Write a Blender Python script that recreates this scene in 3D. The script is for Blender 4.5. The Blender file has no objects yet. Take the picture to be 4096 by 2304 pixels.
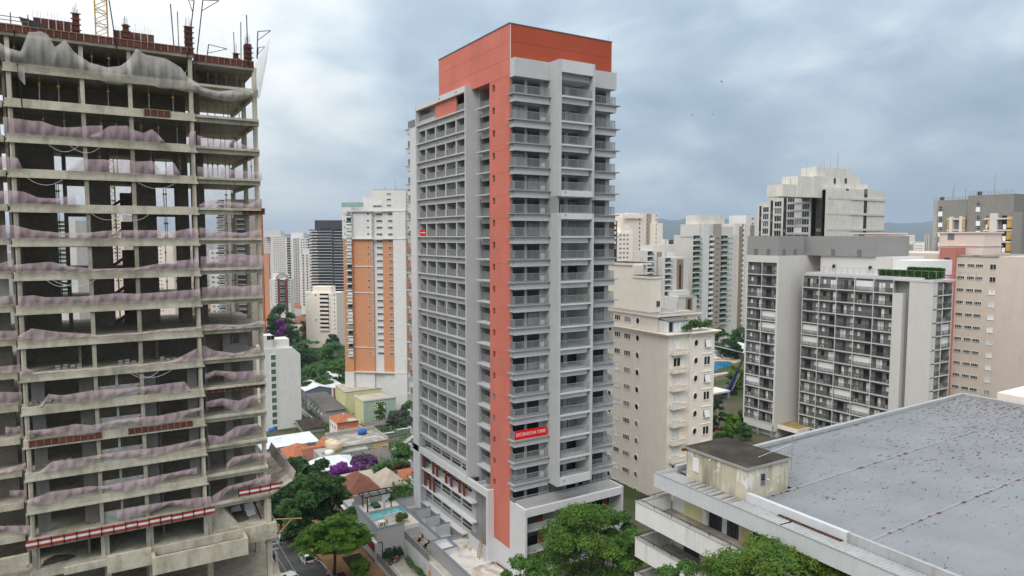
import bpy, math, random
import numpy as np
from mathutils import Vector, Matrix

random.seed(7)
RNG = np.random.default_rng(11)
sc = bpy.context.scene
COL = sc.collection

# ------------------------------------------------------------------ camera
F_PX, CAM_Z, PITCH, YAW = 2731.0, 42.0, math.atan(204 / 2731.0), math.radians(31.05)
cam_d = bpy.data.cameras.new('camera')
cam_d.sensor_width = 36.0
cam_d.lens = 36.0 * F_PX / 4096.0
cam_d.clip_start, cam_d.clip_end = 0.5, 40000.0
cam = bpy.data.objects.new('camera', cam_d)
cam.location = (0, 0, CAM_Z)
cam.rotation_euler = (math.pi / 2 - PITCH, 0, -YAW)
COL.objects.link(cam)
sc.camera = cam

# ------------------------------------------------------------------ sky, sun, exposure
SUN_DIR = Vector((-0.62, -0.48, 0.84)).normalized()
world = bpy.data.worlds.new('World')
sc.world = world
world.use_nodes = True
wn, wl = world.node_tree.nodes, world.node_tree.links
wn.clear()


def wnode(t, **kw):
    n = wn.new(t)
    for k, v in kw.items():
        setattr(n, k, v)
    return n


def wmath(op, a, b=None, clamp=False):
    n = wn.new('ShaderNodeMath')
    n.operation = op
    n.use_clamp = clamp
    for i, s in enumerate((a, b)):
        if s is None:
            continue
        if isinstance(s, (int, float)):
            n.inputs[i].default_value = s
        else:
            wl.new(s, n.inputs[i])
    return n.outputs[0]


sky = wnode('ShaderNodeTexSky', sky_type='NISHITA', sun_disc=False)
sky.sun_elevation = math.asin(SUN_DIR.z)
sky.sun_rotation = math.atan2(SUN_DIR.x, SUN_DIR.y)
sky.dust_density, sky.ozone_density = 2.0, 2.0
tc = wnode('ShaderNodeTexCoord')
sep = wnode('ShaderNodeSeparateXYZ')
wl.new(tc.outputs['Generated'], sep.inputs[0])
mp = wnode('ShaderNodeMapping')
mp.inputs['Location'].default_value = (5.1, 2.6, 0.4)
mp.inputs['Rotation'].default_value = (math.radians(-20), math.radians(28), 0)
mp.inputs['Scale'].default_value = (1.0, 1.0, 2.0)
wl.new(tc.outputs['Generated'], mp.inputs[0])
nz1 = wnode('ShaderNodeTexNoise')
nz1.inputs['Scale'].default_value = 2.4
nz1.inputs['Detail'].default_value = 9.0
nz1.inputs['Roughness'].default_value = 0.5
nz1.inputs['Distortion'].default_value = 0.35
wl.new(mp.outputs[0], nz1.inputs['Vector'])
nz2 = wnode('ShaderNodeTexNoise')
nz2.inputs['Scale'].default_value = 6.5
nz2.inputs['Detail'].default_value = 8.0
nz2.inputs['Distortion'].default_value = 0.6
wl.new(mp.outputs[0], nz2.inputs['Vector'])
cl = wmath('ADD', wmath('MULTIPLY', nz1.outputs['Fac'], 0.66), wmath('MULTIPLY', nz2.outputs['Fac'], 0.34))
# the cloud sheet thins toward the sun side and thickens away from it
dot = wnode('ShaderNodeVectorMath', operation='DOT_PRODUCT')
wl.new(tc.outputs['Generated'], dot.inputs[0])
dot.inputs[1].default_value = (-0.72, 0.42, 0.55)
cl = wmath('ADD', wmath('ADD', cl, 0.008), wmath('MULTIPLY', dot.outputs['Value'], 0.33))
ramp = wnode('ShaderNodeValToRGB')
cr = ramp.color_ramp
cr.interpolation = 'B_SPLINE'
stops = [(0.28, (0.275, 0.365, 0.475)), (0.42, (0.375, 0.475, 0.580)), (0.51, (0.520, 0.618, 0.695)),
         (0.60, (0.720, 0.785, 0.825)), (0.70, (0.890, 0.915, 0.925))]
while len(cr.elements) < len(stops):
    cr.elements.new(0.5)
for e, (p_, c_) in zip(cr.elements, stops):
    e.position = p_
    e.color = (*c_, 1)
wl.new(cl, ramp.inputs[0])
# overcast dome: the zenith is about three times as bright as the horizon
zen = wmath('ADD', wmath('MULTIPLY', wmath('MAXIMUM', sep.outputs['Z'], 0.0), 1.25), 0.86)
# overhead the sheet is whiter than toward the horizon
upf = wnode('ShaderNodeMapRange', clamp=True)
upf.inputs[1].default_value, upf.inputs[2].default_value = 0.28, 0.75
upf.inputs[3].default_value, upf.inputs[4].default_value = 0.0, 0.75
wl.new(sep.outputs['Z'], upf.inputs[0])
upm = wnode('ShaderNodeMix', data_type='RGBA')
wl.new(upf.outputs[0], upm.inputs[0])
wl.new(ramp.outputs[0], upm.inputs[6])
upm.inputs[7].default_value = (0.76, 0.74, 0.705, 1)
bgc = wnode('ShaderNodeBackground')
wl.new(upm.outputs[2], bgc.inputs[0])
wl.new(zen, bgc.inputs[1])
bgs = wnode('ShaderNodeBackground')
wl.new(sky.outputs[0], bgs.inputs[0])
bgs.inputs[1].default_value = 0.05
mixw = wnode('ShaderNodeMixShader')
mixw.inputs[0].default_value = 0.93
wl.new(bgs.outputs[0], mixw.inputs[1])
wl.new(bgc.outputs[0], mixw.inputs[2])
wout = wnode('ShaderNodeOutputWorld')
wl.new(mixw.outputs[0], wout.inputs[0])

sun_d = bpy.data.lights.new('sun', 'SUN')
sun_d.energy = 1.5
sun_d.angle = math.radians(28)
sun_d.color = (1.0, 0.965, 0.92)
sun = bpy.data.objects.new('sun', sun_d)
sun.rotation_euler = SUN_DIR.to_track_quat('Z', 'Y').to_euler()
sun.location = (-200, -100, 300)
COL.objects.link(sun)

sc.view_settings.view_transform = 'Standard'
sc.view_settings.look = 'None'
sc.view_settings.gamma = 1.0
sc.view_settings.exposure = 0.16
sc.cycles.use_denoising = True
sc.cycles.max_bounces = 5
sc.cycles.diffuse_bounces = 3
sc.cycles.glossy_bounces = 2
sc.cycles.transmission_bounces = 3
sc.cycles.transparent_max_bounces = 14
sc.cycles.volume_bounces = 0
sc.cycles.caustics_reflective = False
sc.cycles.caustics_refractive = False
sc.cycles.sample_clamp_indirect = 6.0

# ------------------------------------------------------------------ photo pixel (4096 wide) -> place on a wall or level
CU, SU = math.cos(YAW), math.sin(YAW)


def ray(px, py):
    x, up = (px - 2048) / F_PX, -(py - 1152) / F_PX
    y, z = math.cos(PITCH) + math.sin(PITCH) * up, -math.sin(PITCH) + math.cos(PITCH) * up
    return x * CU + y * SU, -x * SU + y * CU, z


def on_x(px, py, x):            # wall facing along x
    r = ray(px, py)
    t = x / r[0]
    return r[1] * t, CAM_Z + r[2] * t


def on_y(px, py, y):            # wall facing along y
    r = ray(px, py)
    t = y / r[1]
    return r[0] * t, CAM_Z + r[2] * t


def on_z(px, py, z):            # level surface
    r = ray(px, py)
    t = (z - CAM_Z) / r[2]
    return r[0] * t, r[1] * t


def at_depth(px, py, d):        # distance d straight ahead over the ground
    r = ray(px, py)
    h = r[0] * SU + r[1] * CU
    t = d / h
    return r[0] * t, r[1] * t, CAM_Z + r[2] * t


def ground_z(x, y):
    s = min(1.0, max(0.0, (y - 0.35 * x - 88.0) / 150.0))
    return -6.0 - 30.0 * s * (1 - 0.0 * s)


# ------------------------------------------------------------------ mesh and object helpers
ORG = {}


def tag(o, label=None, cat=None, group=None, kind=None):
    if label:
        o['label'] = label
    if cat:
        o['category'] = cat
    if group:
        o['group'] = group
    if kind:
        o['kind'] = kind
    return o


def root(name, label, cat, loc=(0, 0, 0), rz=0.0, group=None, local=False):
    o = bpy.data.objects.new(name, None)
    o.empty_display_size = 0.5
    o.location, o.rotation_euler = loc, (0, 0, rz)
    COL.objects.link(o)
    tag(o, label, cat, group)
    ORG[o.name] = Vector((0, 0, 0)) if (local or rz) else Vector(loc)
    return o


def link(name, me, parent=None, loc=(0, 0, 0), rz=0.0, **kw):
    o = bpy.data.objects.new(name, me)
    COL.objects.link(o)
    o.location, o.rotation_euler = loc, (0, 0, rz)
    if parent is not None:
        o.parent = parent
    tag(o, **kw)
    return o


class MB:
    def __init__(self):
        self.v, self.f, self.m, self.cur = [], [], [], 0

    def mat(self, i):
        self.cur = i
        return self

    def face(self, *pts):
        n = len(self.v)
        self.v += [tuple(p) for p in pts]
        self.f.append(tuple(range(n, n + len(pts))))
        self.m.append(self.cur)
        return self

    def box(self, x0, x1, y0, y1, z0, z1):
        x0, x1 = sorted((x0, x1))
        y0, y1 = sorted((y0, y1))
        z0, z1 = sorted((z0, z1))
        n = len(self.v)
        self.v += [(x0, y0, z0), (x1, y0, z0), (x1, y1, z0), (x0, y1, z0),
                   (x0, y0, z1), (x1, y0, z1), (x1, y1, z1), (x0, y1, z1)]
        for q in ((0, 3, 2, 1), (4, 5, 6, 7), (0, 1, 5, 4), (1, 2, 6, 5), (2, 3, 7, 6), (3, 0, 4, 7)):
            self.f.append(tuple(n + i for i in q))
            self.m.append(self.cur)
        return self

    def hexa(self, p):           # 8 points: bottom ring then top ring
        n = len(self.v)
        self.v += [tuple(q) for q in p]
        for q in ((0, 3, 2, 1), (4, 5, 6, 7), (0, 1, 5, 4), (1, 2, 6, 5), (2, 3, 7, 6), (3, 0, 4, 7)):
            self.f.append(tuple(n + i for i in q))
            self.m.append(self.cur)
        return self

    def prism(self, pts, z0, z1):
        n, k = len(self.v), len(pts)
        self.v += [(x, y, z0) for x, y in pts] + [(x, y, z1) for x, y in pts]
        self.f += [tuple(n + i for i in reversed(range(k))), tuple(n + k + i for i in range(k))]
        self.f += [(n + i, n + (i + 1) % k, n + k + (i + 1) % k, n + k + i) for i in range(k)]
        self.m += [self.cur] * (k + 2)
        return self

    def tube(self, p0, p1, r0, r1=None, k=6, cap=True):
        r1 = r0 if r1 is None else r1
        p0, p1 = Vector(p0), Vector(p1)
        d = (p1 - p0).normalized()
        a = d.orthogonal().normalized()
        b = d.cross(a)
        n = len(self.v)
        for p, r in ((p0, r0), (p1, r1)):
            for i in range(k):
                t = 2 * math.pi * i / k
                self.v.append(tuple(p + a * (r * math.cos(t)) + b * (r * math.sin(t))))
        self.f += [(n + i, n + (i + 1) % k, n + k + (i + 1) % k, n + k + i) for i in range(k)]
        self.m += [self.cur] * k
        if cap:
            self.f += [tuple(n + i for i in reversed(range(k))), tuple(n + k + i for i in range(k))]
            self.m += [self.cur] * 2
        return self

    def path(self, pts, r, k=5, r1=None):
        m = len(pts) - 1
        for i in range(m):
            ra = r if r1 is None else r + (r1 - r) * i / m
            rb = r if r1 is None else r + (r1 - r) * (i + 1) / m
            self.tube(pts[i], pts[i + 1], ra, rb, k)
        return self

    def bar(self, p0, p1, w, h=None):
        """square bar between two points"""
        h = w if h is None else h
        p0, p1 = Vector(p0), Vector(p1)
        d = (p1 - p0).normalized()
        up = Vector((0, 0, 1)) if abs(d.z) < 0.95 else Vector((0, 1, 0))
        a = d.cross(up).normalized() * (w / 2)
        b = a.cross(d).normalized() * (h / 2)
        return self.hexa([p0 - a - b, p0 + a - b, p1 + a - b, p1 - a - b, p0 - a + b, p0 + a + b, p1 + a + b, p1 - a + b])

    def lathe(self, prof, c, k=12):
        n, m = len(self.v), len(prof)
        for r, z in prof:
            for i in range(k):
                t = 2 * math.pi * i / k
                self.v.append((c[0] + r * math.cos(t), c[1] + r * math.sin(t), c[2] + z))
        for j in range(m - 1):
            for i in range(k):
                self.f.append((n + j * k + i, n + j * k + (i + 1) % k, n + (j + 1) * k + (i + 1) % k, n + (j + 1) * k + i))
                self.m.append(self.cur)
        return self

    def mesh(self, name, mats, org=(0, 0, 0), smooth=False):
        me = bpy.data.meshes.new(name)
        ox, oy, oz = org
        me.from_pydata([(x - ox, y - oy, z - oz) for x, y, z in self.v], [], self.f)
        for mt in (mats if isinstance(mats, (list, tuple)) else [mats]):
            me.materials.append(MT[mt])
        if any(self.m):
            me.polygons.foreach_set('material_index', self.m)
        if smooth:
            me.polygons.foreach_set('use_smooth', [True] * len(self.f))
        me.update()
        return me

    def build(self, name, mats, parent=None, smooth=False, **kw):
        org = ORG.get(parent.name, (0, 0, 0)) if parent is not None else (0, 0, 0)
        o = link(name, self.mesh(name, mats, org, smooth), parent, **kw)
        ORG[o.name] = Vector(org)
        return o


def B(x0, x1, y0, y1, z0, z1):
    return MB().box(x0, x1, y0, y1, z0, z1)


def put(name, me, parent, x, y, z, rz=0.0, **kw):
    """a shared mesh placed at a world spot under a parent"""
    o = ORG.get(parent.name, Vector((0, 0, 0)))
    return link(name, me, parent, (x - o[0], y - o[1], z - o[2]), rz, **kw)


def copy_tree(o, loc, rz=0.0, label=None, scale=None):
    r = o.copy()
    COL.objects.link(r)
    r.location, r.rotation_euler = loc, (0, 0, rz)
    if scale:
        r.scale = scale
    if label:
        r['label'] = label
    for ch in o.children:
        c = ch.copy()
        COL.objects.link(c)
        c.parent = r
        for g in ch.children:
            d = g.copy()
            COL.objects.link(d)
            d.parent = c
    return r


def np_mesh(name, verts, nper, mats, midx=None, smooth=False):
    """verts (n*nper,3): loose polygons of nper corners"""
    nv = len(verts)
    nf = nv // nper
    me = bpy.data.meshes.new(name)
    me.vertices.add(nv)
    me.vertices.foreach_set('co', np.asarray(verts, np.float32).ravel())
    me.loops.add(nv)
    me.loops.foreach_set('vertex_index', np.arange(nv, dtype=np.int32))
    me.polygons.add(nf)
    me.polygons.foreach_set('loop_start', np.arange(0, nv, nper, dtype=np.int32))
    me.polygons.foreach_set('loop_total', np.full(nf, nper, np.int32))
    for mt in (mats if isinstance(mats, (list, tuple)) else [mats]):
        me.materials.append(MT[mt])
    if midx is not None:
        me.polygons.foreach_set('material_index', np.asarray(midx, np.int32))
    if smooth:
        me.polygons.foreach_set('use_smooth', np.ones(nf, bool))
    me.update(calc_edges=True)
    return me


# ------------------------------------------------------------------ materials
MT = {}


class NT:
    def __init__(self, name):
        self.m = bpy.data.materials.new(name)
        self.m.use_nodes = True
        self.n, self.l = self.m.node_tree.nodes, self.m.node_tree.links
        self.n.clear()
        self.out = self.n.new('ShaderNodeOutputMaterial')
        self.b = self.n.new('ShaderNodeBsdfPrincipled')
        self.l.new(self.b.outputs[0], self.out.inputs[0])
        MT[name] = self.m
        self._pos = None

    def pos(self):
        if self._pos is None:
            self._pos = self.n.new('ShaderNodeNewGeometry').outputs['Position']
        return self._pos

    def mapping(self, sx, sy, sz, src=None):
        m = self.n.new('ShaderNodeMapping')
        m.inputs['Scale'].default_value = (sx, sy, sz)
        self.l.new(src or self.pos(), m.inputs[0])
        return m.outputs[0]

    def noise(self, scale, detail=4, vec=None, dist=0.0, rough=0.55):
        t = self.n.new('ShaderNodeTexNoise')
        t.inputs['Scale'].default_value = scale
        t.inputs['Detail'].default_value = detail
        t.inputs['Distortion'].default_value = dist
        t.inputs['Roughness'].default_value = rough
        self.l.new(vec or self.pos(), t.inputs['Vector'])
        return t.outputs['Fac']

    def ramp(self, fac, stops, interp='LINEAR'):
        r = self.n.new('ShaderNodeValToRGB')
        r.color_ramp.interpolation = interp
        while len(r.color_ramp.elements) < len(stops):
            r.color_ramp.elements.new(0.5)
        for e, (p, c) in zip(r.color_ramp.elements, stops):
            e.position = p
            e.color = (*c, 1) if not isinstance(c, (int, float)) else (c, c, c, 1)
        self.l.new(fac, r.inputs[0])
        return r.outputs[0]

    def mix(self, fac, a, b, mode='MIX'):
        x = self.n.new('ShaderNodeMix')
        x.data_type = 'RGBA'
        x.blend_type = mode
        for s, v in ((0, fac), (6, a), (7, b)):
            if isinstance(v, (int, float)):
                x.inputs[s].default_value = v
            elif isinstance(v, tuple):
                x.inputs[s].default_value = (*v, 1)
            else:
                self.l.new(v, x.inputs[s])
        return x.outputs[2]

    def math(self, op, a, b=None):
        x = self.n.new('ShaderNodeMath')
        x.operation = op
        for i, v in enumerate((a, b)):
            if v is None:
                continue
            if isinstance(v, (int, float)):
                x.inputs[i].default_value = v
            else:
                self.l.new(v, x.inputs[i])
        return x.outputs[0]

    def rand(self):
        return self.n.new('ShaderNodeObjectInfo').outputs['Random']

    def color(self, c):
        if isinstance(c, tuple):
            self.b.inputs['Base Color'].default_value = (*c, 1)
        else:
            self.l.new(c, self.b.inputs['Base Color'])

    def bump(self, h, strength=0.3, dist=0.02):
        x = self.n.new('ShaderNodeBump')
        x.inputs['Strength'].default_value = strength
        x.inputs['Distance'].default_value = dist
        self.l.new(h, x.inputs['Height'])
        self.l.new(x.outputs[0], self.b.inputs['Normal'])

    def set(self, **kw):
        for k, v in kw.items():
            self.b.inputs[k.replace('_', ' ')].default_value = v
        return self


def sc3(c, f):
    return tuple(min(1.0, max(0.0, x * f)) for x in c)


def paint(name, c, rough=0.75, var=0.10, scale=0.6, streak=0.0, streak_c=None, spec=0.15, rnd=0.0, fine=0.05):
    t = NT(name)
    col = t.ramp(t.noise(scale, 5), [(0.3, sc3(c, 1 - var)), (0.7, sc3(c, 1 + var * 0.7))])
    if fine:
        col = t.mix(1.0, col, t.ramp(t.noise(14.0, 3), [(0.3, 1 - fine), (0.75, 1.0)]), 'MULTIPLY')
    if streak:
        s = t.noise(1.0, 5, t.mapping(1.6, 1.6, 0.09))
        g = t.noise(0.35, 3)
        f = t.math('MULTIPLY', t.ramp(s, [(0.48, 0.0), (0.72, 1.0)]), t.ramp(g, [(0.35, 0.0), (0.65, 1.0)]))
        col = t.mix(t.math('MULTIPLY', f, streak), col, streak_c or sc3(c, 0.45))
    if rnd:
        col = t.mix(1.0, col, t.ramp(t.rand(), [(0.0, 1 - rnd), (1.0, 1.0)]), 'MULTIPLY')
    t.color(col)
    t.set(Roughness=rough, Specular_IOR_Level=spec)
    return t


# painted walls
paint('grey_light', (0.52, 0.525, 0.54), var=0.05, streak=0.22, streak_c=(0.33, 0.33, 0.33))
paint('grey_white', (0.63, 0.63, 0.64), var=0.04, streak=0.2, streak_c=(0.42, 0.42, 0.41))
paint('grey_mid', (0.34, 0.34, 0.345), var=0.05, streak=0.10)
paint('grey_wall', (0.44, 0.44, 0.44), var=0.05, streak=0.12)
paint('grey_dark', (0.17, 0.175, 0.185), var=0.08)
paint('ga_white', (0.62, 0.605, 0.58), var=0.03, streak=0.10)
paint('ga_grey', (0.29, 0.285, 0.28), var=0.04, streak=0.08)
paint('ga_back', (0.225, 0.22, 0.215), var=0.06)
paint('render_grey', (0.235, 0.23, 0.215), var=0.07, streak=0.2)
paint('charcoal', (0.06, 0.063, 0.07), var=0.1)
paint('slate_trim', (0.17, 0.20, 0.25), var=0.06)
paint('salmon', (0.60, 0.185, 0.14), var=0.10, scale=0.25, streak=0.5, streak_c=(0.43, 0.17, 0.14))
paint('brick_red', (0.41, 0.082, 0.042), var=0.10, scale=0.25, streak=0.3, streak_c=(0.31, 0.08, 0.05))
paint('shutter_brown', (0.16, 0.034, 0.015), var=0.15, scale=2.0)
paint('wine_red', (0.27, 0.035, 0.028), var=0.1)
paint('white', (0.80, 0.80, 0.79), var=0.03)
paint('white_weathered', (0.74, 0.735, 0.71), var=0.06, streak=0.5, streak_c=(0.33, 0.31, 0.28))
paint('cream', (0.86, 0.79, 0.70), var=0.04, streak=0.22, streak_c=(0.45, 0.38, 0.30))
paint('beige_wall', (0.77, 0.69, 0.615), var=0.04, streak=0.20, streak_c=(0.43, 0.36, 0.30))
paint('pink_beige', (0.68, 0.585, 0.50), var=0.04, streak=0.18)
paint('pink_pale', (0.70, 0.60, 0.535), var=0.03, streak=0.2)
paint('rose', (0.52, 0.20, 0.175), var=0.05, streak=0.1)
paint('orange_tile', (0.59, 0.275, 0.15), var=0.07, scale=1.0, streak=0.08)
paint('tower_white', (0.68, 0.67, 0.655), var=0.06, streak=0.3, streak_c=(0.45, 0.43, 0.40))
paint('offwhite', (0.60, 0.585, 0.555), var=0.06, streak=0.35, streak_c=(0.40, 0.38, 0.34))
paint('stained_white', (0.68, 0.66, 0.61), var=0.08, scale=0.3, streak=0.65, streak_c=(0.30, 0.28, 0.24))
paint('warm_grey', (0.42, 0.39, 0.35), var=0.06, streak=0.2)
paint('brown_strip', (0.30, 0.22, 0.155), var=0.06)
paint('taupe', (0.36, 0.315, 0.275), var=0.05)
paint('maroon', (0.20, 0.04, 0.05), var=0.1)
paint('dark_brown', (0.055, 0.034, 0.028), var=0.15)
paint('ochre', (0.56, 0.35, 0.10), var=0.1, streak=0.2)
paint('green_wall', (0.38, 0.49, 0.38), var=0.07, streak=0.35, streak_c=(0.30, 0.36, 0.30))
paint('lime_wall', (0.66, 0.65, 0.36), var=0.08, streak=0.6, streak_c=(0.40, 0.41, 0.24))
paint('coral_wall', (0.55, 0.17, 0.11), var=0.06, streak=0.2)
paint('peach_wall', (0.58, 0.42, 0.24), var=0.12, streak=0.5, streak_c=(0.30, 0.26, 0.20))
paint('concrete_wall', (0.36, 0.355, 0.34), var=0.12, streak=0.5)
paint('brick_wall', (0.40, 0.145, 0.085), var=0.12)
paint('black_metal', (0.018, 0.018, 0.02), rough=0.45, var=0.1)
paint('grey_metal', (0.30, 0.31, 0.32), rough=0.45, var=0.08)
paint('rail_grey', (0.33, 0.335, 0.34), rough=0.5, var=0.06)
paint('white_plastic', (0.82, 0.82, 0.80), rough=0.4, var=0.02)
paint('steel_prop', (0.31, 0.33, 0.34), rough=0.5, var=0.15, rnd=0.3)
paint('prop_yellow', (0.62, 0.40, 0.03), rough=0.6, var=0.15)
paint('crane_yellow', (0.50, 0.30, 0.045), rough=0.55, var=0.15)
paint('form_red', (0.15, 0.055, 0.045), rough=0.8, var=0.25, scale=2.5, rnd=0.3)
paint('form_frame', (0.27, 0.18, 0.125), rough=0.8, var=0.25, scale=2.0)
paint('sign_red', (0.70, 0.012, 0.015), rough=0.55, var=0.03)
paint('fascia_red', (0.36, 0.045, 0.045), rough=0.7, var=0.2, scale=2.0, rnd=0.25)
paint('fascia_white', (0.70, 0.68, 0.64), rough=0.7, var=0.12, scale=2.0, streak=0.4)
paint('wood', (0.42, 0.28, 0.13), rough=0.8, var=0.2, scale=3.0)
paint('plank', (0.47, 0.42, 0.37), rough=0.85, var=0.2, scale=1.5, rnd=0.45)
paint('rebar', (0.13, 0.075, 0.05), rough=0.7, var=0.2)
paint('bark', (0.075, 0.058, 0.042), rough=0.9, var=0.3, scale=3.0)
paint('earth', (0.17, 0.105, 0.062), rough=0.95, var=0.3, scale=0.5)
paint('mud', (0.11, 0.092, 0.068), rough=0.9, var=0.45, scale=0.6)
paint('tank_blue', (0.03, 0.12, 0.40), rough=0.4)
paint('tank_cream', (0.66, 0.55, 0.38), rough=0.5)
paint('crane_blue', (0.015, 0.03, 0.15), rough=0.4)
paint('tyre', (0.02, 0.02, 0.02), rough=0.8)
paint('bike_red', (0.50, 0.015, 0.015), rough=0.35, spec=0.6)
paint('green_fabric', (0.03, 0.105, 0.085), rough=0.8)
paint('sheet_white', (0.80, 0.80, 0.80), rough=0.8, var=0.05)
paint('asphalt', (0.085, 0.086, 0.088), rough=0.85, var=0.25, scale=0.4)
paint('pavement', (0.30, 0.285, 0.265), rough=0.9, var=0.2, scale=0.8)
paint('kerb', (0.40, 0.39, 0.37), rough=0.9, var=0.15)
paint('brown_paving', (0.27, 0.145, 0.075), rough=0.9, var=0.2, scale=0.8)
paint('driveway', (0.44, 0.41, 0.355), rough=0.85, var=0.15, scale=0.7)
paint('deck_cream', (0.70, 0.655, 0.57), rough=0.8, var=0.05)
paint('line_white', (0.75, 0.75, 0.73), rough=0.8)
paint('dark_soil', (0.035, 0.026, 0.018), rough=0.95, var=0.3)
paint('court_blue', (0.05, 0.09, 0.26), rough=0.8)
paint('court_green', (0.07, 0.20, 0.09), rough=0.9)
paint('lawn', (0.14, 0.165, 0.035), rough=0.95, var=0.25, scale=1.2)
paint('sand_paving', (0.56, 0.43, 0.30), rough=0.9, var=0.1)
paint('skin_window', (0.22, 0.24, 0.25), rough=0.5)
paint('roof_sheet', (0.40, 0.40, 0.39), rough=0.8, var=0.2, streak=0.3)
paint('roof_grey', (0.15, 0.14, 0.13), rough=0.85, var=0.2)
paint('roof_beige', (0.46, 0.41, 0.345), rough=0.85, var=0.15, scale=0.5)
paint('roof_white', (0.66, 0.69, 0.71), rough=0.7, var=0.1)
paint('roof_dirty', (0.34, 0.315, 0.28), rough=0.9, var=0.5, scale=0.35)
paint('roof_slate', (0.18, 0.195, 0.22), rough=0.8, var=0.1)
paint('moss_roof', (0.060, 0.050, 0.036), rough=0.95, var=0.55, scale=0.45)
paint('gold_roof', (0.32, 0.25, 0.10), rough=0.9, var=0.25)


def roof_tiles(name, c):
    t = NT(name)
    col = t.ramp(t.noise(0.9, 5), [(0.3, sc3(c, 0.68)), (0.7, sc3(c, 1.15))])
    col = t.mix(1.0, col, t.ramp(t.noise(9.0, 2), [(0.3, 0.72), (0.7, 1.0)]), 'MULTIPLY')
    t.color(col)
    t.set(Roughness=0.85)


roof_tiles('tile_orange', (0.46, 0.155, 0.07))
roof_tiles('tile_brown', (0.235, 0.085, 0.052))

# bare cast concrete with stains and form marks
t = NT('concrete')
c1 = t.ramp(t.noise(0.45, 6), [(0.28, (0.37, 0.335, 0.255)), (0.5, (0.56, 0.52, 0.42)), (0.75, (0.64, 0.60, 0.50))])
s_ = t.ramp(t.noise(1.0, 5, t.mapping(1.1, 1.1, 0.25)), [(0.46, 0.0), (0.70, 0.75)])
c1 = t.mix(t.math('MULTIPLY', s_, 0.75), c1, (0.22, 0.205, 0.17))
c1 = t.mix(1.0, c1, t.ramp(t.noise(5.0, 4), [(0.3, 0.80), (0.7, 1.0)]), 'MULTIPLY')
t.color(c1)
t.set(Roughness=0.9, Specular_IOR_Level=0.2)
t.bump(t.noise(8.0, 4), 0.35, 0.03)
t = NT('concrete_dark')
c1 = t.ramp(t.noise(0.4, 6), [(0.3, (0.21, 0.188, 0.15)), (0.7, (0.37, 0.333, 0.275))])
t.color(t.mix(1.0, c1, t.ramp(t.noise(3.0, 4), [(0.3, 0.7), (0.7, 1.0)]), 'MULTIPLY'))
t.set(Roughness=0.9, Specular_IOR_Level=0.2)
t = NT('concrete_block')
c1 = t.ramp(t.rand(), [(0.0, (0.36, 0.365, 0.355)), (1.0, (0.50, 0.505, 0.49))])
t.color(t.mix(1.0, c1, t.ramp(t.noise(4.0, 4), [(0.3, 0.80), (0.7, 1.0)]), 'MULTIPLY'))
t.set(Roughness=0.95)
paint('mortar', (0.27, 0.268, 0.258), rough=0.95, var=0.12)
t = NT('terrace_screed')
c1 = t.ramp(t.noise(0.38, 7, dist=0.8), [(0.38, (0.30, 0.255, 0.20)), (0.47, (0.52, 0.48, 0.42)), (0.56, (0.66, 0.64, 0.61)), (0.8, (0.72, 0.70, 0.67))])
t.color(t.mix(1.0, c1, t.ramp(t.noise(7.0, 4), [(0.3, 0.86), (0.7, 1.0)]), 'MULTIPLY'))
t.set(Roughness=0.9)

# peeling yellow plaster of the roof house
t = NT('peeling_plaster')
c1 = t.ramp(t.noise(0.5, 5), [(0.3, (0.47, 0.43, 0.32)), (0.7, (0.62, 0.58, 0.46))])
pl_ = t.ramp(t.noise(0.75, 7, t.mapping(1, 1, 0.7), 0.5), [(0.60, 0.0), (0.63, 1.0)])
c1 = t.mix(pl_, c1, (0.70, 0.69, 0.655))
st_ = t.ramp(t.noise(1.0, 6, t.mapping(1.3, 1.3, 0.16)), [(0.50, 0.0), (0.70, 1.0)])
c1 = t.mix(t.math('MULTIPLY', st_, 0.85), c1, (0.16, 0.14, 0.10))
t.color(c1)
t.set(Roughness=0.9)
t = NT('roof_felt')
c1 = t.ramp(t.noise(0.55, 6, dist=0.4), [(0.3, (0.016, 0.013, 0.009)), (0.52, (0.034, 0.028, 0.018)), (0.7, (0.062, 0.053, 0.038))])
vor = t.n.new('ShaderNodeTexVoronoi')
vor.feature = 'DISTANCE_TO_EDGE'
vor.inputs['Scale'].default_value = 0.55
t.l.new(t.pos(), vor.inputs['Vector'])
c1 = t.mix(t.ramp(vor.outputs['Distance'], [(0.0, 0.75), (0.05, 0.0)]), c1, (0.025, 0.02, 0.015))
t.color(c1)
t.set(Roughness=0.95)

# coated sheet metal roof with rust chips
t = NT('sheet_metal')
c1 = t.ramp(t.noise(0.22, 5), [(0.3, (0.245, 0.268, 0.292)), (0.7, (0.31, 0.332, 0.358))])
c1 = t.mix(1.0, c1, t.ramp(t.noise(1.0, 3, t.mapping(0.25, 7.0, 1.0)), [(0.3, 0.93), (0.7, 1.0)]), 'MULTIPLY')
gr = t.ramp(t.noise(1.0, 5, t.mapping(0.9, 2.3, 1.0)), [(0.68, 0.0), (0.76, 0.4)])
c1 = t.mix(gr, c1, (0.17, 0.17, 0.165))
dens = t.noise(0.075, 3)
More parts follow.
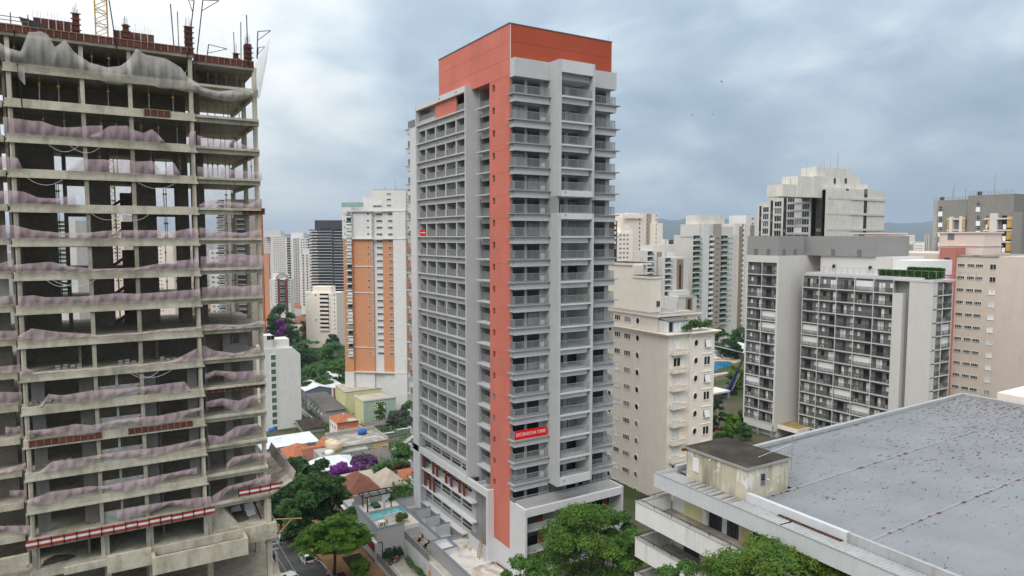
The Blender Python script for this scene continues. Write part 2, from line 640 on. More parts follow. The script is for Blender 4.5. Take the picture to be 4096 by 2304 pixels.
# chips grow denser away from the eaves (toward +x of the roof)
sx = t.n.new('ShaderNodeSeparateXYZ')
t.l.new(t.pos(), sx.inputs[0])
far = t.math('MULTIPLY', t.math('SUBTRACT', sx.outputs['X'], 50.0), 0.0022)
chip = t.noise(1.0, 3, t.mapping(1.25, 3.6, 1.0), 0.3, 0.7)
chipm = t.ramp(t.math('ADD', t.math('ADD', chip, t.math('MULTIPLY', dens, 0.20)), far), [(0.752, 0.0), (0.768, 1.0)])
c1 = t.mix(chipm, c1, t.ramp(t.noise(2.0, 3), [(0.3, (0.07, 0.035, 0.025)), (0.6, (0.15, 0.05, 0.024)), (0.75, (0.12, 0.10, 0.09))]))
t.color(c1)
t.set(Roughness=0.42, Metallic=0.25)
t = NT('sheet_plain')
c1 = t.ramp(t.noise(0.5, 5), [(0.3, (0.37, 0.385, 0.395)), (0.7, (0.47, 0.48, 0.49))])
c1 = t.mix(t.math('MULTIPLY', t.ramp(t.noise(1.0, 5, t.mapping(2.4, 2.4, 0.2)), [(0.5, 0.0), (0.75, 1.0)]), 0.55), c1, (0.25, 0.23, 0.20))
t.color(c1)
t.set(Roughness=0.45, Metallic=0.2)
paint('dark_rust', (0.075, 0.032, 0.016), rough=0.9, var=0.5, scale=1.2)
paint('rust', (0.16, 0.055, 0.022), rough=0.85, var=0.5, scale=1.2)
paint('white_fascia', (0.58, 0.60, 0.615), rough=0.55, var=0.04, streak=0.35, streak_c=(0.40, 0.41, 0.42))


def glass(name, dark, lit, p_lit, rough=0.06, tint=None):
    """window glass: dark room or pale curtain behind, different for every window"""
    t = NT(name)
    col = t.ramp(t.rand(), [(0.0, dark), (max(0.02, 1 - p_lit - 0.12), sc3(dark, 1.7)), (1 - p_lit, lit), (1.0, sc3(lit, 1.25))])
    col = t.mix(1.0, col, t.ramp(t.noise(1.3, 3, t.mapping(3.0, 3.0, 0.5)), [(0.35, 0.72), (0.65, 1.0)]), 'MULTIPLY')
    t.color(col)
    t.set(Roughness=rough, Specular_IOR_Level=0.35)


glass('glass_dark', (0.014, 0.017, 0.020), (0.055, 0.06, 0.065), 0.25)
glass('glass_curtain', (0.02, 0.024, 0.028), (0.80, 0.82, 0.82), 0.6)
glass('glass_tower', (0.013, 0.016, 0.018), (0.30, 0.31, 0.31), 0.26)
glass('glass_green', (0.10, 0.18, 0.165), (0.26, 0.38, 0.35), 0.5)
glass('glass_mixed', (0.018, 0.022, 0.026), (0.16, 0.18, 0.19), 0.30)
glass('glass_bottle', (0.055, 0.105, 0.065), (0.085, 0.15, 0.095), 0.4)
t = NT('glass_clear')
tr = t.n.new('ShaderNodeBsdfTransparent')
tr.inputs[0].default_value = (0.86, 0.93, 0.90, 1)
mxs = t.n.new('ShaderNodeMixShader')
mxs.inputs[0].default_value = 0.16
t.b.inputs['Base Color'].default_value = (0.20, 0.23, 0.22, 1)
t.set(Roughness=0.05)
t.l.new(tr.outputs[0], mxs.inputs[1])
t.l.new(t.b.outputs[0], mxs.inputs[2])
t.l.new(mxs.outputs[0], t.out.inputs[0])


def mesh_cloth(name, c, opacity, stripes=0.0):
    t = NT(name)
    col = t.ramp(t.noise(1.0, 3, t.mapping(1.0, 1.0, 0.35)), [(0.3, sc3(c, 0.90)), (0.7, sc3(c, 1.06))])
    t.color(col)
    t.set(Roughness=0.9, Specular_IOR_Level=0.1)
    trn = t.n.new('ShaderNodeBsdfTransparent')
    mx = t.n.new('ShaderNodeMixShader')
    fac = t.ramp(t.noise(0.9, 3), [(0.3, max(0, opacity - 0.07)), (0.7, min(1, opacity + 0.07))])
    if stripes:
        w = t.n.new('ShaderNodeTexWave')
        w.bands_direction = 'Z'
        w.inputs['Scale'].default_value = 3.2
        w.inputs['Distortion'].default_value = 0.6
        t.l.new(t.pos(), w.inputs['Vector'])
        fac = t.math('ADD', fac, t.math('MULTIPLY', w.outputs['Fac'], stripes))
    t.l.new(fac, mx.inputs[0])
    t.l.new(trn.outputs[0], mx.inputs[1])
    t.l.new(t.b.outputs[0], mx.inputs[2])
    t.l.new(mx.outputs[0], t.out.inputs[0])


mesh_cloth('net_pink', (0.54, 0.41, 0.445), 0.40, 0.18)
mesh_cloth('net_dark', (0.06, 0.055, 0.045), 0.19)
mesh_cloth('net_grey', (0.58, 0.56, 0.52), 0.42, 0.08)
mesh_cloth('net_thin', (0.7, 0.72, 0.72), 0.07)
mesh_cloth('rail_mesh', (0.23, 0.235, 0.24), 0.80)
mesh_cloth('smoked_glass', (0.07, 0.075, 0.075), 0.24)

# water
t = NT('pool_water')
c1 = t.ramp(t.noise(0.6, 4, dist=1.2), [(0.3, (0.045, 0.26, 0.29)), (0.6, (0.10, 0.41, 0.43)), (0.8, (0.30, 0.58, 0.57))])
t.color(c1)
t.set(Roughness=0.08)
t.bump(t.noise(1.5, 3), 0.15, 0.05)
t = NT('pool_water_blue')
t.color(t.ramp(t.noise(0.12, 3), [(0.3, (0.012, 0.16, 0.36)), (0.7, (0.03, 0.25, 0.47))]))
t.set(Roughness=0.12)
t.bump(t.noise(0.8, 3), 0.15, 0.08)


def leaves(name, c, dark=0.45, bright=1.35, hue=None, transl=0.45):
    t = NT(name)
    a = t.ramp(t.noise(0.55, 4), [(0.3, sc3(c, dark + 0.2)), (0.7, sc3(c, bright))])
    b = t.ramp(t.noise(5.0, 2), [(0.3, 0.62), (0.7, 1.0)])
    col = t.mix(1.0, a, b, 'MULTIPLY')
    if hue:
        col = t.mix(t.ramp(t.noise(1.1, 3), [(0.52, 0.0), (0.62, 1.0)]), col, hue)
    t.color(col)
    t.set(Roughness=0.6, Specular_IOR_Level=0.25)
    tl = t.n.new('ShaderNodeBsdfTranslucent')
    t.l.new(col, tl.inputs[0])
    mx = t.n.new('ShaderNodeMixShader')
    mx.inputs[0].default_value = transl
    t.l.new(t.b.outputs[0], mx.inputs[1])
    t.l.new(tl.outputs[0], mx.inputs[2])
    t.l.new(mx.outputs[0], t.out.inputs[0])


leaves('leaf_bright', (0.160, 0.333, 0.036))
leaves('leaf_fine', (0.127, 0.268, 0.057))
leaves('leaf_olive', (0.184, 0.291, 0.042))
leaves('leaf_dark', (0.061, 0.128, 0.051))
leaves('leaf_mid', (0.120, 0.259, 0.086))
leaves('leaf_grey', (0.115, 0.145, 0.105))
leaves('leaf_red', (0.115, 0.075, 0.045))
leaves('leaf_purple', (0.42, 0.075, 0.50))
leaves('leaf_yellow', (0.21, 0.18, 0.03))
# ================================================================== SETTING
def axis_coords():
    a = list(np.arange(-120, 481, 12.0))
    s = 12.0
    while a[-1] < 15000:
        s *= 1.22
        a.append(a[-1] + s)
    s = 12.0
    while a[0] > -15000:
        s *= 1.22
        a.insert(0, a[0] - s)
    return a


t = NT('ground_city')
near = t.ramp(t.noise(0.05, 6), [(0.30, (0.045, 0.065, 0.022)), (0.48, (0.06, 0.078, 0.028)), (0.58, (0.11, 0.10, 0.078)), (0.75, (0.10, 0.075, 0.05))])
vo = t.n.new('ShaderNodeTexVoronoi')
vo.inputs['Scale'].default_value = 0.028
t.l.new(t.pos(), vo.inputs['Vector'])
sv = t.n.new('ShaderNodeSeparateColor')
t.l.new(vo.outputs['Color'], sv.inputs[0])
town = t.ramp(sv.outputs[0], [(0.0, (0.05, 0.075, 0.03)), (0.3, (0.06, 0.08, 0.035)), (0.34, (0.30, 0.28, 0.26)), (0.58, (0.42, 0.41, 0.39)), (0.62, (0.26, 0.115, 0.065)), (0.85, (0.34, 0.16, 0.09)), (1.0, (0.5, 0.5, 0.48))], 'CONSTANT')
ln = t.n.new('ShaderNodeVectorMath')
ln.operation = 'LENGTH'
t.l.new(t.pos(), ln.inputs[0])
t.color(t.mix(t.ramp(t.math('MULTIPLY', ln.outputs['Value'], 0.001), [(0.35, 0.0), (0.6, 1.0)]), near, town))
t.set(Roughness=0.95, Specular_IOR_Level=0.1)

ax = axis_coords()
gv = [(x, y, ground_z(x, y)) for y in ax for x in ax]
nx = len(ax)
gf = [(j * nx + i, j * nx + i + 1, (j + 1) * nx + i + 1, (j + 1) * nx + i) for j in range(nx - 1) for i in range(nx - 1)]
gm = bpy.data.meshes.new('ground')
gm.from_pydata(gv, [], gf)
gm.materials.append(MT['ground_city'])
gm.polygons.foreach_set('use_smooth', [True] * len(gf))
link('ground', gm, kind='structure')


def strip(name, mat, x0, x1, y0, y1, dz, thick=0.0, step=6.0):
    mb = MB()
    n = max(1, int((y1 - y0) / step))
    for i in range(n):
        a, b = y0 + (y1 - y0) * i / n, y0 + (y1 - y0) * (i + 1) / n
        p = [(x0, a), (x1, a), (x1, b), (x0, b)]
        zt = [max(ground_z(x, y), ground_z(x0, y), ground_z(x1, y)) + dz for x, y in p]
        mb.hexa([(x, y, z - max(thick, 0.6)) for (x, y), z in zip(p, zt)] + [(x, y, z) for (x, y), z in zip(p, zt)])
    return mb.build(name, mat, kind='structure')


strip('road', 'asphalt', 18.0, 26.2, 30, 250, 0.03)
strip('kerb', 'kerb', 26.2, 26.42, 30, 250, 0.16)
strip('kerb', 'kerb', 17.78, 18.0, 30, 250, 0.16)
strip('pavement', 'brown_paving', 26.42, 32.9, 30, 130, 0.13)
strip('pavement', 'pavement', 15.6, 17.78, 30, 130, 0.13)
strip('planting_bed', 'dark_soil', 29.2, 32.0, 93.0, 98.0, 0.15)
strip('planting_bed', 'dark_soil', 27.0, 28.1, 88.5, 93.5, 0.15)
# lower street seen between the small houses
mb = MB()

# hills on the horizon
crest = [(-1500, 915), (-600, 925), (0, 928), (600, 934), (1100, 931), (1220, 939), (1500, 925), (1900, 890), (2300, 893), (2472, 880), (2580, 872), (2642, 877),
         (2687, 884), (2736, 870), (2804, 861), (2860, 866), (2893, 874), (2979, 888), (3200, 880), (3400, 900), (3541, 894), (3640, 890), (3726, 885), (3900, 888), (4200, 900), (4800, 915), (5600, 925)]
t = NT('hill_forest')
t.color(t.ramp(t.noise(0.0022, 6), [(0.3, (0.016, 0.028, 0.020)), (0.6, (0.030, 0.044, 0.030)), (0.8, (0.06, 0.06, 0.05))]))
t.set(Roughness=1.0, Specular_IOR_Level=0.05)
rows, hv, hf = 12, [], []
xs = np.linspace(-1500, 5600, 220)
cy = np.interp(xs, [c[0] for c in crest], [c[1] for c in crest])
for j in range(rows + 4):
    tt = j / rows
    for i, px in enumerate(xs):
        d = 6800 + 2700 * tt
        x, y, z = at_depth(px, cy[i], 9500)
        top = z + 10 * math.sin(i * 0.9) + 7 * math.sin(i * 2.3 + 1)
        bx, by, _ = at_depth(px, 948, d)
        if tt <= 1:
            s = tt ** 1.5 * (1 + 0.10 * (1 - tt) * math.sin(i * 0.55 + j * 1.1))
        else:
            s = 1 - (tt - 1) * 1.2
        hv.append((bx, by, -60 + (top + 60) * s))
n = len(xs)
hf = [(j * n + i, j * n + i + 1, (j + 1) * n + i + 1, (j + 1) * n + i) for j in range(rows + 3) for i in range(n - 1)]
hm = bpy.data.meshes.new('hills')
hm.from_pydata(hv, [], hf)
hm.materials.append(MT['hill_forest'])
hm.polygons.foreach_set('use_smooth', [True] * len(hf))
link('hills', hm, kind='structure')

# the far town that reads as one mass
t = NT('far_blocks')
sv = t.n.new('ShaderNodeTexWhiteNoise')
t.l.new(t.mapping(0.02, 0.02, 0.0), sv.inputs['Vector'])
t.color(t.ramp(t.noise(0.03, 2), [(0.3, (0.30, 0.26, 0.23)), (0.5, (0.46, 0.44, 0.42)), (0.62, (0.60, 0.58, 0.55)), (0.75, (0.34, 0.19, 0.13))]))
t.set(Roughness=0.9)
mb = MB()
rr = random.Random(3)
for _ in range(1500):
    d = 850 * math.exp(rr.random() * 1.95)
    px = rr.uniform(-300, 4400)
    x, y, _z = at_depth(px, 948, d)
    w, l = rr.uniform(9, 24), rr.uniform(9, 24)
    h = rr.choice([7, 9, 12, 16, 20, 27]) * rr.uniform(0.8, 1.3)
    if rr.random() < 0.10:
        h = rr.uniform(38, 72)
    g = -36.5
    mb.box(x - w / 2, x + w / 2, y - l / 2, y + l / 2, g, g + h)
mb.build('far_town', 'far_blocks', kind='stuff', label='pale mass of far-off low houses and blocks below the hills', cat='town')
# ================================================================== SALMON AND GREY TOWER
FH = 2.87
L = lambda k: 10.45 + FH * k
tw = root('apartment_tower', 'tall grey and salmon apartment tower with rows of balconies, centre of the picture', 'building', (52, 88, -6))

# ---- core walls
B(44.3, 59.9, 73.7, 78.76, -6, 61.9).build('core_wall', 'grey_light', tw)
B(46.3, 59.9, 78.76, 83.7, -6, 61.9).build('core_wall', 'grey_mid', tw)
B(45.25, 59.9, 83.7, 103.0, -6, 59.2).build('core_wall', 'grey_light', tw)
B(44.1, 59.95, 73.75, 94.05, 61.92, 68.0).build('penthouse_core', 'salmon', tw)
# ---- salmon penthouse panels, open joints between them
zj = [61.9, 63.95, 66.0, 68.1]
for i in range(3):
    B(43.98, 44.1, 73.66, 83.59, zj[i] + 0.012, zj[i + 1] - 0.012).build('facade_panel', 'salmon', tw)
    B(43.98, 44.1, 83.63, 94.1, zj[i] + 0.012, zj[i + 1] - 0.012).build('facade_panel', 'salmon', tw)
    B(44.13, 59.98, 73.62, 73.75, zj[i] + 0.012, zj[i + 1] - 0.012).build('facade_panel', 'brick_red', tw, label='deeper red panel on the right side of the roof block')
MB().box(43.9, 60.05, 73.55, 73.75, 68.1, 68.2).box(43.9, 44.1, 73.75, 94.2, 68.1, 68.2).box(59.85, 60.05, 73.75, 94.2, 68.1, 68.2).box(44.1, 59.85, 94.0, 94.2, 68.1, 68.2).build('roof_coping', 'slate_trim', tw)
mb = MB()
for x, y in ((59.6, 73.9), (44.3, 85.2), (52, 93.8)):
    mb.tube((x, y, 68.1), (x, y, 69.0), 0.02, k=4)
mb.build('lightning_rod', 'grey_metal', tw)
MB().box(44.06, 44.13, 73.60, 73.655, 61.9, 68.1).box(59.98, 60.03, 73.60, 73.66, 61.9, 68.1).build('corner_bead', 'white', tw)

# ---- salmon strip: one panel with a window hole per floor
J0 = 61.55


def strip_panel(z0, z1, hole):
    mb = MB()
    x0, x1, y0, y1 = 44.0, 44.3, 73.655, 78.76
    if hole:
        a, b, c, d = 77.36, 77.97, z1 - 0.97, z1 - 0.12
        mb.box(x0, x1, y0, a, z0, z1).box(x0, x1, b, y1, z0, z1).box(x0, x1, a, b, z0, c).box(x0, x1, a, b, d, z1)
    else:
        mb.box(x0, x1, y0, y1, z0, z1)
    return mb


pm = strip_panel(-FH + 0.016, 0, True).mesh('facade_panel', 'salmon')
wm = MB().mat(0).box(44.21, 44.28, 77.37, 77.96, -0.96, -0.13).mat(1).box(44.2, 44.208, 77.42, 77.91, -0.90, -0.18).mesh('stair_window', ['skin_window', 'glass_dark'])
tilt = MB().mat(0).hexa([(44.05, 77.38, -0.95), (44.05, 77.95, -0.95), (44.08, 77.95, -0.95), (44.08, 77.38, -0.95), (44.19, 77.38, -0.14), (44.19, 77.95, -0.14), (44.22, 77.95, -0.14), (44.22, 77.38, -0.14)]).mesh('window_sash', 'glass_mixed')
for k in range(19):
    put('facade_panel', pm, tw, 0, 0, J0 - FH * k)
    put('window', wm, tw, 0, 0, J0 - FH * k)
    if k in (1, 14, 15):
        put('window_sash', tilt, tw, 0, 0, J0 - FH * k)
strip_panel(4.3, J0 - FH * 19 - 0.0, False).build('facade_panel', 'salmon', tw)
strip_panel(1.65, 4.285, False).build('facade_panel', 'salmon', tw)
strip_panel(J0 + 0.016, 61.905, False).build('facade_panel', 'salmon', tw)
B(49.66, 54.52, 71.21, 73.6, 61.45, 62.2).build('balcony_ceiling', 'grey_light', tw)
B(44.0, 44.3, 73.655, 78.76, -6, 1.635).build('plinth_wall', 'grey_white', tw)

# ---- recess beside the strip: ledges, beams, rails, dark loggias
rm = MB().box(44.0, 46.3, 78.80, 82.7, -0.14, 0.02).box(45.05, 45.25, 78.78, 83.66, -0.98, -0.145).box(45.05, 46.3, 78.78, 83.66, 0.025, 0.10).mesh('recess_band', 'grey_light')
rl = MB().mat(0).box(45.08, 45.12, 78.85, 83.0, 0.18, 1.05).mat(1).box(45.05, 45.15, 78.8, 83.05, 1.06, 1.11).box(45.05, 45.15, 80.2, 80.24, 0.1, 1.06).box(45.05, 45.15, 81.6, 81.64, 0.1, 1.06).mesh('railing', ['rail_mesh', 'rail_grey'])
dm = MB().mat(0).box(46.2, 46.29, 79.2, 82.4, 0.12, 1.88).mat(1).box(46.19, 46.2, 79.27, 80.76, 0.2, 1.8).box(46.19, 46.2, 80.84, 82.33, 0.2, 1.8).mesh('balcony_door', ['black_metal', 'glass_dark'])
for k in range(-1, 18):
    put('recess_band', rm, tw, 0, 0, L(k) - 0.1)
    put('railing', rl, tw, 0, 0, L(k) - 0.1)
    put('balcony_door', dm, tw, 0, 0, L(k) - 0.1)
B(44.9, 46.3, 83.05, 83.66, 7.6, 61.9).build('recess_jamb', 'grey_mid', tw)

# ---- left section: projecting frame round five columns of loggias
B(43.0, 46.3, 83.66, 83.95, 8.2, 62.4).build('frame_side', 'grey_light', tw)
B(43.0, 46.3, 100.45, 100.8, 8.2, 62.4).build('frame_side', 'grey_light', tw)
B(43.0, 43.5, 83.95, 100.45, 61.6, 62.4).build('frame_top', 'grey_white', tw)
B(43.5, 46.0, 83.95, 100.45, 62.0, 62.35).build('frame_roof', 'grey_light', tw)
piers = [87.45, 90.9, 94.35, 97.85]
edges = [83.95] + piers + [100.45]
fb = MB().box(43.02, 45.25, 83.95, 100.45, -0.06, 0.12).box(43.45, 43.62, 83.95, 100.45, -0.86, -0.06)
fbm = fb.mesh('floor_band', 'grey_light')
prm = B(43.45, 43.65, -0.13, 0.13, 0.121, 2.005).mesh('pier', 'grey_light')
ptm = B(43.651, 45.25, -0.07, 0.07, 0.121, 2.7).mesh('partition', 'grey_light')
logr = {}
for i in range(5):
    a, b = edges[i] + (0.13 if i else 0.02), edges[i + 1] - (0.13 if i < 4 else 0.02)
    w = b - a
    r = MB().mat(0).box(43.53, 43.56, 0, w, 0.18, 1.0).mat(1).box(43.5, 43.59, 0, w, 1.01, 1.07)
    for q in range(1, 4):
        r.box(43.51, 43.58, w * q / 4 - 0.015, w * q / 4 + 0.015, 0.13, 1.01)
    d = MB().mat(0).box(45.1, 45.24, 0.9, w - 0.5, 0.13, 1.95).mat(1).box(45.08, 45.1, 0.98, w / 2 + 0.17, 0.2, 1.88).box(45.08, 45.1, w / 2 + 0.23, w - 0.58, 0.2, 1.88)
    g = MB().box(43.6, 43.62, 0, w, 1.08, 2.0)
    lgb = MB().box(44.6, 44.63, 0.05, w - 0.05, 0.7, 2.0).mesh('roller_blind', 'sheet_white')
    logr[i] = (a, r.mesh('railing', ['rail_mesh', 'rail_grey']), d.mesh('balcony_door', ['black_metal', 'glass_dark']), g.mesh('glazing', 'glass_clear'), lgb)
rdl = random.Random(12)
for k in range(0, 18):
    put('floor_band', fbm, tw, 0, 0, L(k))
    if k == 17:
        continue
    for p_ in piers:
        put('pier', prm, tw, 0, p_, L(k))
        put('partition', ptm, tw, 0, p_, L(k))
    for i in range(5):
        a, r, d, g, lb_ = logr[i]
        if rdl.random() < 0.07:
            put('roller_blind', lb_, tw, 0, a, L(k))
        put('railing', r, tw, 0, a, L(k))
        put('balcony_door', d, tw, 0, a, L(k))
        if (k, i) in ((14, 1), (13, 1), (3, 4)):
            put('glazing', g, tw, 0, a, L(k), label='glazed-in balcony')
# top floor of the left section: salmon screen, open terrace at the far end
B(43.4, 43.6, 87.2, 94.2, 59.37, 61.6).build('screen_panel', 'salmon', tw)
B(43.55, 43.75, 94.2, 100.45, 59.37, 60.0).build('terrace_parapet', 'grey_wall', tw)
r = MB().mat(0).box(43.6, 43.64, 94.2, 100.4, 60.0, 60.7).mat(1).box(43.58, 43.68, 94.2, 100.4, 60.7, 60.76)
r.build('railing', ['rail_mesh', 'rail_grey'], tw)
r = MB().mat(0).box(43.53, 43.56, 84.0, 87.2, 59.4, 60.3).mat(1).box(43.5, 43.59, 84.0, 87.2, 60.3, 60.36)
r.build('railing', ['rail_mesh', 'rail_grey'], tw)
B(45.4, 45.6, 97.4, 100.4, 59.3, 61.6).build('terrace_wall', 'ochre', tw)
B(45.3, 45.5, 84, 94.2, 59.3, 61.9).build('terrace_wall', 'grey_mid', tw)
mb = MB()
for y in (86.2, 86.6, 91.7, 92.1):
    mb.box(42.97, 43.0, y, y + 0.16, 61.95, 62.1)
mb.build('vent', 'charcoal', tw)
vm = MB().box(43.43, 43.45, 0, 0.12, -0.45, -0.3).box(43.43, 43.45, 0.45, 0.57, -0.45, -0.3).mesh('vent', 'charcoal')
for k in range(1, 18):
    put('vent', vm, tw, 0, 86.6, L(k))
    put('vent', vm, tw, 0, 93.6, L(k))

# ---- rear corner: blind wall and balconies that stick out behind it
B(43.0, 46.5, 100.8, 103.06, -6, 59.2).build('corner_wall', 'grey_white', tw)
rb = MB().mat(0).box(43.0, 46.5, 103.06, 104.25, -0.85, -0.06).mat(0).box(42.9, 46.5, 103.06, 105.1, -0.06, 0.08).mesh('rear_balcony', 'grey_light')
rr_ = MB().mat(0).box(43.1, 43.14, 103.06, 104.1, 0.12, 1.1).box(43.1, 46, 104.08, 104.12, 0.12, 1.1).mesh('railing', 'rail_mesh')
for k in range(-3, 18):
    put('rear_balcony', rb, tw, 0, 0, L(k) - (0.1 if k < 17 else 0))
    if k < 17:
        put('railing', rr_, tw, 0, 0, L(k) - 0.1)
MB().mat(0).box(43.05, 43.09, 100.8, 103.9, 59.25, 60.35).mat(1).box(43.02, 43.12, 100.8, 103.95, 60.35, 60.42).build('railing', ['rail_mesh', 'rail_grey'], tw)

# ---- right face: bay with balconies, deep framed bay, bay with balconies
LR = lambda k: 59.45 if k == 17 else L(k)


def baluster_rail(mb, x0, x1, y, z0, z1, bars=True, axis='x'):
    def bx(a0, a1, b0, b1, c0, c1):
        mb.box(a0, a1, b0, b1, c0, c1) if axis == 'x' else mb.box(b0, b1, a0, a1, c0, c1)
    bx(x0, x1, y - 0.03, y + 0.03, z1 - 0.05, z1)
    bx(x0, x1, y - 0.02, y + 0.02, z0 + 0.08, z0 + 0.12)
    n = max(1, int(abs(x1 - x0) / 0.14))
    for i in range(n + 1):
        x = x0 + (x1 - x0) * i / n
        w = 0.028 if i % 9 == 0 else 0.016
        bx(x - w, x + w, y - 0.015, y + 0.015, z0 + (0 if i % 9 == 0 else 0.08), z1 - 0.05)
    return mb


def bay(x0, x1, left, name):
    """balcony bay between x0 and x1; left=True wraps the left corner"""
    m = MB()
    lx0, lx1 = (x0 - 0.42, x1 + 0.25) if left else (x0, x1 + 0.5)
    m.mat(1).box(lx0, lx1, 72.2, 73.69, -0.04, 0.09).mat(0)
    m.box(x0, x1 - (0.0 if not left else 0.05), 72.49, 72.69, -0.86, -0.04)
    if left:
        m.box(x0, x0 + 0.2, 72.69, 73.65, -0.86, -0.04)
    else:
        m.box(x1 - 0.2, x1, 72.69, 73.69, -0.86, -0.04)
    m.box(x0 + 0.2, x1 - 0.2, 72.69, 73.69, -0.3, -0.04)
    r = MB().mat(0)
    baluster_rail(r, x0 + 0.05, x1 - 0.12, 72.56, 0.1, 1.16)
    if left:
        r.box(x0 + 0.05, x0 + 0.09, 72.58, 73.6, 1.1, 1.16)
        r.mat(1).box(x0 + 0.06, x0 + 0.08, 72.62, 73.6, 0.16, 1.1)
    else:
        baluster_rail(r, 72.6, 73.6, x1 - 0.14, 0.1, 1.16, axis='y')
    return m.mesh('balcony', ['grey_light', 'grey_mid']), r.mesh('railing', ['rail_grey', 'rail_mesh'])


def door(x0, x1, y, z0=0.12, z1=2.02, leaves=2):
    m = MB().mat(0).box(x0, x1, y - 0.07, y, z0, z1)
    w = (x1 - x0 - 0.08) / leaves
    m.mat(1)
    for i in range(leaves):
        m.box(x0 + 0.04 + i * w + 0.03, x0 + 0.04 + (i + 1) * w - 0.03, y - 0.085, y - 0.071, z0 + 0.08, z1 - 0.28)
    m.mat(2).box(x0 + 0.02, x1 - 0.02, y - 0.09, y - 0.071, z1 - 0.25, z1 - 0.02)
    return m.mesh('balcony_door', ['black_metal', 'glass_tower', 'grey_dark'])


b1m, b1r = bay(44.0, 49.25, True, 'a')
b3m, b3r = bay(54.84, 59.97, False, 'b')
d1, d2 = door(44.43, 46.15, 73.69), door(46.64, 48.41, 73.69)
d3, d4 = door(57.35, 59.1, 73.69), door(55.0, 56.9, 73.69)
cm = MB().box(49.66, 54.52, 70.55, 73.69, -0.10, 0.10).box(49.66, 54.3, 71.0, 71.2, -0.78, -0.10).mesh('balcony', 'grey_white')
crl = baluster_rail(MB(), 49.7, 54.4, 70.75, 0.1, 1.16).mesh('railing', 'rail_grey')
cd1, cd2 = door(50.2, 52.3, 73.69), door(53.0, 54.45, 73.69)
cg = MB().box(49.7, 54.4, 70.9, 70.92, 0.12, 2.05).mesh('glazing', 'glass_clear')
heater = MB().box(0, 0.55, 0, 0.3, 0.1, 0.75).box(0.05, 0.5, -0.02, 0.0, 0.2, 0.6).mesh('air_conditioner', 'white_plastic')
for k in range(-1, 18):
    z = LR(k)
    if k >= 0:
        put('balcony', b1m, tw, 0, 0, z)
        put('balcony', cm, tw, 0, 0, z)
        put('balcony', b3m, tw, 0, 0, z)
    for m_ in (b1r, b3r, crl):
        put('railing', m_, tw, 0, 0, z)
    for m_ in (d1, d2, d3, d4, cd1, cd2):
        put('balcony_door', m_, tw, 0, 0, z)
    if k in (0, 1, 2, 4, 5, 6, 7, 8, 9, 10, 12, 13, 14, 16):
        put('air_conditioner', heater, tw, 48.35, 73.1, z)
    if k in (11, 10, 8, 7, 6, 3):
        put('glazing', cg, tw, 0, 0, z, label='glazed-in balcony')
B(44.0, 49.25, 72.49, 73.62, 61.6, 63.82).build('parapet', 'grey_light', tw)
B(54.84, 59.97, 72.49, 73.62, 61.6, 63.8).build('parapet', 'grey_light', tw)
for z0, z1 in ((47.1, 63.88), (9.86, 45.01)):
    B(49.25, 49.66, 70.53, 73.69, z0, z1).build('frame_side', 'grey_light', tw)
    B(54.52, 54.84, 70.53, 73.69, z0, z1).build('frame_side', 'grey_light', tw)
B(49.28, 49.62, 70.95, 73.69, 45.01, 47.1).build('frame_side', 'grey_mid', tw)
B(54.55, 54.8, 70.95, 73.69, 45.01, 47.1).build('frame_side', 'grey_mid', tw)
for z0, z1, nm in ((62.37, 63.88, 'frame_top'), (47.1, 47.86, 'frame_band'), (44.26, 45.01, 'frame_band'), (9.86, 10.92, 'frame_band')):
    B(49.66, 54.52, 70.52, 71.0 if nm == 'frame_band' else 73.62, z0, z1).build(nm, 'grey_white', tw)
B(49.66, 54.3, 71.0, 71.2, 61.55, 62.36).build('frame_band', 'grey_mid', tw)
mb = MB()
for z in (47.5, 44.65, 10.4):
    mb.box(50.2, 50.42, 70.49, 70.52, z, z + 0.22)
mb.build('vent', 'grey_metal', tw)

# ---- right base: projecting terrace box with parapet, shutters below
B(44.0, 44.3, 69.9, 73.65, -6, 8.1).build('base_wall', 'grey_white', tw)
B(59.5, 59.8, 69.9, 73.65, -6, 8.2).build('base_wall', 'grey_light', tw)
B(44.3, 59.5, 69.9, 70.2, 7.1, 8.12).build('base_parapet', 'grey_white', tw)
B(44.3, 59.5, 70.2, 72.6, 7.1, 7.35).build('terrace_slab', 'grey_mid', tw)
B(44.3, 59.5, 72.5, 72.7, 7.35, 8.35).build('terrace_parapet', 'grey_wall', tw)
B(44.3, 59.5, 71.9, 73.69, -6, 7.1).build('base_facade', 'grey_mid', tw)
for k in (-2, -3, -4):
    z = L(k)
    B(44.3, 59.5, 70.9, 71.9, z - 0.1, z + 0.1).build('balcony_slab', 'grey_light', tw)
    B(44.6, 49.6, 71.0, 71.1, z + 0.1, z + 0.9).build('balcony_front', 'grey_wall', tw)
    for j, (a, b) in enumerate(((44.9, 47.1), (50.4, 53.9), (55.4, 58.9))):
        put('balcony_door', door(a, b, 71.89), tw, 0, 0, z)
    for x in ((44.45, 46.6) if k == -2 else (46.8, 49.4)):
        B(x, x + 0.75, 71.05, 71.15, z + 0.12, z + 2.6).build('shutter', 'shutter_brown', tw)
    baluster_rail(MB(), 50.0, 54.5, 71.0, z + 0.1, z + 1.0).build('railing', 'rail_grey', tw)
B(57.2, 57.95, 71.05, 71.15, 4.83, 6.95).build('shutter', 'shutter_brown', tw)
B(50.1, 54.6, 71.2, 72.0, 4.7, 5.0).build('balcony_slab', 'grey_light', tw)

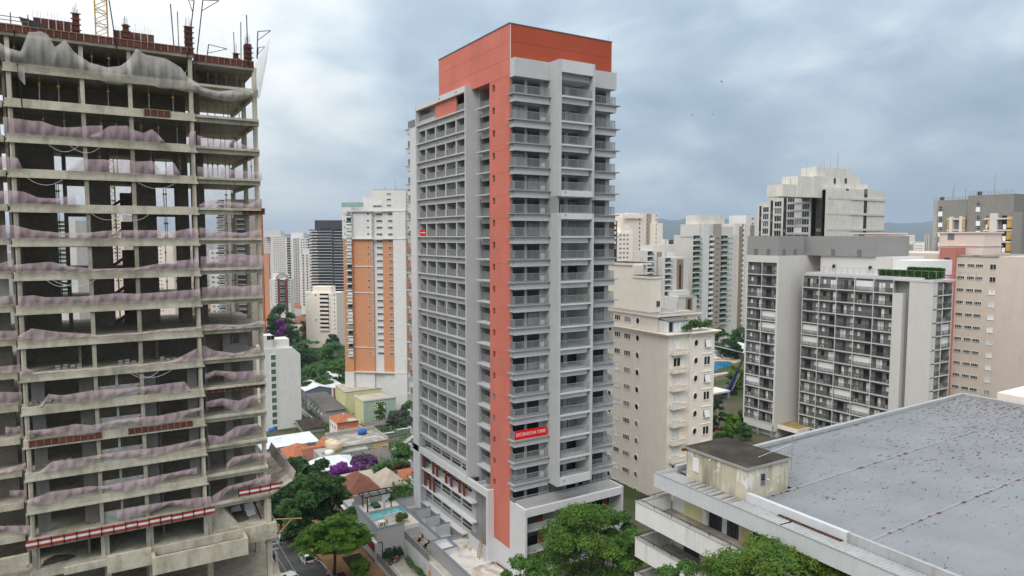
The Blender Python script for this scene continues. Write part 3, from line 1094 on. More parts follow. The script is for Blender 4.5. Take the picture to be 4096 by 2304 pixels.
# ---- left base: white band, recessed wall with ledges, shutters and strip windows
B(43.0, 43.4, 78.15, 103.06, 7.2, 8.2).build('base_band', 'grey_white', tw)
B(43.4, 44.3, 84.0, 103.0, 7.2, 8.0).build('band_roof', 'grey_light', tw)
B(43.0, 44.35, 77.8, 78.15, -1.62, 8.2).build('base_pillar', 'grey_white', tw)
MB().box(43.4, 46.3, 78.15, 78.35, 7.2, 8.0).box(43.4, 46.3, 80.0, 80.2, 7.2, 8.0).box(43.4, 46.3, 81.9, 82.1, 7.2, 8.0).box(43.4, 46.3, 78.35, 83.7, 7.0, 7.2).build('planter_box', 'grey_light', tw)
B(44.2, 45.25, 83.7, 100.4, 8.0, 10.4).build('base_wall', 'grey_light', tw)
B(44.2, 45.25, 83.4, 103.0, -6, 7.2).build('base_wall', 'grey_wall', tw)
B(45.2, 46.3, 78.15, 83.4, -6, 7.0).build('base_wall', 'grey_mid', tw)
B(43.05, 43.2, 78.2, 83.3, -1.6, 0.35).build('base_wall', 'grey_light', tw)
MB().mat(0).box(43.1, 43.14, 78.2, 83.0, 0.35, 1.0).build('railing', 'rail_mesh', tw)
for k in (-2, -3):
    B(43.3, 44.2, 82.9, 100.4, L(k) - 0.16, L(k) + 0.06).build('ledge', 'grey_white', tw)
B(43.3, 44.2, 86.0, 100.4, L(-4) - 0.1, L(-4) + 0.12).build('ledge', 'grey_white', tw)
B(43.0, 43.3, 100.4, 100.8, -6, 7.2).build('frame_side', 'grey_white', tw)
sw = {}
for i in range(5):
    a, b = edges[i] + 0.35, edges[i + 1] - 0.25
    w = b - a
    sw[i] = (a, MB().mat(0).box(44.08, 44.2, 0, w, 0, 1.25).mat(1).box(44.05, 44.08, 0.08, w - 0.08, 0.55, 1.17).mat(2).box(44.03, 44.08, 0.04, w - 0.04, 0.05, 0.45).mat(0).box(44.02, 44.1, 0, w, 0.45, 0.52).mesh('strip_window', ['grey_white', 'glass_dark', 'glass_mixed']))
    for z in (L(-1) + 0.75, L(-2) + 0.95, L(-3) + 0.95, L(-4) + 0.95):
        put('window', sw[i][1], tw, 0, a, z)
for k, ys in ((-2, (99.55, 96.0, 94.55, 91.35, 89.55, 86.8, 85.35)), (-3, (99.2, 97.2, 95.8))):
    for y in ys:
        B(43.5, 43.58, y, y + 0.72, L(k) + 0.08, L(k) + 2.36).build('shutter', 'shutter_brown', tw)
for z0 in (L(-1) + 0.3, L(-3) + 0.5):
    MB().box(44.17, 44.2, 90.6, 90.75, z0, z0 + 0.15).box(44.17, 44.2, 91.0, 91.15, z0, z0 + 0.15).build('vent', 'charcoal', tw)

# ---- banners hung on two balconies


def lettering(txt, size, mat, name='lettering'):
    cu = bpy.data.curves.new(name, 'FONT')
    cu.body, cu.size, cu.extrude = txt, size, 0.004
    cu.align_x, cu.align_y = 'CENTER', 'CENTER'
    ob = bpy.data.objects.new(name, cu)
    COL.objects.link(ob)
    bpy.context.view_layer.update()
    me = bpy.data.meshes.new_from_object(ob)
    bpy.data.objects.remove(ob)
    bpy.data.curves.remove(cu)
    me.materials.clear()
    me.materials.append(MT[mat])
    return me


bn = root('banner', 'red balcony banner reading DECORADO NA TORRE in white capitals', 'banner', (46.45, 72.45, L(2) + 0.12))
MB().box(44.0, 48.9, 72.44, 72.47, L(2) + 0.12, L(2) + 1.30).build('sheet', 'sign_red', bn)
lt = lettering('DECORADO NA TORRE', 0.58, 'white')
w = max(v.co.x for v in lt.vertices) - min(v.co.x for v in lt.vertices)
o = link('lettering', lt, bn, (0, -0.02, 0.6))
o.rotation_euler = (math.pi / 2, 0, 0)
o.scale = (4.45 / w, 1.05, 1)
bn = root('banner', 'small red banner with one line of white print on a left-hand balcony', 'banner', (43.4, 99.0, L(11) + 0.12))
B(43.40, 43.44, 98.1, 100.2, L(11) + 0.15, L(11) + 1.12).build('sheet', 'sign_red', bn)
mb = MB()
yy = 98.2
rr = random.Random(5)
while yy < 100.05:
    w = rr.uniform(0.05, 0.1)
    mb.box(43.385, 43.399, yy, yy + w, L(11) + 0.6, L(11) + 0.72)
    yy += w + 0.03
mb.build('print_line', 'white', bn)
# ================================================================== BUILDING UNDER CONSTRUCTION
S = lambda k: 54.04 - 3.03 * k
ORD = ['lowest', 'first', 'second', 'third', 'fourth', 'fifth', 'sixth', 'seventh', 'eighth', 'ninth', 'tenth', 'eleventh', 'twelfth', 'thirteenth', 'fourteenth', 'fifteenth', 'sixteenth', 'seventeenth']
nth = lambda k: ORD[k + 3]
XA, XB, XC, YF, YB = -6.6, 8.4, 14.5, 74.0, 90.0
cf = root('concrete_frame_building', 'unfinished bare concrete building frame hung with pink nets, left side', 'building', (4, 82, -6))
cols = [-6.25, -0.85, 2.95, 8.15]
n1 = lambda x, y: (x * .552, y * .552)
n2 = lambda x, y: (x * .552, 700 + y * .552)
n3 = lambda x, y: (x * .5547, 1500 + y * .5547)

for k in range(-1, 15):
    z = S(k)
    B(XA, XC - 0.05, YF + 0.4, YB, z - 0.25, z - 0.01).build('floor_slab', 'concrete', cf)
    B(XA, XB, YF, YF + 0.4, z - 0.68, z).build('edge_beam', 'concrete', cf)
    B(XA - 0.1, XB + 0.12, YF - 0.06, YF, z - 0.78, z - 0.60).build('beam_lip', 'concrete', cf)
    B(XB, XC, YF + 0.7, YF + 1.05, z - 0.66, z - 0.02).build('edge_beam', 'concrete', cf)
    B(-18, XA - 0.35, YF + 1.6, YF + 2.0, z - 0.62, z - 0.02).build('edge_beam', 'concrete', cf)
    B(-18, XA, YF + 2.0, YB, z - 0.25, z - 0.02).build('floor_slab', 'concrete', cf)
    B(XC - 0.35, XC, YF + 1.05, YB, z - 0.60, z - 0.26).build('side_beam', 'concrete', cf)
    zt = z + 3.03 - 0.69
    if k == -1:
        zt = 59.3
    for i, x in enumerate(cols):
        B(x - 0.17, x + 0.17, YF + 0.12, YF + 0.75, z - 0.005, zt).build('column', 'concrete', cf)
    B(XC - 0.5, XC - 0.1, YF + 0.8, YF + 1.25, z - 0.005, zt).build('column', 'concrete', cf)
    B(XC - 0.5, XC - 0.1, YF + 7.0, YF + 7.5, z - 0.005, z + 2.4).build('column', 'concrete', cf)
    B(XC - 0.55, XC - 0.1, YB - 0.6, YB - 0.1, z - 0.005, z + 2.4).build('column', 'concrete', cf)
    for x in (-11.0, -15.5):
        B(x - 0.2, x + 0.2, YF + 1.7, YF + 2.3, z - 0.015, zt + 0.02).build('column', 'concrete', cf)
    # shear walls and rooms behind the front
    W = MB()
    if -1 <= k <= 1:
        W.box(-6.4, 8.3, 81, 81.25, z, z + 2.75)
        W.box(8.3, 9.4, 78.5, 78.75, z, z + 2.75)
    elif k <= 7:
        for a, b in ((-6.4, -3.55), (-2.95, -2.6), (-0.9, 0.95), (3.3, 5.2), (7.3, 8.3)):
            W.box(a, b, 81, 81.25, z, z + 2.75)
        W.box(0.9, 1.1, 81.25, 88, z, z + 2.75).box(3.2, 3.4, 81.25, 88, z, z + 2.75)
        W.box(7.2, 8.4, 84, 84.2, z, z + 2.75).box(8.4, 9.7, 79.5, 79.7, z, z + 2.75)
        W.box(-2.6, -0.9, 81.05, 81.2, z + 2.1, z + 2.75).box(5.2, 7.3, 81.05, 81.2, z + 2.2, z + 2.75)
    else:
        W.box(-6.4, 14.2, 80, 80.25, z, z + 2.75)
        W.box(-2.1, -1.9, 75.2, 80, z, z + 2.75).box(4.4, 4.6, 76.5, 80, z, z + 2.75)
    W.box(-6.9, -6.7, 76, 90, z, z + 2.75)
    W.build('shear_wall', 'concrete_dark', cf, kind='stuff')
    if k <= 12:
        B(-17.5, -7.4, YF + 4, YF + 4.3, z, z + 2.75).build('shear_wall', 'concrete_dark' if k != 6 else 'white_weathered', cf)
    if 3 <= k <= 8:
        MB().hexa([(1.1, 82.2, z), (3.1, 82.2, z + 1.5), (3.1, 83.4, z + 1.5), (1.1, 83.4, z), (1.1, 82.2, z + 0.3), (3.1, 82.2, z + 1.8), (3.1, 83.4, z + 1.8), (1.1, 83.4, z + 0.3)]) \
            .box(2.0, 3.15, 83.5, 85.5, z + 0.0, z + 1.7).build('stair_flight', 'maroon', cf)

# ---- top formwork deck
B(-18, XB, YF - 0.1, YB, 59.30, 59.62).build('deck_form', 'concrete_dark', cf)
B(XB, XC - 0.1, YF + 0.6, YB, 58.95, 59.25).build('deck_form', 'concrete_dark', cf)
fpan = MB().mat(0).box(0, 1.12, -0.04, 0, 0, 0.62).mat(1).box(0, 0.06, -0.09, -0.041, 0, 0.64).box(0.54, 0.6, -0.09, -0.041, 0, 0.64).box(0, 1.12, -0.085, -0.041, 0.58, 0.66).mesh('form_panel', ['form_red', 'form_frame'])
x = -17.5
while x < XB - 0.9:
    put('form_panel', fpan, cf, x, YF - 0.1, 59.60)
    x += 1.13
x = XB + 0.1
while x < XC - 1.1:
    put('form_panel', fpan, cf, x, YF + 0.6, 59.22)
    x += 1.13
for k, a, b in ((0, 4.0, 5.6), (10, -6.2, -1.3), (10, 1.6, 7.4), (9, 8.7, 14.2), (3, 12.6, 14.3)):
    x = a
    while x < b - 0.3:
        put('form_panel', fpan, cf, x, (YF - 0.06) if a < XB else YF + 0.66, S(k) - 0.62, label='leftover red edge form')
        x += 1.13

# ---- red column forms with starter bars on the deck
def column_form(x, y, z, h, w, d, label, bars=10):
    r = root('column_formwork', label, 'formwork', (x, y, z), group='red column forms on the top deck')
    for s in (-1, 1):
        B(x + s * w / 2 - 0.03, x + s * w / 2 + 0.03, y - d / 2, y + d / 2, z, z + h).build('form_panel', 'form_red', r)
        B(x - w / 2, x + w / 2, y + s * (d / 2 + 0.03) - 0.03, y + s * (d / 2 + 0.03) + 0.03, z, z + h).build('form_panel', 'form_red', r)
    q = 0
    while q < h - 0.2:
        B(x - w / 2 - 0.16, x + w / 2 + 0.16, y - d / 2 - 0.16, y - d / 2 - 0.061, z + 0.25 + q, z + 0.36 + q).build('clamp', 'form_red', r)
        q += 0.5
    m = MB()
    for i in range(bars):
        bx, by = x - w / 2 + 0.06 + (w - 0.12) * ((i * 7) % bars) / (bars - 1), y - d / 2 + 0.06 + (d - 0.12) * (i % 2)
        m.tube((bx, by, z + h * 0.5), (bx + random.uniform(-0.04, 0.04), by, z + h + random.uniform(0.5, 1.1)), 0.014, k=4)
    m.build('starter_bars', 'rebar', r, kind='stuff')


column_form(-1.15, 78, 59.6, 3.3, 0.5, 0.8, 'red column form with starter bars left of the crane mast', 12)
column_form(2.95, 78, 59.6, 3.0, 0.45, 0.8, 'red column form with tall starter bars just right of the crane mast', 10)
column_form(8.2, 75.2, 59.6, 2.9, 0.6, 0.8, 'red column form above the inner corner of the concrete frame', 8)
column_form(13.9, 76.4, 59.2, 2.7, 0.6, 0.9, 'red column form at the right end of the top deck', 10)
column_form(12.9, 77.4, 59.2, 1.9, 0.4, 0.6, 'short red column form beside the one at the right end of the deck', 6)
column_form(-8.6, 78, 59.6, 4.0, 0.7, 0.9, 'red column form cut by the left edge of the picture', 8)
for nm, x0, x1, y, h, lab in (('a', -4.6, -0.9, 80, 3.1, 'long red wall form on the top deck, left of the crane mast'), ('b', 1.9, 5.2, 79.5, 2.8, 'long red wall form on the top deck, right of the crane mast')):
    r = root('wall_formwork', lab, 'formwork', ((x0 + x1) / 2, y, 59.6), group='red wall forms on the top deck')
    x = x0
    while x < x1 - 0.2:
        B(x, x + 0.58, y - 0.05, y, 59.62, 59.6 + h).build('form_panel', 'form_red', r)
        B(x + 0.02, x + 0.09, y - 0.16, y - 0.051, 59.62, 59.55 + h).build('stud', 'form_frame', r)
        x += 0.6
    for q in (0.5, 1.1, 1.7):
        B(x0 - 0.1, x1 + 0.1, y - 0.26, y - 0.161, 59.6 + q, 59.7 + q).build('waler', 'form_frame', r)
    m = MB()
    for i in range(14):
        bx = x0 + (x1 - x0) * i / 13
        m.tube((bx, y + 0.1, 59.7), (bx + random.uniform(-.05, .05), y + 0.1, 59.6 + h + random.uniform(0.3, 0.9)), 0.014, k=4)
    m.build('starter_bars', 'rebar', r, kind='stuff')
r = root('scaffold_table', 'low scaffold of brown tubes and dark sheets at the left of the top deck', 'scaffold', (-5.6, 79, 59.6))
for i in range(7):
    B(-7.6, -4.8, 78.2, 78.26, 60.0 + i * 0.33, 60.06 + i * 0.33).build('rail', 'form_frame', r)
for x in (-7.5, -6.2, -4.9):
    MB().tube((x, 78.3, 59.6), (x, 78.3, 62.4), 0.05, k=5).build('standard', 'form_frame', r)
MB().hexa([(-4.9, 78.5, 60), (-4.0, 78.5, 60), (-4.0, 79.5, 60), (-4.9, 79.5, 60), (-5.6, 78.5, 62.2), (-3.6, 78.5, 61.8), (-3.6, 79.5, 61.8), (-5.6, 79.5, 62.2)]).build('sheet', 'charcoal', r)

# ---- crane mast behind the frame
cx, cyy, cw = 1.15, 97.0, 1.25
cr_ = root('crane_mast', 'yellow lattice mast of the tower crane behind the unfinished building', 'crane', (cx, cyy, ground_z(cx, cyy)))
m = MB()
for sx_ in (-1, 1):
    for sy_ in (-1, 1):
        m.box(cx + sx_ * cw / 2 - 0.07, cx + sx_ * cw / 2 + 0.07, cyy + sy_ * cw / 2 - 0.07, cyy + sy_ * cw / 2 + 0.07, ground_z(cx, cyy), 92)
m.build('mast_leg', 'crane_yellow', cr_, kind='stuff')
m = MB()
z, f = 40.0, 1
while z < 92:
    for (ax_, ay_), (bx_, by_) in (((-1, -1), (1, -1)), ((1, -1), (1, 1)), ((1, 1), (-1, 1)), ((-1, 1), (-1, -1))):
        pa = (cx + ax_ * cw / 2, cyy + ay_ * cw / 2)
        pb = (cx + bx_ * cw / 2, cyy + by_ * cw / 2)
        m.bar((*pa, z), (*pb, z), 0.06)
        m.bar((*pa, z), (*pb, z + 0.8), 0.06)
        m.bar((*pb, z + 0.8), (*pa, z + 1.6), 0.06)
    z += 1.6
m.build('lattice', 'crane_yellow', cr_, kind='stuff')

# ---- nets
def smoothstep_list(pts, xs):
    return np.interp(xs, [p[0] for p in pts], [p[1] for p in pts])


def net(conv, pts, zb, y, mat, label, group, sag=0.12, name='safety_net', bot=None, k_row=0):
    tp = sorted(on_y(*conv(px, py), y) for px, py in pts)
    x0, x1 = tp[0][0], tp[-1][0]
    nxn = max(6, int((x1 - x0) / 0.11))
    xs = np.linspace(x0, x1, nxn + 1)
    zt = smoothstep_list(tp, xs)
    if bot is not None:
        bp = sorted(on_y(*conv(px, py), y) for px, py in bot)
        zbs = smoothstep_list(bp, xs)
    else:
        zbs = np.full(len(xs), zb) + 0.04 * np.sin(xs * 1.7)
    if k_row >= 9 and bot is None:
        zbs = np.maximum(zbs, zt - (0.78 + 0.3 * np.sin(xs * 0.9 + k_row) + 0.08 * np.sin(xs * 2.3)))
    zt = np.maximum(zt, zbs + 0.14)
    v, f, R = [], [], 7
    ph = random.uniform(0, 6)
    for j in range(R + 1):
        tj = j / R
        for i, x in enumerate(xs):
            fold = (0.05 * math.sin(x * 2.1 + ph + 1.4 * tj) + 0.055 * math.sin(x * 6.1 + ph * 2 - tj) + 0.035 * math.sin(x * 11.7 + ph * 5 + tj)) * (0.4 + math.sin(tj * math.pi))
            v.append((x, y - 0.12 + fold - sag * math.sin(tj * math.pi), zbs[i] + (zt[i] - zbs[i]) * tj ))
    for j in range(R):
        for i in range(nxn):
            q = j * (nxn + 1) + i
            f.append((q, q + 1, q + nxn + 2, q + nxn + 1))
    ox, oz = (x0 + x1) / 2, float(np.min(zbs))
    me = bpy.data.meshes.new(name)
    me.from_pydata([(a - ox, b - y, c - oz) for a, b, c in v], [], f)
    me.materials.append(MT[mat])
    me.polygons.foreach_set('use_smooth', [True] * len(f))
    return link(name, me, None, (ox, y, oz), label=label, cat='net', group=group)


G = 'pink nets on the concrete frame'
YM, YR, YL = YF - 0.07, YF + 0.62, YF + 1.55
NETS = [
    (1, n1, YM, 'long left stretch of pink net', [(22, 848), (120, 860), (240, 878), (300, 878), (370, 905), (450, 925), (560, 922), (640, 912), (742, 910)]),
    (1, n1, YM, 'peaked middle stretch of pink net', [(650, 985), (720, 960), (790, 915), (850, 912), (920, 912), (950, 935), (1035, 965), (1100, 938), (1130, 960), (1190, 1025)]),
    (1, n1, YM, 'short scrap of pink net at the inner corner', [(1360, 1035), (1372, 950), (1418, 950)]),
    (1, n1, YR, 'sagging pink net of the right bay', [(1425, 980), (1500, 1000), (1600, 1020), (1690, 1010), (1760, 1050), (1875, 1085)]),
    (2, n1, YM, 'small left scrap of pink net', [(-30, 1135), (45, 1135), (130, 1145), (160, 1215)]),
    (2, n1, YM, 'high middle pink net with torn ends', [(490, 1230), (570, 1155), (740, 1155), (850, 1165), (930, 1160), (1000, 1172), (1100, 1165), (1170, 1240), (1260, 1180), (1300, 1250)]),
    (2, n1, YR, 'level pink net of the right bay', [(1425, 1205), (1500, 1215), (1600, 1215), (1720, 1235), (1840, 1245), (1893, 1240)]),
    (3, n2, YM, 'left half pink net tapering to a tip', [(-30, 118), (90, 112), (170, 120), (280, 165), (420, 170), (550, 140), (556, 200)]),
    (3, n2, YR, 'peaked pink net of the right bay', [(1440, 215), (1525, 180), (1590, 185), (1700, 200), (1800, 215), (1885, 165)]),
    (4, n2, YM, 'full length pink net', [(85, 360), (250, 400), (450, 420), (640, 418), (750, 405), (900, 400), (1150, 400), (1250, 410), (1380, 385), (1435, 390)]),
    (4, n2, YL, 'pink net of the left wing', [(-30, 365), (80, 360)]),
    (4, n2, YR, 'pink net of the right bay', [(1440, 380), (1500, 385), (1620, 410), (1750, 420), (1893, 395)]),
    (5, n2, YL, 'pink net of the left wing', [(-30, 650), (98, 610)]),
    (5, n2, YM, 'full length pink net', [(105, 650), (370, 628), (500, 660), (700, 680), (1000, 670), (1200, 630), (1440, 605)]),
    (5, n2, YR, 'pink net of the right bay', [(1450, 590), (1550, 590), (1700, 572), (1800, 580), (1908, 585)]),
    (6, n2, YL, 'pink net of the left wing', [(-30, 885), (112, 865)]),
    (6, n2, YM, 'full length pink net', [(130, 880), (240, 870), (330, 885), (560, 880), (700, 870), (850, 855), (1000, 860), (1200, 845), (1450, 825)]),
    (6, n2, YR, 'pink net of the right bay', [(1460, 815), (1600, 800), (1750, 805), (1895, 795)]),
    (7, n2, YL, 'pink net of the left wing', [(-30, 1130), (125, 1125)]),
    (7, n2, YM, 'full length pink net', [(130, 1165), (230, 1110), (420, 1135), (650, 1150), (800, 1175), (1000, 1140), (1100, 1125), (1250, 1110), (1460, 1095)]),
    (7, n2, YR, 'pink net of the right bay', [(1465, 1085), (1600, 1080), (1750, 1090), (1880, 1055), (1915, 1060)]),
    (8, n2, YL, 'pink net of the left wing', [(-30, 1390), (148, 1370)]),
    (8, n2, YM, 'full length pink net', [(155, 1370), (250, 1430), (400, 1415), (600, 1410), (900, 1390), (1150, 1380), (1300, 1320), (1425, 1255)]),
    (8, n2, YR, 'pink net of the right bay', [(1430, 1235), (1480, 1235), (1550, 1270), (1700, 1290), (1800, 1270), (1885, 1235)]),
    (9, n3, YL, 'pink net of the left wing', [(-30, 120), (160, 122)]),
    (9, n3, YM, 'slanting pink net', [(290, 215), (350, 135), (450, 145), (660, 110), (900, 95), (1050, 80), (1200, 60), (1330, 45), (1375, 100)]),
    (9, n3, YR, 'pink net of the right bay', [(1485, 190), (1600, 165), (1720, 185), (1800, 150), (1915, 125)]),
    (10, n3, YL, 'pink net of the left wing', [(40, 370), (110, 375), (145, 360), (165, 410)]),
    (10, n3, YM, 'full length pink net', [(190, 400), (350, 385), (550, 350), (660, 360), (850, 320), (1020, 300), (1150, 290), (1300, 260), (1455, 228)]),
    (10, n3, YR, 'pink net of the right bay', [(1500, 430), (1600, 440), (1700, 370), (1860, 345)]),
    (11, n3, YL, 'pink net of the left wing', [(-30, 690), (190, 630)]),
    (11, n3, YM, 'full length pink net', [(290, 690), (380, 620), (550, 600), (730, 570), (900, 545), (1050, 530), (1200, 510), (1350, 480), (1480, 450)]),
    (11, n3, YR, 'pink net of the right bay', [(1630, 640), (1680, 590), (1820, 565), (1945, 555)]),
    (12, n3, YL, 'pink net of the left wing', [(70, 830), (185, 825)]),
    (12, n3, YM, 'full length pink net', [(195, 900), (360, 840), (640, 800), (730, 800), (1050, 740), (1150, 720), (1420, 665)]),
    (12, n3, YR, 'pink net of the right bay', [(1530, 870), (1640, 800), (1800, 760), (1950, 710)]),
    (13, n3, YL, 'pink net of the left wing', [(-30, 1085), (220, 1080)]),
    (13, n3, YM, 'drooping pink net', [(840, 975), (1080, 930), (1240, 905), (1520, 870)]),
]
NETS.append((9, n2, YR, 'low pink net of the right bay', [(1485, 1440), (1560, 1415), (1700, 1425), (1800, 1418), (1925, 1412)]))
for k, conv, y, lab, pts in NETS:
    if y == YR and conv is n3:
        k += 1
    net(conv, pts, S(k) - 0.12, y, 'net_pink', f'{lab}, {nth(k)} floor edge from the frame top', G, k_row=k)
# grey net swags under the deck
net(n1, [(-40, 290), (60, 350), (150, 375), (180, 300), (205, 235), (300, 230), (350, 255), (400, 345), (470, 290), (540, 380), (650, 455), (780, 490), (870, 480), (930, 440), (985, 355), (1060, 400), (1200, 425), (1310, 490), (1360, 560), (1440, 610)],
    0, YF - 0.25, 'net_grey', 'big grey net swagged under the top deck of the concrete frame', 'grey nets under the deck', 0.45,
    bot=[(-40, 420), (150, 470), (330, 500), (580, 520), (650, 560), (780, 605), (880, 618), (960, 600), (1060, 600), (1150, 640), (1250, 645), (1350, 665), (1440, 680)])
net(n1, [(1440, 620), (1500, 645), (1580, 665), (1700, 650), (1830, 660)], 0, YF + 0.5, 'net_grey', 'grey net strip along the right bay under the top deck', 'grey nets under the deck', 0.3,
    bot=[(1440, 690), (1540, 715), (1620, 732), (1700, 738), (1790, 715), (1835, 705)])
net(n1, [(1820, 560), (1850, 470), (1900, 380), (1950, 275)], 0, YF + 0.6, 'net_grey', 'grey net pulled up to the post at the right corner of the deck', 'grey nets under the deck', 0.3,
    bot=[(1820, 700), (1880, 720), (1925, 480), (1952, 285)])
net(n1, [(130, 480), (178, 478)], 0, YF - 0.2, 'net_grey', 'short grey net tail hanging near the left edge of the frame', 'grey nets under the deck', 0.1, bot=[(130, 560), (178, 615)])
net(n1, [(880, 5), (980, 40), (1100, 48), (1235, 32), (1295, 5)], 0, 79.0, 'net_thin', 'thin pale net between posts above the top deck, left of the tall posts', 'pale nets above the deck', 0.3, bot=[(880, 240), (1000, 290), (1295, 340)])
net(n1, [(1295, 5), (1340, 85), (1390, 140), (1450, 160), (1500, 150), (1545, 120), (1578, 70)], 0, 78.6, 'net_thin', 'thin pale net sagging between the tall posts above the deck', 'pale nets above the deck', 0.3, bot=[(1295, 340), (1400, 370), (1578, 400)])
net(n1, [(1578, 70), (1610, 170), (1660, 225), (1720, 240), (1760, 215), (1782, 165)], 0, 78.2, 'net_thin', 'thin pale net sagging above the right bay of the deck', 'pale nets above the deck', 0.3, bot=[(1578, 400), (1680, 420), (1782, 430)])

# ---- net posts with brackets on the deck
def net_post(px0, py0, px1, py1, y, label, arm=None, r_=0.05):
    x0, z0 = on_y(*n1(px0, py0), y)
    x1, z1 = on_y(*n1(px1, py1), y)
    r = root('net_post', label, 'post', (x0, y, z0), group='dark posts on the top deck')
    MB().tube((x0, y, z0), (x1, y, z1), r_, k=6).build('post', 'black_metal', r)
    if arm:
        (ax_, ay_), (bx_, by_) = arm
        xa, za = on_y(*n1(ax_, ay_), y)
        xb, zb_ = on_y(*n1(bx_, by_), y)
        MB().tube((x1, y, z1), (xa, y, za), r_ * 0.8, k=5).build('arm', 'black_metal', r)
        MB().tube((xa, y, za), (xb, y, zb_), r_ * 0.7, k=5).build('brace', 'black_metal', r)


net_post(1260, 330, 1235, 28, 77.5, 'slanting dark post right of the crane mast on the deck')
net_post(1295, 340, 1285, 82, 78.5, 'thin upright post beside the slanting post on the deck', r_=0.04)
net_post(1345, 520, 1407, 5, YF - 0.25, 'long dark post leaning right with a bracket at its top, inner corner of the deck', ((1365, -5), (1395, 85)))
net_post(1408, 570, 1470, 0, YF - 0.3, 'longest dark post with a triangular bracket at its top', ((1588, 5), (1460, 80)))
net_post(1700, 430, 1693, 232, 77, 'shortest upright post above the right bay', r_=0.04)
net_post(1747, 440, 1745, 160, 76, 'middle upright post above the right bay', r_=0.045)
net_post(1800, 480, 1786, 108, YF + 0.5, 'tallest upright post above the right bay')
net_post(1500, 410, 1512, 322, 75.5, 'small triangular bracket standing on the right bay deck', ((1646, 355), (1505, 385)), 0.045)
net_post(1862, 420, 1868, 228, YF + 0.5, 'bracket post at the far right corner of the deck', ((1962, 222), (1865, 295)))
net_post(1864, 430, 1872, 345, 75.2, 'lower small bracket at the far right corner of the deck', ((1918, 338), (1868, 395)), 0.04)
net_post(170, 860, 100, 215, YF - 0.3, 'long brown pole leaning on the left part of the frame', None, 0.05)
net_post(865, 480, 790, 0, YF - 0.3, 'long brown pole leaning just right of the crane mast', None, 0.05)

# ---- adjustable props between slabs
prop_m = MB().mat(0).tube((0, 0, 0), (0, 0, 1.5), 0.045, k=6).tube((0, 0, 1.5), (0, 0, 2.72), 0.033, k=6).box(-0.1, 0.1, -0.1, 0.1, 2.72, 2.75).box(-0.1, 0.1, -0.1, 0.1, 0, 0.015).mesh('prop_tube', 'steel_prop')
prop_c = MB().tube((0, 0, 1.42), (0, 0, 1.6), 0.085, k=8).box(-0.16, 0.16, -0.02, 0.02, 1.48, 1.54).mesh('prop_collar', 'prop_yellow')
PROPS = [(-1, n1, 600, [110, 670, 795, 1065], YF + 1.0), (0, n1, 740, [288, 430, 575, 785, 955, 1080, 1255], YF + 0.9), (1, n1, 1000, [318, 470, 735, 845, 1025, 1150, 1285], YF + 0.9),
         (2, n1, 1230, [725, 852, 1095, 1203, 1305], YF + 1.0), (-1, n1, 690, [1510, 1570, 1640, 1720, 1755], YF + 3), (0, n1, 890, [1508, 1560, 1622, 1655, 1695, 1735], YF + 3),
         (1, n1, 1100, [1510, 1550, 1600, 1632, 1690, 1720, 1755], YF + 3), (2, n1, 1310, [1510, 1545, 1580, 1635, 1665, 1700, 1775, 1825], YF + 3), (3, n2, 240, [1642, 1680], YF + 4),
         (4, n2, 470, [1650, 1685, 1700], YF + 4), (5, n2, 690, [1655, 1688, 1703], YF + 4), (6, n2, 890, [1690, 1710], YF + 4), (7, n2, 1100, [1675], YF + 3), (8, n2, 1300, [1685], YF + 3),
         (3, n2, 220, [415, 430, 1000, 1190, 1205], YF + 6), (4, n2, 470, [270, 425, 440, 1200, 1215, 1300], YF + 6), (5, n2, 700, [430, 445, 1015, 1025, 1205, 1305, 1320], YF + 6), (6, n2, 930, [445, 455, 1215, 1290, 1305], YF + 6)]
for k, conv, yy, xs_, y in PROPS:
    for ip, px in enumerate(xs_):
        x = on_y(*conv(px, yy), y)[0]
        bay_ = 'right bay' if x > XB else ('main front' if y < YF + 2 else 'dark interior')
        r = root('steel_prop', f'{ORD[ip + 1]} grey steel prop from the left, {bay_}, {nth(k)} slab from the top', 'prop', (x, y, S(k) - 0.01), group='steel props between the slabs')
        r.rotation_euler = (random.uniform(-.015, .015), random.uniform(-.015, .015), random.uniform(0, 3))
        link('tube', prop_m, r)
        link('collar', prop_c, r)
        ORG[r.name] = Vector((0, 0, 0))

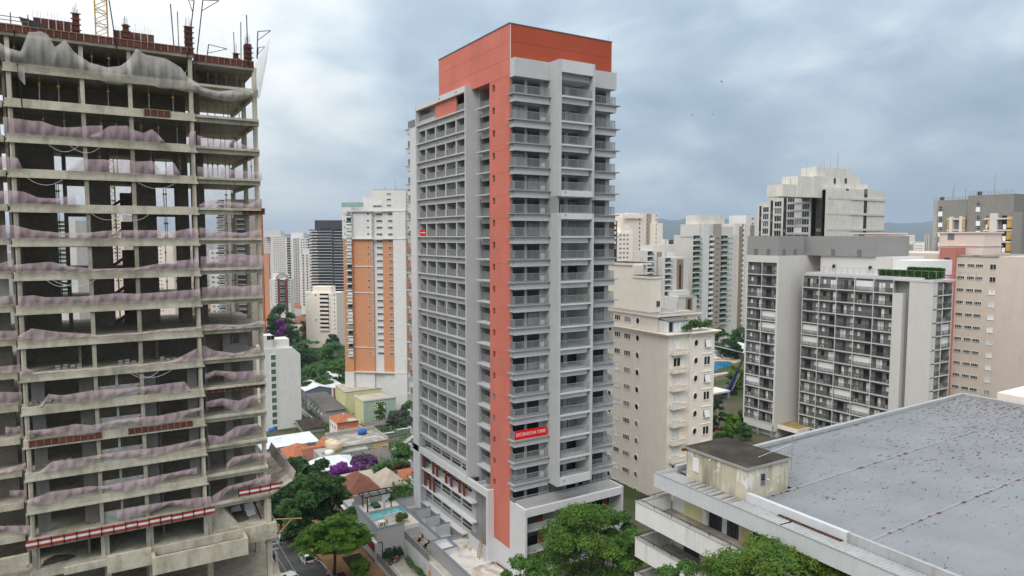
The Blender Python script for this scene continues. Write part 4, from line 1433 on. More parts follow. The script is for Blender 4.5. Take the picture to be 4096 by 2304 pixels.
# ---- block infill on the lower floors
blk = B(0, 0.385, 0, 0.14, 0, 0.185).mesh('concrete_block', 'concrete_block')
for k in range(8, 14):
    z = S(k) + 0.0
    if k >= 9:
        B(-1.0, 2.75, YF + 0.33, YF + 0.43, z, z + 1.14).build('mortar_bed', 'mortar', cf)
        for row in range(6):
            x = -1.0 + (0.2 if row % 2 else 0.0)
            while x < 2.4:
                put('concrete_block', blk, cf, x, YF + 0.3, z + 0.005 + row * 0.195)
                x += 0.395
        B(0.75, 0.95, YF + 0.3, YF + 0.45, z + 1.18, z + 2.34).build('wall_pier', 'concrete_block', cf)
        B(-1.0, -0.68, YF + 0.76, YF + 0.9, z + 1.18, z + 2.34).build('wall_pier', 'concrete_block', cf)
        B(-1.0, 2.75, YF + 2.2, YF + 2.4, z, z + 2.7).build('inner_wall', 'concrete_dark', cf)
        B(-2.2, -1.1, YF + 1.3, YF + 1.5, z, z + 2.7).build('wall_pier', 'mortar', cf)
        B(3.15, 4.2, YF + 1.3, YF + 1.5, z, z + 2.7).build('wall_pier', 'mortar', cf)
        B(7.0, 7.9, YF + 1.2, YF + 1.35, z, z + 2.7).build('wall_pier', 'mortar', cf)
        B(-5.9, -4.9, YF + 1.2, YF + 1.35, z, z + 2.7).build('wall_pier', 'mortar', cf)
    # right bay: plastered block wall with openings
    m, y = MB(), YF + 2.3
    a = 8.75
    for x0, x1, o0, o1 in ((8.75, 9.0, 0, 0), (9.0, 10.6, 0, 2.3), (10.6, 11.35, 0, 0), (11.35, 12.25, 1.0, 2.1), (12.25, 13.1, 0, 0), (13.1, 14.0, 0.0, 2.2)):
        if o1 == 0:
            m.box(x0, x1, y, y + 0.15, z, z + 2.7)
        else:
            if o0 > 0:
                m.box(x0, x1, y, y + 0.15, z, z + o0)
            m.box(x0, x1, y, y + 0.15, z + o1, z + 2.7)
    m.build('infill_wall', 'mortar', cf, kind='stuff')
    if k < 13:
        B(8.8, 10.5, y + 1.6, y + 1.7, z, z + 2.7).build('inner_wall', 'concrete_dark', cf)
# loose block stacks
for k, x0, n_, lab in ((9, -5.9, 9, 'rounded heap of grey blocks at the left end of a netted floor'), (11, -5.2, 12, 'stepped row of grey hollow block stacks behind the pink net'), (8, -4.0, 8, 'grey block pile beside the rope on the dusty floor'), (8, 1.0, 6, 'small scatter of blocks on the dusty floor in the middle bay'), (8, 4.6, 5, 'small scatter of blocks on the dusty floor near the right column'), (9, 6.2, 4, 'block pile standing on the slab edge near the inner corner')):
    r = root('block_stack', lab, 'blocks', (x0, YF + 1, S(k)), group='block stacks on the floors')
    for i in range(n_):
        put('concrete_block', blk, r, x0 + (i % 4) * 0.55 + random.uniform(0, .1), YF + 0.75 + (i % 3) * 0.3, S(k) + 0.0 + 0.195 * (i // 4))

# ---- red and white catch fan boards
def fan_board(x0, x1, y, z, label):
    r = root('edge_board', label, 'board', ((x0 + x1) / 2, y, z), group='red and white edge boards')
    n_ = max(2, int((x1 - x0) / 0.98))
    w = (x1 - x0) / n_
    for i in range(n_):
        a, b = x0 + i * w + 0.015, x0 + (i + 1) * w - 0.015
        dz = random.uniform(-0.03, 0.03)
        for j, mt in enumerate(('fascia_red', 'fascia_white', 'fascia_red')):
            B(a, b, y, y + 0.05, z + j * 0.24 + dz, z + j * 0.24 + 0.235 + dz).build('board', mt, r)
        B(a - 0.05, a + 0.02, y - 0.06, y - 0.002, z - 0.06 + dz, z + 0.80 + dz).build('bracket', 'black_metal', r)


fan_board(XA - 0.2, 8.9, 73.0, 14.15, 'long red and white board along the lower edge of the concrete frame')
fan_board(11.3, 15.5, 73.6, 15.2, 'short red and white board at the right end of the concrete frame')
B(XA, 8.6, 73.05, YB, 14.0, 14.12).build('fan_deck', 'concrete_dark', cf)
B(8.6, 14.9, 74.8, YB, 14.45, 14.60).build('fan_deck', 'concrete', cf)
# plank fan round the right corner
pf = root('catch_platform', 'battered plank catch platform sticking out at the right corner of the frame', 'platform', (15.5, 78, 14.6))
for i in range(15):
    y0 = 73.7 + i * 0.82
    for j in range(3):
        xa, xb = 14.55 + j * 0.72, 14.55 + j * 0.72 + 0.78
        za, zb_ = 14.75 + j * 0.36, 14.75 + (j + 1) * 0.36 + random.uniform(-.06, .08)
        sh = random.uniform(-.12, .12)
        p = [(xa, y0 + sh, za), (xb, y0 + sh * 0.5, zb_), (xb, y0 + 0.78 + sh * 0.5, zb_), (xa, y0 + 0.78 + sh, za)]
        MB().hexa([(a, b, c - 0.05) for a, b, c in p] + p).build('plank', 'plank' if random.random() > 0.06 else 'form_red', pf)
for i in range(5):
    y0 = 73.7 + i * 2.46
    p = [(16.72, y0), (16.78, y0), (17.25, y0 + 0.0), (17.2, y0)]
    MB().hexa([(16.68, y0, 15.75), (16.76, y0, 15.75), (16.76, y0 + 2.42, 15.75), (16.68, y0 + 2.42, 15.75), (17.1, y0, 16.75), (17.18, y0, 16.75), (17.18, y0 + 2.42, 16.75), (17.1, y0 + 2.42, 16.75)]).build('side_board', 'plank', pf)
MB().bar((14.2, 74.2, 14.4), (17.2, 74.0, 16.0), 0.1).build('outrigger', 'wood', pf)
MB().bar((14.9, 73.9, 11.9), (17.6, 73.4, 11.6), 0.09).build('outrigger', 'wood', pf)
MB().bar((14.9, 73.9, 9.9), (16.6, 73.6, 11.7), 0.09).build('outrigger', 'wood', pf)

# ---- transfer floor, tall podium level and its front walls
zP = 11.45
for x in (-6.05, -0.55, 3.2, 8.5, 14.4):
    B(x - 0.22, x + 0.22, 74.3, 74.9, zP - 0.3, 14.0).build('column', 'concrete', cf)
    B(x - 0.25, x + 0.25, 74.4, 75.1, 5.5, 10.9).build('column', 'concrete', cf)
    B(x - 0.25, x + 0.25, 81, 81.7, 5.5, 10.9).build('column', 'concrete', cf)
B(-9, 15.0, 74.2, YB, 10.95, zP).build('transfer_slab', 'concrete', cf)
B(-0.6, 3.1, 72.9, 73.3, 10.3, 11.95).build('front_wall', 'concrete', cf)
B(-4.0, -0.6, 72.9, 73.3, 11.1, 11.75).build('front_wall', 'concrete', cf)
B(-18, -6.6, 73.5, 73.9, 12.5, 13.5).build('front_wall', 'concrete', cf)
B(11.75, 15.05, 73.75, 74.15, 9.9, 11.6).build('front_wall', 'concrete', cf)
B(14.75, 15.05, 74.15, YB, 9.9, 11.6).build('front_wall', 'concrete', cf)
MB().box(3.1, 11.75, 71.6, 71.9, 9.75, 11.45).box(3.1, 3.4, 71.9, 73.3, 10.6, 11.45).box(11.45, 11.75, 71.9, 74.1, 9.6, 11.45).box(3.4, 11.45, 73.3, 73.6, 10.9, 11.75).box(3.4, 11.45, 71.9, 73.3, 10.3, 10.75).build('planter_wall', 'concrete', cf)
B(3.45, 11.4, 71.95, 73.25, 10.76, 10.95).build('planter_soil', 'mud', cf)
B(-18, 15.5, 73.0, YB, 4.8, 5.5).build('podium_slab', 'concrete', cf)
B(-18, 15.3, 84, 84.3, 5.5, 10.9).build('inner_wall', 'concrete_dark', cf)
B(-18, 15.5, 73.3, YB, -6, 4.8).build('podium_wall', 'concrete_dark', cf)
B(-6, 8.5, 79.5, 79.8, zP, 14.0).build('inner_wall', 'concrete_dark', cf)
MB().hexa([(8.6, 75.0, zP), (11.6, 75.4, zP), (11.6, 77.4, zP), (8.6, 77, zP), (8.6, 75.0, 14.0), (9.8, 75.4, 13.9), (9.8, 77.4, 13.9), (8.6, 77, 14.0)]).build('sloped_wall', 'concrete', cf)
for i, (x, y, sx_, sy_, h, lab) in enumerate(((11.6, 77.2, 1.9, 1.6, 0.75, 'grey sand heap on the podium slab near the right column'), (13.2, 75.6, 1.2, 0.9, 0.3, 'flat pale sand heap at the podium edge'), (-4.6, 75.6, 1.6, 1.0, 0.55, 'muddy rubble heap at the left end of the podium slab'))):
    m = MB()
    k_ = 14
    prof = [(1.0, 0.0), (0.8, 0.35), (0.5, 0.75), (0.2, 0.95), (0.0, 1.0)]
    for j in range(4):
        for a in range(k_):
            q = []
            for (rr1, zz1), da in (((prof[j]), 0), ((prof[j]), 1), ((prof[j + 1]), 1), ((prof[j + 1]), 0)):
                th = 2 * math.pi * (a + da) / k_
                wob = 1 + 0.18 * math.sin(3 * th + i) + 0.1 * math.sin(5 * th)
                q.append((x + sx_ * rr1 * wob * math.cos(th), y + sy_ * rr1 * wob * math.sin(th), zP + 0.0 + h * zz1))
            m.face(*q)
    m.build('sand_heap', 'mud' if i != 1 else 'roof_dirty', smooth=True, label=lab, cat='sand heap', group='sand heaps on the podium')
for i, (x, y) in enumerate(((12.6, 78.6), (11.2, 78.4), (12.4, 76.7))):
    m = MB().hexa([(x, y, zP + 0.15), (x + 1.1, y + 0.2, zP + 0.25), (x + 1.0, y + 0.8, zP + 0.7), (x + 0.1, y + 0.7, zP + 0.6), (x, y, zP + 0.22), (x + 1.1, y + 0.2, zP + 0.32), (x + 1.0, y + 0.8, zP + 0.77), (x + 0.1, y + 0.7, zP + 0.67)])
    m.build('plastic_sheet', 'sheet_white', label=['crumpled white sheet at the back of the sand heap', 'crumpled white sheet left of the sand heap', 'crumpled white sheet in front of the big sand heap'][i], cat='sheet', group='white sheets on the podium')
MB().bar((12.9, 75.5, 14.3), (13.8, 75.5, 11.5), 0.14).build('diagonal_strut', 'black_metal', cf)
MB().bar((13.6, 75.2, 14.4), (15.0, 74.6, 11.0), 0.16).build('diagonal_strut', 'dark_brown', cf)
net(lambda a, b: (760 + a * .3615, 1780 + b * .3615), [(826, 1150), (855, 1095), (875, 1140)], 0, 75.2, 'net_pink', 'small pink cloth hanging at the lowest level of the frame', G, 0.1, bot=[(826, 1200), (855, 1215), (875, 1200)])
net(lambda a, b: (760 + a * .3615, 1780 + b * .3615), [(940, 1150), (965, 1180), (990, 1390)], 0, 73.2, 'net_pink', 'torn pink net hanging at the street corner of the podium', G, 0.1, bot=[(940, 1330), (965, 1390), (992, 1415)])

# ---- fine dark mesh closing the openings, and slack ropes
for k in range(1, 14):
    for x0, x1, y, lb in ((XA + 0.3, XB - 0.3, YF + 0.06, 'main front'), (XB + 0.3, XC - 0.3, YF + 0.74, 'right bay')):
        m = MB()
        n_ = 8
        for i in range(n_):
            a, b = x0 + (x1 - x0) * i / n_, x0 + (x1 - x0) * (i + 1) / n_
            ya, yb_ = y + 0.05 * math.sin(a * 2 + k), y + 0.05 * math.sin(b * 2 + k)
            m.face((a, ya, S(k) + 0.02), (b, yb_, S(k) + 0.02), (b, yb_, S(k) + 2.30), (a, ya, S(k) + 2.30))
        m.build('fine_mesh', 'net_dark', label=f'fine dark mesh over the {lb} opening, {nth(k)} floor from the frame top', cat='net', group='fine dark mesh on the concrete frame')
rd = random.Random(4)
for k in (2, 3, 4, 6, 9):
    for q in range(2):
        x0 = rd.uniform(-6, 4)
        x1 = x0 + rd.uniform(2.2, 3.6)
        z = S(k) + 2.3
        MB().path([(x0 + (x1 - x0) * i / 10, YF - 0.02, z - 3.4 * 0.75 * (i / 10) * (1 - i / 10)) for i in range(11)], 0.02, 4).build('slack_rope', 'white_weathered', label=f'{"left" if q == 0 else "right"} slack rope hanging in the {nth(k)} floor opening of the frame', cat='rope', group='slack ropes on the frame')
# ================================================================== PODIUM OF THE TOWER: POOL DECK, TERRACES, ANNEX, DRIVEWAY
pd = root('podium', 'low grey podium with pool deck and walled terraces beside the salmon tower', 'building', (38, 92, -6))
WC = {}


def winmesh(w, h, frame='white', gl='glass_mixed', axis='x', leaves=2, ft=0.07, proud=0.08, sill=True):
    key = (round(w, 2), round(h, 2), frame, gl, axis, leaves, proud)
    if key in WC:
        return WC[key]
    m = MB()

    def bx(a0, a1, d0, d1, z0, z1):
        m.box(-d1, -d0, a0, a1, z0, z1) if axis == 'x' else m.box(a0, a1, -d1, -d0, z0, z1)
    m.mat(1)
    bx(ft, w - ft, 0.004, proud * 0.25, ft, h - ft)
    m.mat(0)
    bx(0, ft, 0.003, proud, 0, h)
    bx(w - ft, w, 0.003, proud, 0, h)
    bx(ft, w - ft, 0.003, proud, h - ft, h)
    bx(ft, w - ft, 0.003, proud * (1.6 if sill else 1), 0, ft)
    for i in range(1, leaves):
        bx(w * i / leaves - ft * 0.4, w * i / leaves + ft * 0.4, 0.003, proud * 0.7, ft, h - ft)
    WC[key] = m.mesh('window', [frame, gl])
    return WC[key]


# pool block
B(33.2, 39.9, 93.4, 105.2, -6.2, -1.75).build('podium_wall', 'grey_wall', pd)
m = MB()
m.box(33.5, 34.5, 93.7, 105.0, -1.75, -1.3).box(34.5, 39.9, 93.7, 97.8, -1.75, -1.3).box(34.5, 39.9, 101.35, 105.0, -1.75, -1.3)
m.build('pool_deck', 'deck_cream', pd)
MB().box(34.1, 39.9, 97.5, 97.8, -1.3, -1.27).box(34.1, 39.9, 101.35, 101.6, -1.3, -1.27).box(34.1, 34.5, 97.8, 101.35, -1.3, -1.27).build('pool_edge', 'grey_mid', pd)
B(34.5, 39.9, 97.8, 101.35, -1.745, -1.45).build('pool_water', 'pool_water', pd)
MB().box(33.2, 33.5, 93.4, 105.2, -1.75, -0.75).box(33.5, 37.4, 93.4, 93.7, -1.75, -0.75).box(33.5, 39.9, 105.0, 105.2, -1.75, 0.4).build('deck_parapet', 'grey_wall', pd)
MB().box(33.12, 33.56, 93.32, 105.2, -0.75, -0.66).box(33.56, 37.4, 93.32, 93.76, -0.75, -0.66).build('parapet_coping', 'slate_trim', pd)
B(32.9, 33.19, 93.35, 110, -4.4, -2.9).build('red_band', 'wine_red', pd)
B(32.75, 33.19, 93.3, 110, -2.89, -2.7).build('band_coping', 'white', pd)
B(32.85, 33.19, 93.3, 93.7, -6.2, -2.9).build('corner_post', 'grey_light', pd)
B(33.2, 40, 105.2, 110, -6.2, -2.0).build('podium_wall', 'grey_wall', pd)
# cobogo screen on the deck
m = MB()
for i in range(9):
    x = 35.2 + i * 0.36
    m.box(x, x + 0.05, 96.2, 96.28, -1.3, 0.0)
for j in range(5):
    m.box(35.2, 38.1, 96.2, 96.28, -1.3 + j * 0.31, -1.25 + j * 0.31)
for i in range(8):
    for j in range(4):
        x, z = 35.25 + i * 0.36, -1.25 + j * 0.31
        if (i + j) % 2 == 0:
            m.prism([(x, 96.2), (x + 0.3, 96.2), (x + 0.15, 96.27)], z, z + 0.15)
        else:
            m.hexa([(x, 96.2, z), (x + 0.3, 96.2, z), (x + 0.3, 96.27, z), (x, 96.27, z), (x + 0.14, 96.2, z + 0.26), (x + 0.3, 96.2, z + 0.26), (x + 0.3, 96.27, z + 0.26), (x + 0.14, 96.27, z + 0.26)])
m.build('cobogo_screen', 'white', label='white pierced block screen beside the pool on the podium deck', cat='screen')
# pergola with curtains
pg = root('pergola', 'black steel pergola with white curtains beside the pool', 'pergola', (36.5, 102.8, -1.3))
for x in (34.55, 38.5):
    for y in (101.65, 103.85):
        B(x - 0.07, x + 0.07, y - 0.07, y + 0.07, -1.3, 1.0).build('post', 'black_metal', pg)
for a in ((33.8, 39.2, 101.58, 101.72), (33.8, 39.2, 103.78, 103.92)):
    B(a[0], a[1], a[2], a[3], 1.0, 1.14).build('beam', 'black_metal', pg)
for x in (33.8, 35.3, 36.8, 38.3, 39.1):
    B(x, x + 0.1, 101.721, 103.779, 1.0, 1.14).build('beam', 'black_metal', pg)


def curtain(x0, x1, y, xm, w):
    v, f, N, R = [], [], 12, 10
    for j in range(R + 1):
        tj = j / R
        pin = 1 - 0.75 * math.exp(-((tj - 0.42) / 0.22) ** 2) if tj > 0.42 else 0.25 + 0.15 * (0.42 - tj)
        for i in range(N + 1):
            s = i / N
            xx = xm + ((x0 + (x1 - x0) * s) - xm) * pin
            v.append((xx, y + 0.05 * math.sin(s * 22), -1.28 + 2.25 * tj))
    for j in range(R):
        for i in range(N):
            q = j * (N + 1) + i
            f.append((q, q + 1, q + N + 2, q + N + 1))
    me = bpy.data.meshes.new('curtain')
    o = ORG[pg.name]
    me.from_pydata([(a - o[0], b - o[1], c - o[2]) for a, b, c in v], [], f)
    me.materials.append(MT['sheet_white'])
    me.polygons.foreach_set('use_smooth', [True] * len(f))
    link('curtain', me, pg)


curtain(34.6, 35.0, 101.8, 34.7, 0.3)
curtain(37.0, 38.45, 101.8, 37.25, 0.3)
sb = root('sun_bed', 'dark green sun bed under the pergola', 'sun bed', (36.5, 103, -1.3))
B(35.9, 37.0, 102.2, 104.0, -1.3, -1.05).build('base', 'charcoal', sb)
MB().hexa([(35.92, 102.2, -1.05), (36.98, 102.2, -1.05), (36.98, 104, -1.05), (35.92, 104, -1.05), (35.95, 102.25, -0.88), (36.95, 102.25, -0.88), (36.95, 103.95, -0.85), (35.95, 103.95, -0.85)]).build('mattress', 'green_fabric', sb)
st = root('side_table', 'tiny dark side table next to the green sun bed', 'table', (35.4, 103, -1.3))
B(35.2, 35.6, 102.8, 103.2, -0.9, -0.86).build('top', 'charcoal', st)
for x in (35.22, 35.55):
    for y in (102.82, 103.15):
        B(x, x + 0.03, y, y + 0.03, -1.3, -0.9).build('leg', 'black_metal', st)


def table_set(x, y, z, mat, label, n=4, chairs=True):
    t_ = root('table', label, 'table', (x, y, z), group='terrace tables')
    B(x - 0.45, x + 0.45, y - 0.45, y + 0.45, z + 0.70, z + 0.75).build('top', mat, t_)
    for a in (-0.38, 0.34):
        for b in (-0.38, 0.34):
            B(x + a, x + a + 0.05, y + b, y + b + 0.05, z, z + 0.70).build('leg', 'black_metal', t_)


def chair(x, y, z, rz, mat, label):
    c_ = root('chair', label, 'chair', (x, y, z), rz, 'terrace chairs')
    MB().box(-0.22, 0.22, -0.22, 0.22, 0.42, 0.46).build('seat', mat, c_)
    MB().box(-0.22, 0.22, 0.19, 0.23, 0.5, 0.9).build('backrest', mat, c_)
    for a in (-0.21, 0.17):
        for b in (-0.21, 0.17):
            MB().box(a, a + 0.04, b, b + 0.04, 0, 0.42 if b < 0 else 0.9).build('leg', mat, c_)


table_set(34.6, 95.5, -1.3, 'white', 'white cafe table on the pool deck in front of the screen')
chair(34.3, 94.8, -1.3, 3.1, 'wood', 'light chair at the white cafe table nearest the parapet')
chair(35.2, 95.3, -1.3, -1.5, 'wood', 'light chair at the white cafe table by the screen')
# lounge terrace behind the driveway wall
B(37.4, 43.0, 76, 93.4, -6.2, -3.0).build('lounge_base', 'grey_light', pd)
B(39.91, 43.0, 93.4, 105.2, -6.2, -3.0).build('lounge_base', 'grey_light', pd)
B(37.65, 43.0, 76, 93.39, -2.998, -2.95).build('lounge_floor', 'driveway', pd)
MB().mat(0).box(37.42, 37.46, 84.6, 93.4, -3.0, -1.9).mat(1).box(37.40, 37.48, 84.6, 93.4, -1.9, -1.84).build('railing', ['rail_mesh', 'rail_grey'], pd)
for i, (x, y, lb) in enumerate(((38.5, 91.2, 'brown wooden table on the covered terrace, farthest'), (38.5, 89.0, 'brown wooden table on the covered terrace, second from the pool'), (38.7, 86.9, 'brown wooden table on the covered terrace, nearest'))):
    table_set(x, y, -2.95, 'brown_strip', lb)
    for j, (dx, dy, rz) in enumerate(((-0.7, 0, 1.57), (0.7, 0, -1.57), (0, -0.75, 3.14))):
        chair(x + dx, y + dy, -2.95, rz, 'black_metal', f'dark chair at the {("farthest", "second", "nearest")[i]} terrace table, {("street", "tower", "near")[j]} side')
for i, y in enumerate((92.2, 87.2, 83.6)):
    B(37.36, 37.399, y - 0.5 - i * 1.2, y + 0.3 - i * 1.2, -5.6, -3.7).build('wall_louvre', 'grey_wall', pd)
B(41.0, 41.3, 88, 103, -2.95, -2.2).build('lounge_pillar', 'grey_light', pd)
# hanging private terraces
MB().box(39.9, 40.15, 86.9, 103.3, -2.8, -1.05).box(40.15, 43.0, 103.05, 103.3, -2.8, -1.05).box(40.15, 43.3, 86.9, 103.05, -2.8, -2.4).build('terrace_wall', 'grey_light', pd)
MB().box(39.86, 40.2, 86.9, 103.34, -1.05, -0.98).box(40.2, 43.0, 103.0, 103.34, -1.05, -0.98).build('terrace_coping', 'slate_trim', pd)
for y in (97.1, 93.6, 90.1):
    B(41.0, 43.4, y, y + 0.18, -2.4, -0.75).build('terrace_divider', 'grey_light', pd)
    B(40.96, 43.4, y - 0.03, y + 0.21, -0.75, -0.68).build('divider_coping', 'slate_trim', pd)
B(40.2, 42.4, 99.6, 99.78, -2.4, -1.3).build('terrace_divider', 'grey_light', pd)
baluster_rail(MB(), 40.3, 42.3, 98.4, -2.4, -1.3).build('railing', 'rail_grey', pd)
MB().box(40.3, 40.36, 86.95, 97.0, -1.6, -1.05).build('railing', 'rail_mesh', pd)
# annex roof terrace with skylight
B(38.45, 44.0, 58, 86.4, -6.2, -1.62).build('annex_wall', 'grey_mid', pd)
B(38.75, 43.99, 58, 86.1, -1.615, -1.55).build('annex_terrace', 'terrace_screed', pd)
MB().box(38.45, 38.75, 58, 86.4, -1.62, -1.0).box(41.05, 43.4, 86.1, 86.4, -1.62, -1.0).build('annex_parapet', 'grey_mid', pd)
MB().box(38.4, 38.8, 58, 86.45, -1.0, -0.94).box(41.05, 43.4, 86.05, 86.45, -1.0, -0.94).build('annex_coping', 'slate_trim', pd)
MB().box(38.75, 41.05, 82.85, 83.15, -1.56, -0.99).box(40.75, 41.05, 83.15, 86.4, -1.56, -0.99).box(38.75, 40.75, 86.15, 86.4, -1.56, -0.99).box(38.75, 40.75, 83.15, 86.15, -1.556, -1.5).build('skylight_well', 'grey_white', pd)
MB().box(38.8, 41.09, 82.8, 83.2, -0.985, -0.93).box(40.71, 41.09, 83.2, 86.45, -0.985, -0.93).box(38.8, 40.71, 86.1, 86.45, -0.985, -0.93).build('skylight_rim', 'slate_trim', pd)
MB().mat(0).box(38.25, 38.45, 70, 83.2, -6.2, -3.2).build('entrance_frame', 'grey_white', pd)
MB().mat(0).box(38.2, 38.25, 77.0, 80.5, -5.8, -3.6).mat(1).box(38.15, 38.2, 79.6, 80.4, -5.8, -3.6).build('entrance_door', ['glass_dark', 'wine_red'], pd)
# ladder
ld = root('ladder', 'wooden step ladder leaning on the tower wall above the bare terrace', 'ladder', (42.6, 79.2, -1.55))
for y in (79.0, 79.55):
    MB().bar((42.35, y, -1.55), (42.98, y + 0.08, 1.15), 0.09).build('rail', 'wood', ld)
for i in range(7):
    s = 0.1 + i * 0.125
    MB().bar((42.35 + 0.63 * s, 79.0 + 0.08 * s, -1.55 + 2.7 * s), (42.35 + 0.63 * s, 79.55 + 0.08 * s, -1.55 + 2.7 * s), 0.07).build('rung', 'wood', ld)
B(43.2, 43.7, 77.0, 77.35, -1.549, -1.45).build('scrap_board', 'slate_trim', label='small dark board lying at the foot of the tower pillar', cat='board')
MB().bar((43.7, 76.6, -1.4), (43.85, 73.9, -1.4), 0.12).build('brown_beam', 'shutter_brown', label='brown timber lying along the tower wall on the bare terrace', cat='timber')
# driveway
B(33.2, 37.35, 78, 93.39, -6.2, -5.98).build('driveway', 'driveway', kind='structure')
MB().box(34.9, 35.0, 84, 92.2, -5.978, -5.974).box(36.9, 37.0, 84, 92.5, -5.978, -5.974).build('bay_line', 'line_white', kind='structure')
MB().mat(0).box(32.95, 33.15, 78, 93.3, -6.2, -5.3).mat(1).box(33.03, 33.07, 78, 93.3, -5.3, -4.2).build('boundary_fence', ['grey_wall', 'rail_mesh'], label='low grey wall with mesh fence along the pavement', cat='fence')
MB().tube((33.9, 93.3, -6.0), (33.9, 93.3, -2.75), 0.05, k=6).tube((33.9, 93.3, -2.75), (33.1, 93.3, -2.75), 0.05, k=6).build('drain_pipe', 'black_metal', pd)
B(34.3, 35.3, 93.36, 93.4, -4.9, -3.9).build('wall_hatch', 'charcoal', pd)

# motorcycle
mc = root('motorcycle', 'red motorcycle parked on the driveway below the pool deck', 'motorcycle', (35.3, 92.3, -5.98), 0.35)


def wheel(mb, c, r, w, axis='y', k=14):
    a = Vector((0, w / 2, 0)) if axis == 'y' else Vector((w / 2, 0, 0))
    mb.tube(Vector(c) - a, Vector(c) + a, r, r, k)


for x, r in ((-0.68, 0.31), (0.66, 0.31)):
    m = MB()
    wheel(m, (x, 0, r), r, 0.13)
    o = m.build('wheel', 'tyre', mc)
    m = MB()
    wheel(m, (x, 0, r), r * 0.55, 0.14)
    m.build('rim', 'grey_metal', o)
MB().hexa([(-0.1, -0.12, 0.62), (0.4, -0.14, 0.66), (0.4, 0.14, 0.66), (-0.1, 0.12, 0.62), (-0.05, -0.1, 0.86), (0.32, -0.13, 0.92), (0.32, 0.13, 0.92), (-0.05, 0.1, 0.86)]).build('tank', 'bike_red', mc)
MB().hexa([(-0.75, -0.12, 0.68), (-0.1, -0.13, 0.64), (-0.1, 0.13, 0.64), (-0.75, 0.12, 0.68), (-0.78, -0.1, 0.80), (-0.12, -0.11, 0.78), (-0.12, 0.11, 0.78), (-0.78, 0.1, 0.80)]).build('seat', 'tyre', mc)
MB().box(-0.2, 0.3, -0.16, 0.16, 0.28, 0.6).build('engine', 'grey_metal', mc)
MB().bar((0.66, 0.1, 0.31), (0.42, 0.1, 0.98), 0.05).bar((0.66, -0.1, 0.31), (0.42, -0.1, 0.98), 0.05).build('fork', 'grey_metal', mc)
MB().bar((0.40, -0.36, 1.05), (0.40, 0.36, 1.05), 0.04).build('handlebar', 'tyre', mc)
MB().box(0.5, 0.64, -0.1, 0.1, 0.78, 0.96).build('headlight', 'white_plastic', mc)
MB().hexa([(-0.95, -0.08, 0.62), (-0.6, -0.1, 0.58), (-0.6, 0.1, 0.58), (-0.95, 0.08, 0.62), (-0.95, -0.06, 0.70), (-0.6, -0.09, 0.68), (-0.6, 0.09, 0.68), (-0.95, 0.06, 0.70)]).build('mudguard', 'bike_red', mc)
MB().bar((0.0, 0.18, 0.35), (0.05, 0.36, 0.0), 0.03).build('side_stand', 'grey_metal', mc)
# ================================================================== LOW BUILDING WITH THE GREY SHEET ROOF
hl = root('flat_roofed_hall', 'wide low building with chipped grey sheet metal roof and white balconies, lower right', 'building', (60, 30, -6))
XF, XW, XR, YL_, YN = 42.57, 44.6, 45.0, 45.4, -14.0
B(XW, 96, YN, YL_ - 0.2, -6, 20.0).build('hall_wall', 'white_weathered', hl)
# roof panels, ribs running along y
roofz = lambda x: 20.32 + (x - XR) * 0.0165


def rib_panel(x0, x1, y0, y1, zf, pitch, h, mat, name, parent, lift=0.0):
    mb = MB()
    n = int((x1 - x0) / pitch)
    prof = []
    for i in range(n):
        x = x0 + (x1 - x0) * i / n
        p = (x1 - x0) / n
        prof += [(x, 0), (x + p * 0.60, 0), (x + p * 0.68, h), (x + p * 0.92, h)]
    prof.append((x1, 0))
    for (xa, ha), (xb, hb) in zip(prof[:-1], prof[1:]):
        mb.face((xa, y1, zf(xa) + ha + lift), (xa, y0, zf(xa) + ha), (xb, y0, zf(xb) + hb), (xb, y1, zf(xb) + hb + lift))
    return mb.build(name, mat, parent)


ys = [YL_ - 0.35, 36.6, 27.4, 18.2, 9.0, -2.0, YN]
for a, b in zip(ys[:-1], ys[1:]):
    rib_panel(50.4 if a > 44 else XR + 0.25, 95.6, b - 0.15, a, roofz, 0.30, 0.045, 'sheet_metal', 'roof_panel', hl, 0.03)
rib_panel(XR + 0.25, 50.4, 43.95, YL_ - 0.35, roofz, 0.30, 0.045, 'sheet_metal', 'roof_panel', hl)
MB().box(44.9, 96.0, YL_ - 0.35, YL_, 19.9, 20.5).build('roof_kerb', 'sheet_plain', hl)
MB().hexa([(45, YL_ - 0.42, 20.5), (96.2, YL_ - 0.42, 21.2), (96.2, YL_ + 0.05, 21.2), (45, YL_ + 0.05, 20.5), (45, YL_ - 0.42, 20.86), (96.2, YL_ - 0.42, 21.55), (96.2, YL_ + 0.05, 21.55), (45, YL_ + 0.05, 20.86)]).build('side_flashing', 'sheet_plain', hl)
B(95.6, 96.2, YN, YL_ - 0.42, 20.6, 21.62).build('end_flashing', 'sheet_plain', hl)
B(44.85, 45.24, 28.2, 37.05, 20.2, 20.95).build('gutter_board', 'white_fascia', hl)
B(44.95, 45.24, YN, 28.2, 20.2, 20.92).build('gutter_board', 'sheet_plain', hl)
B(45.24, 45.75, 28.4, 36.9, 20.38, 20.46).build('box_gutter', 'rust', hl)
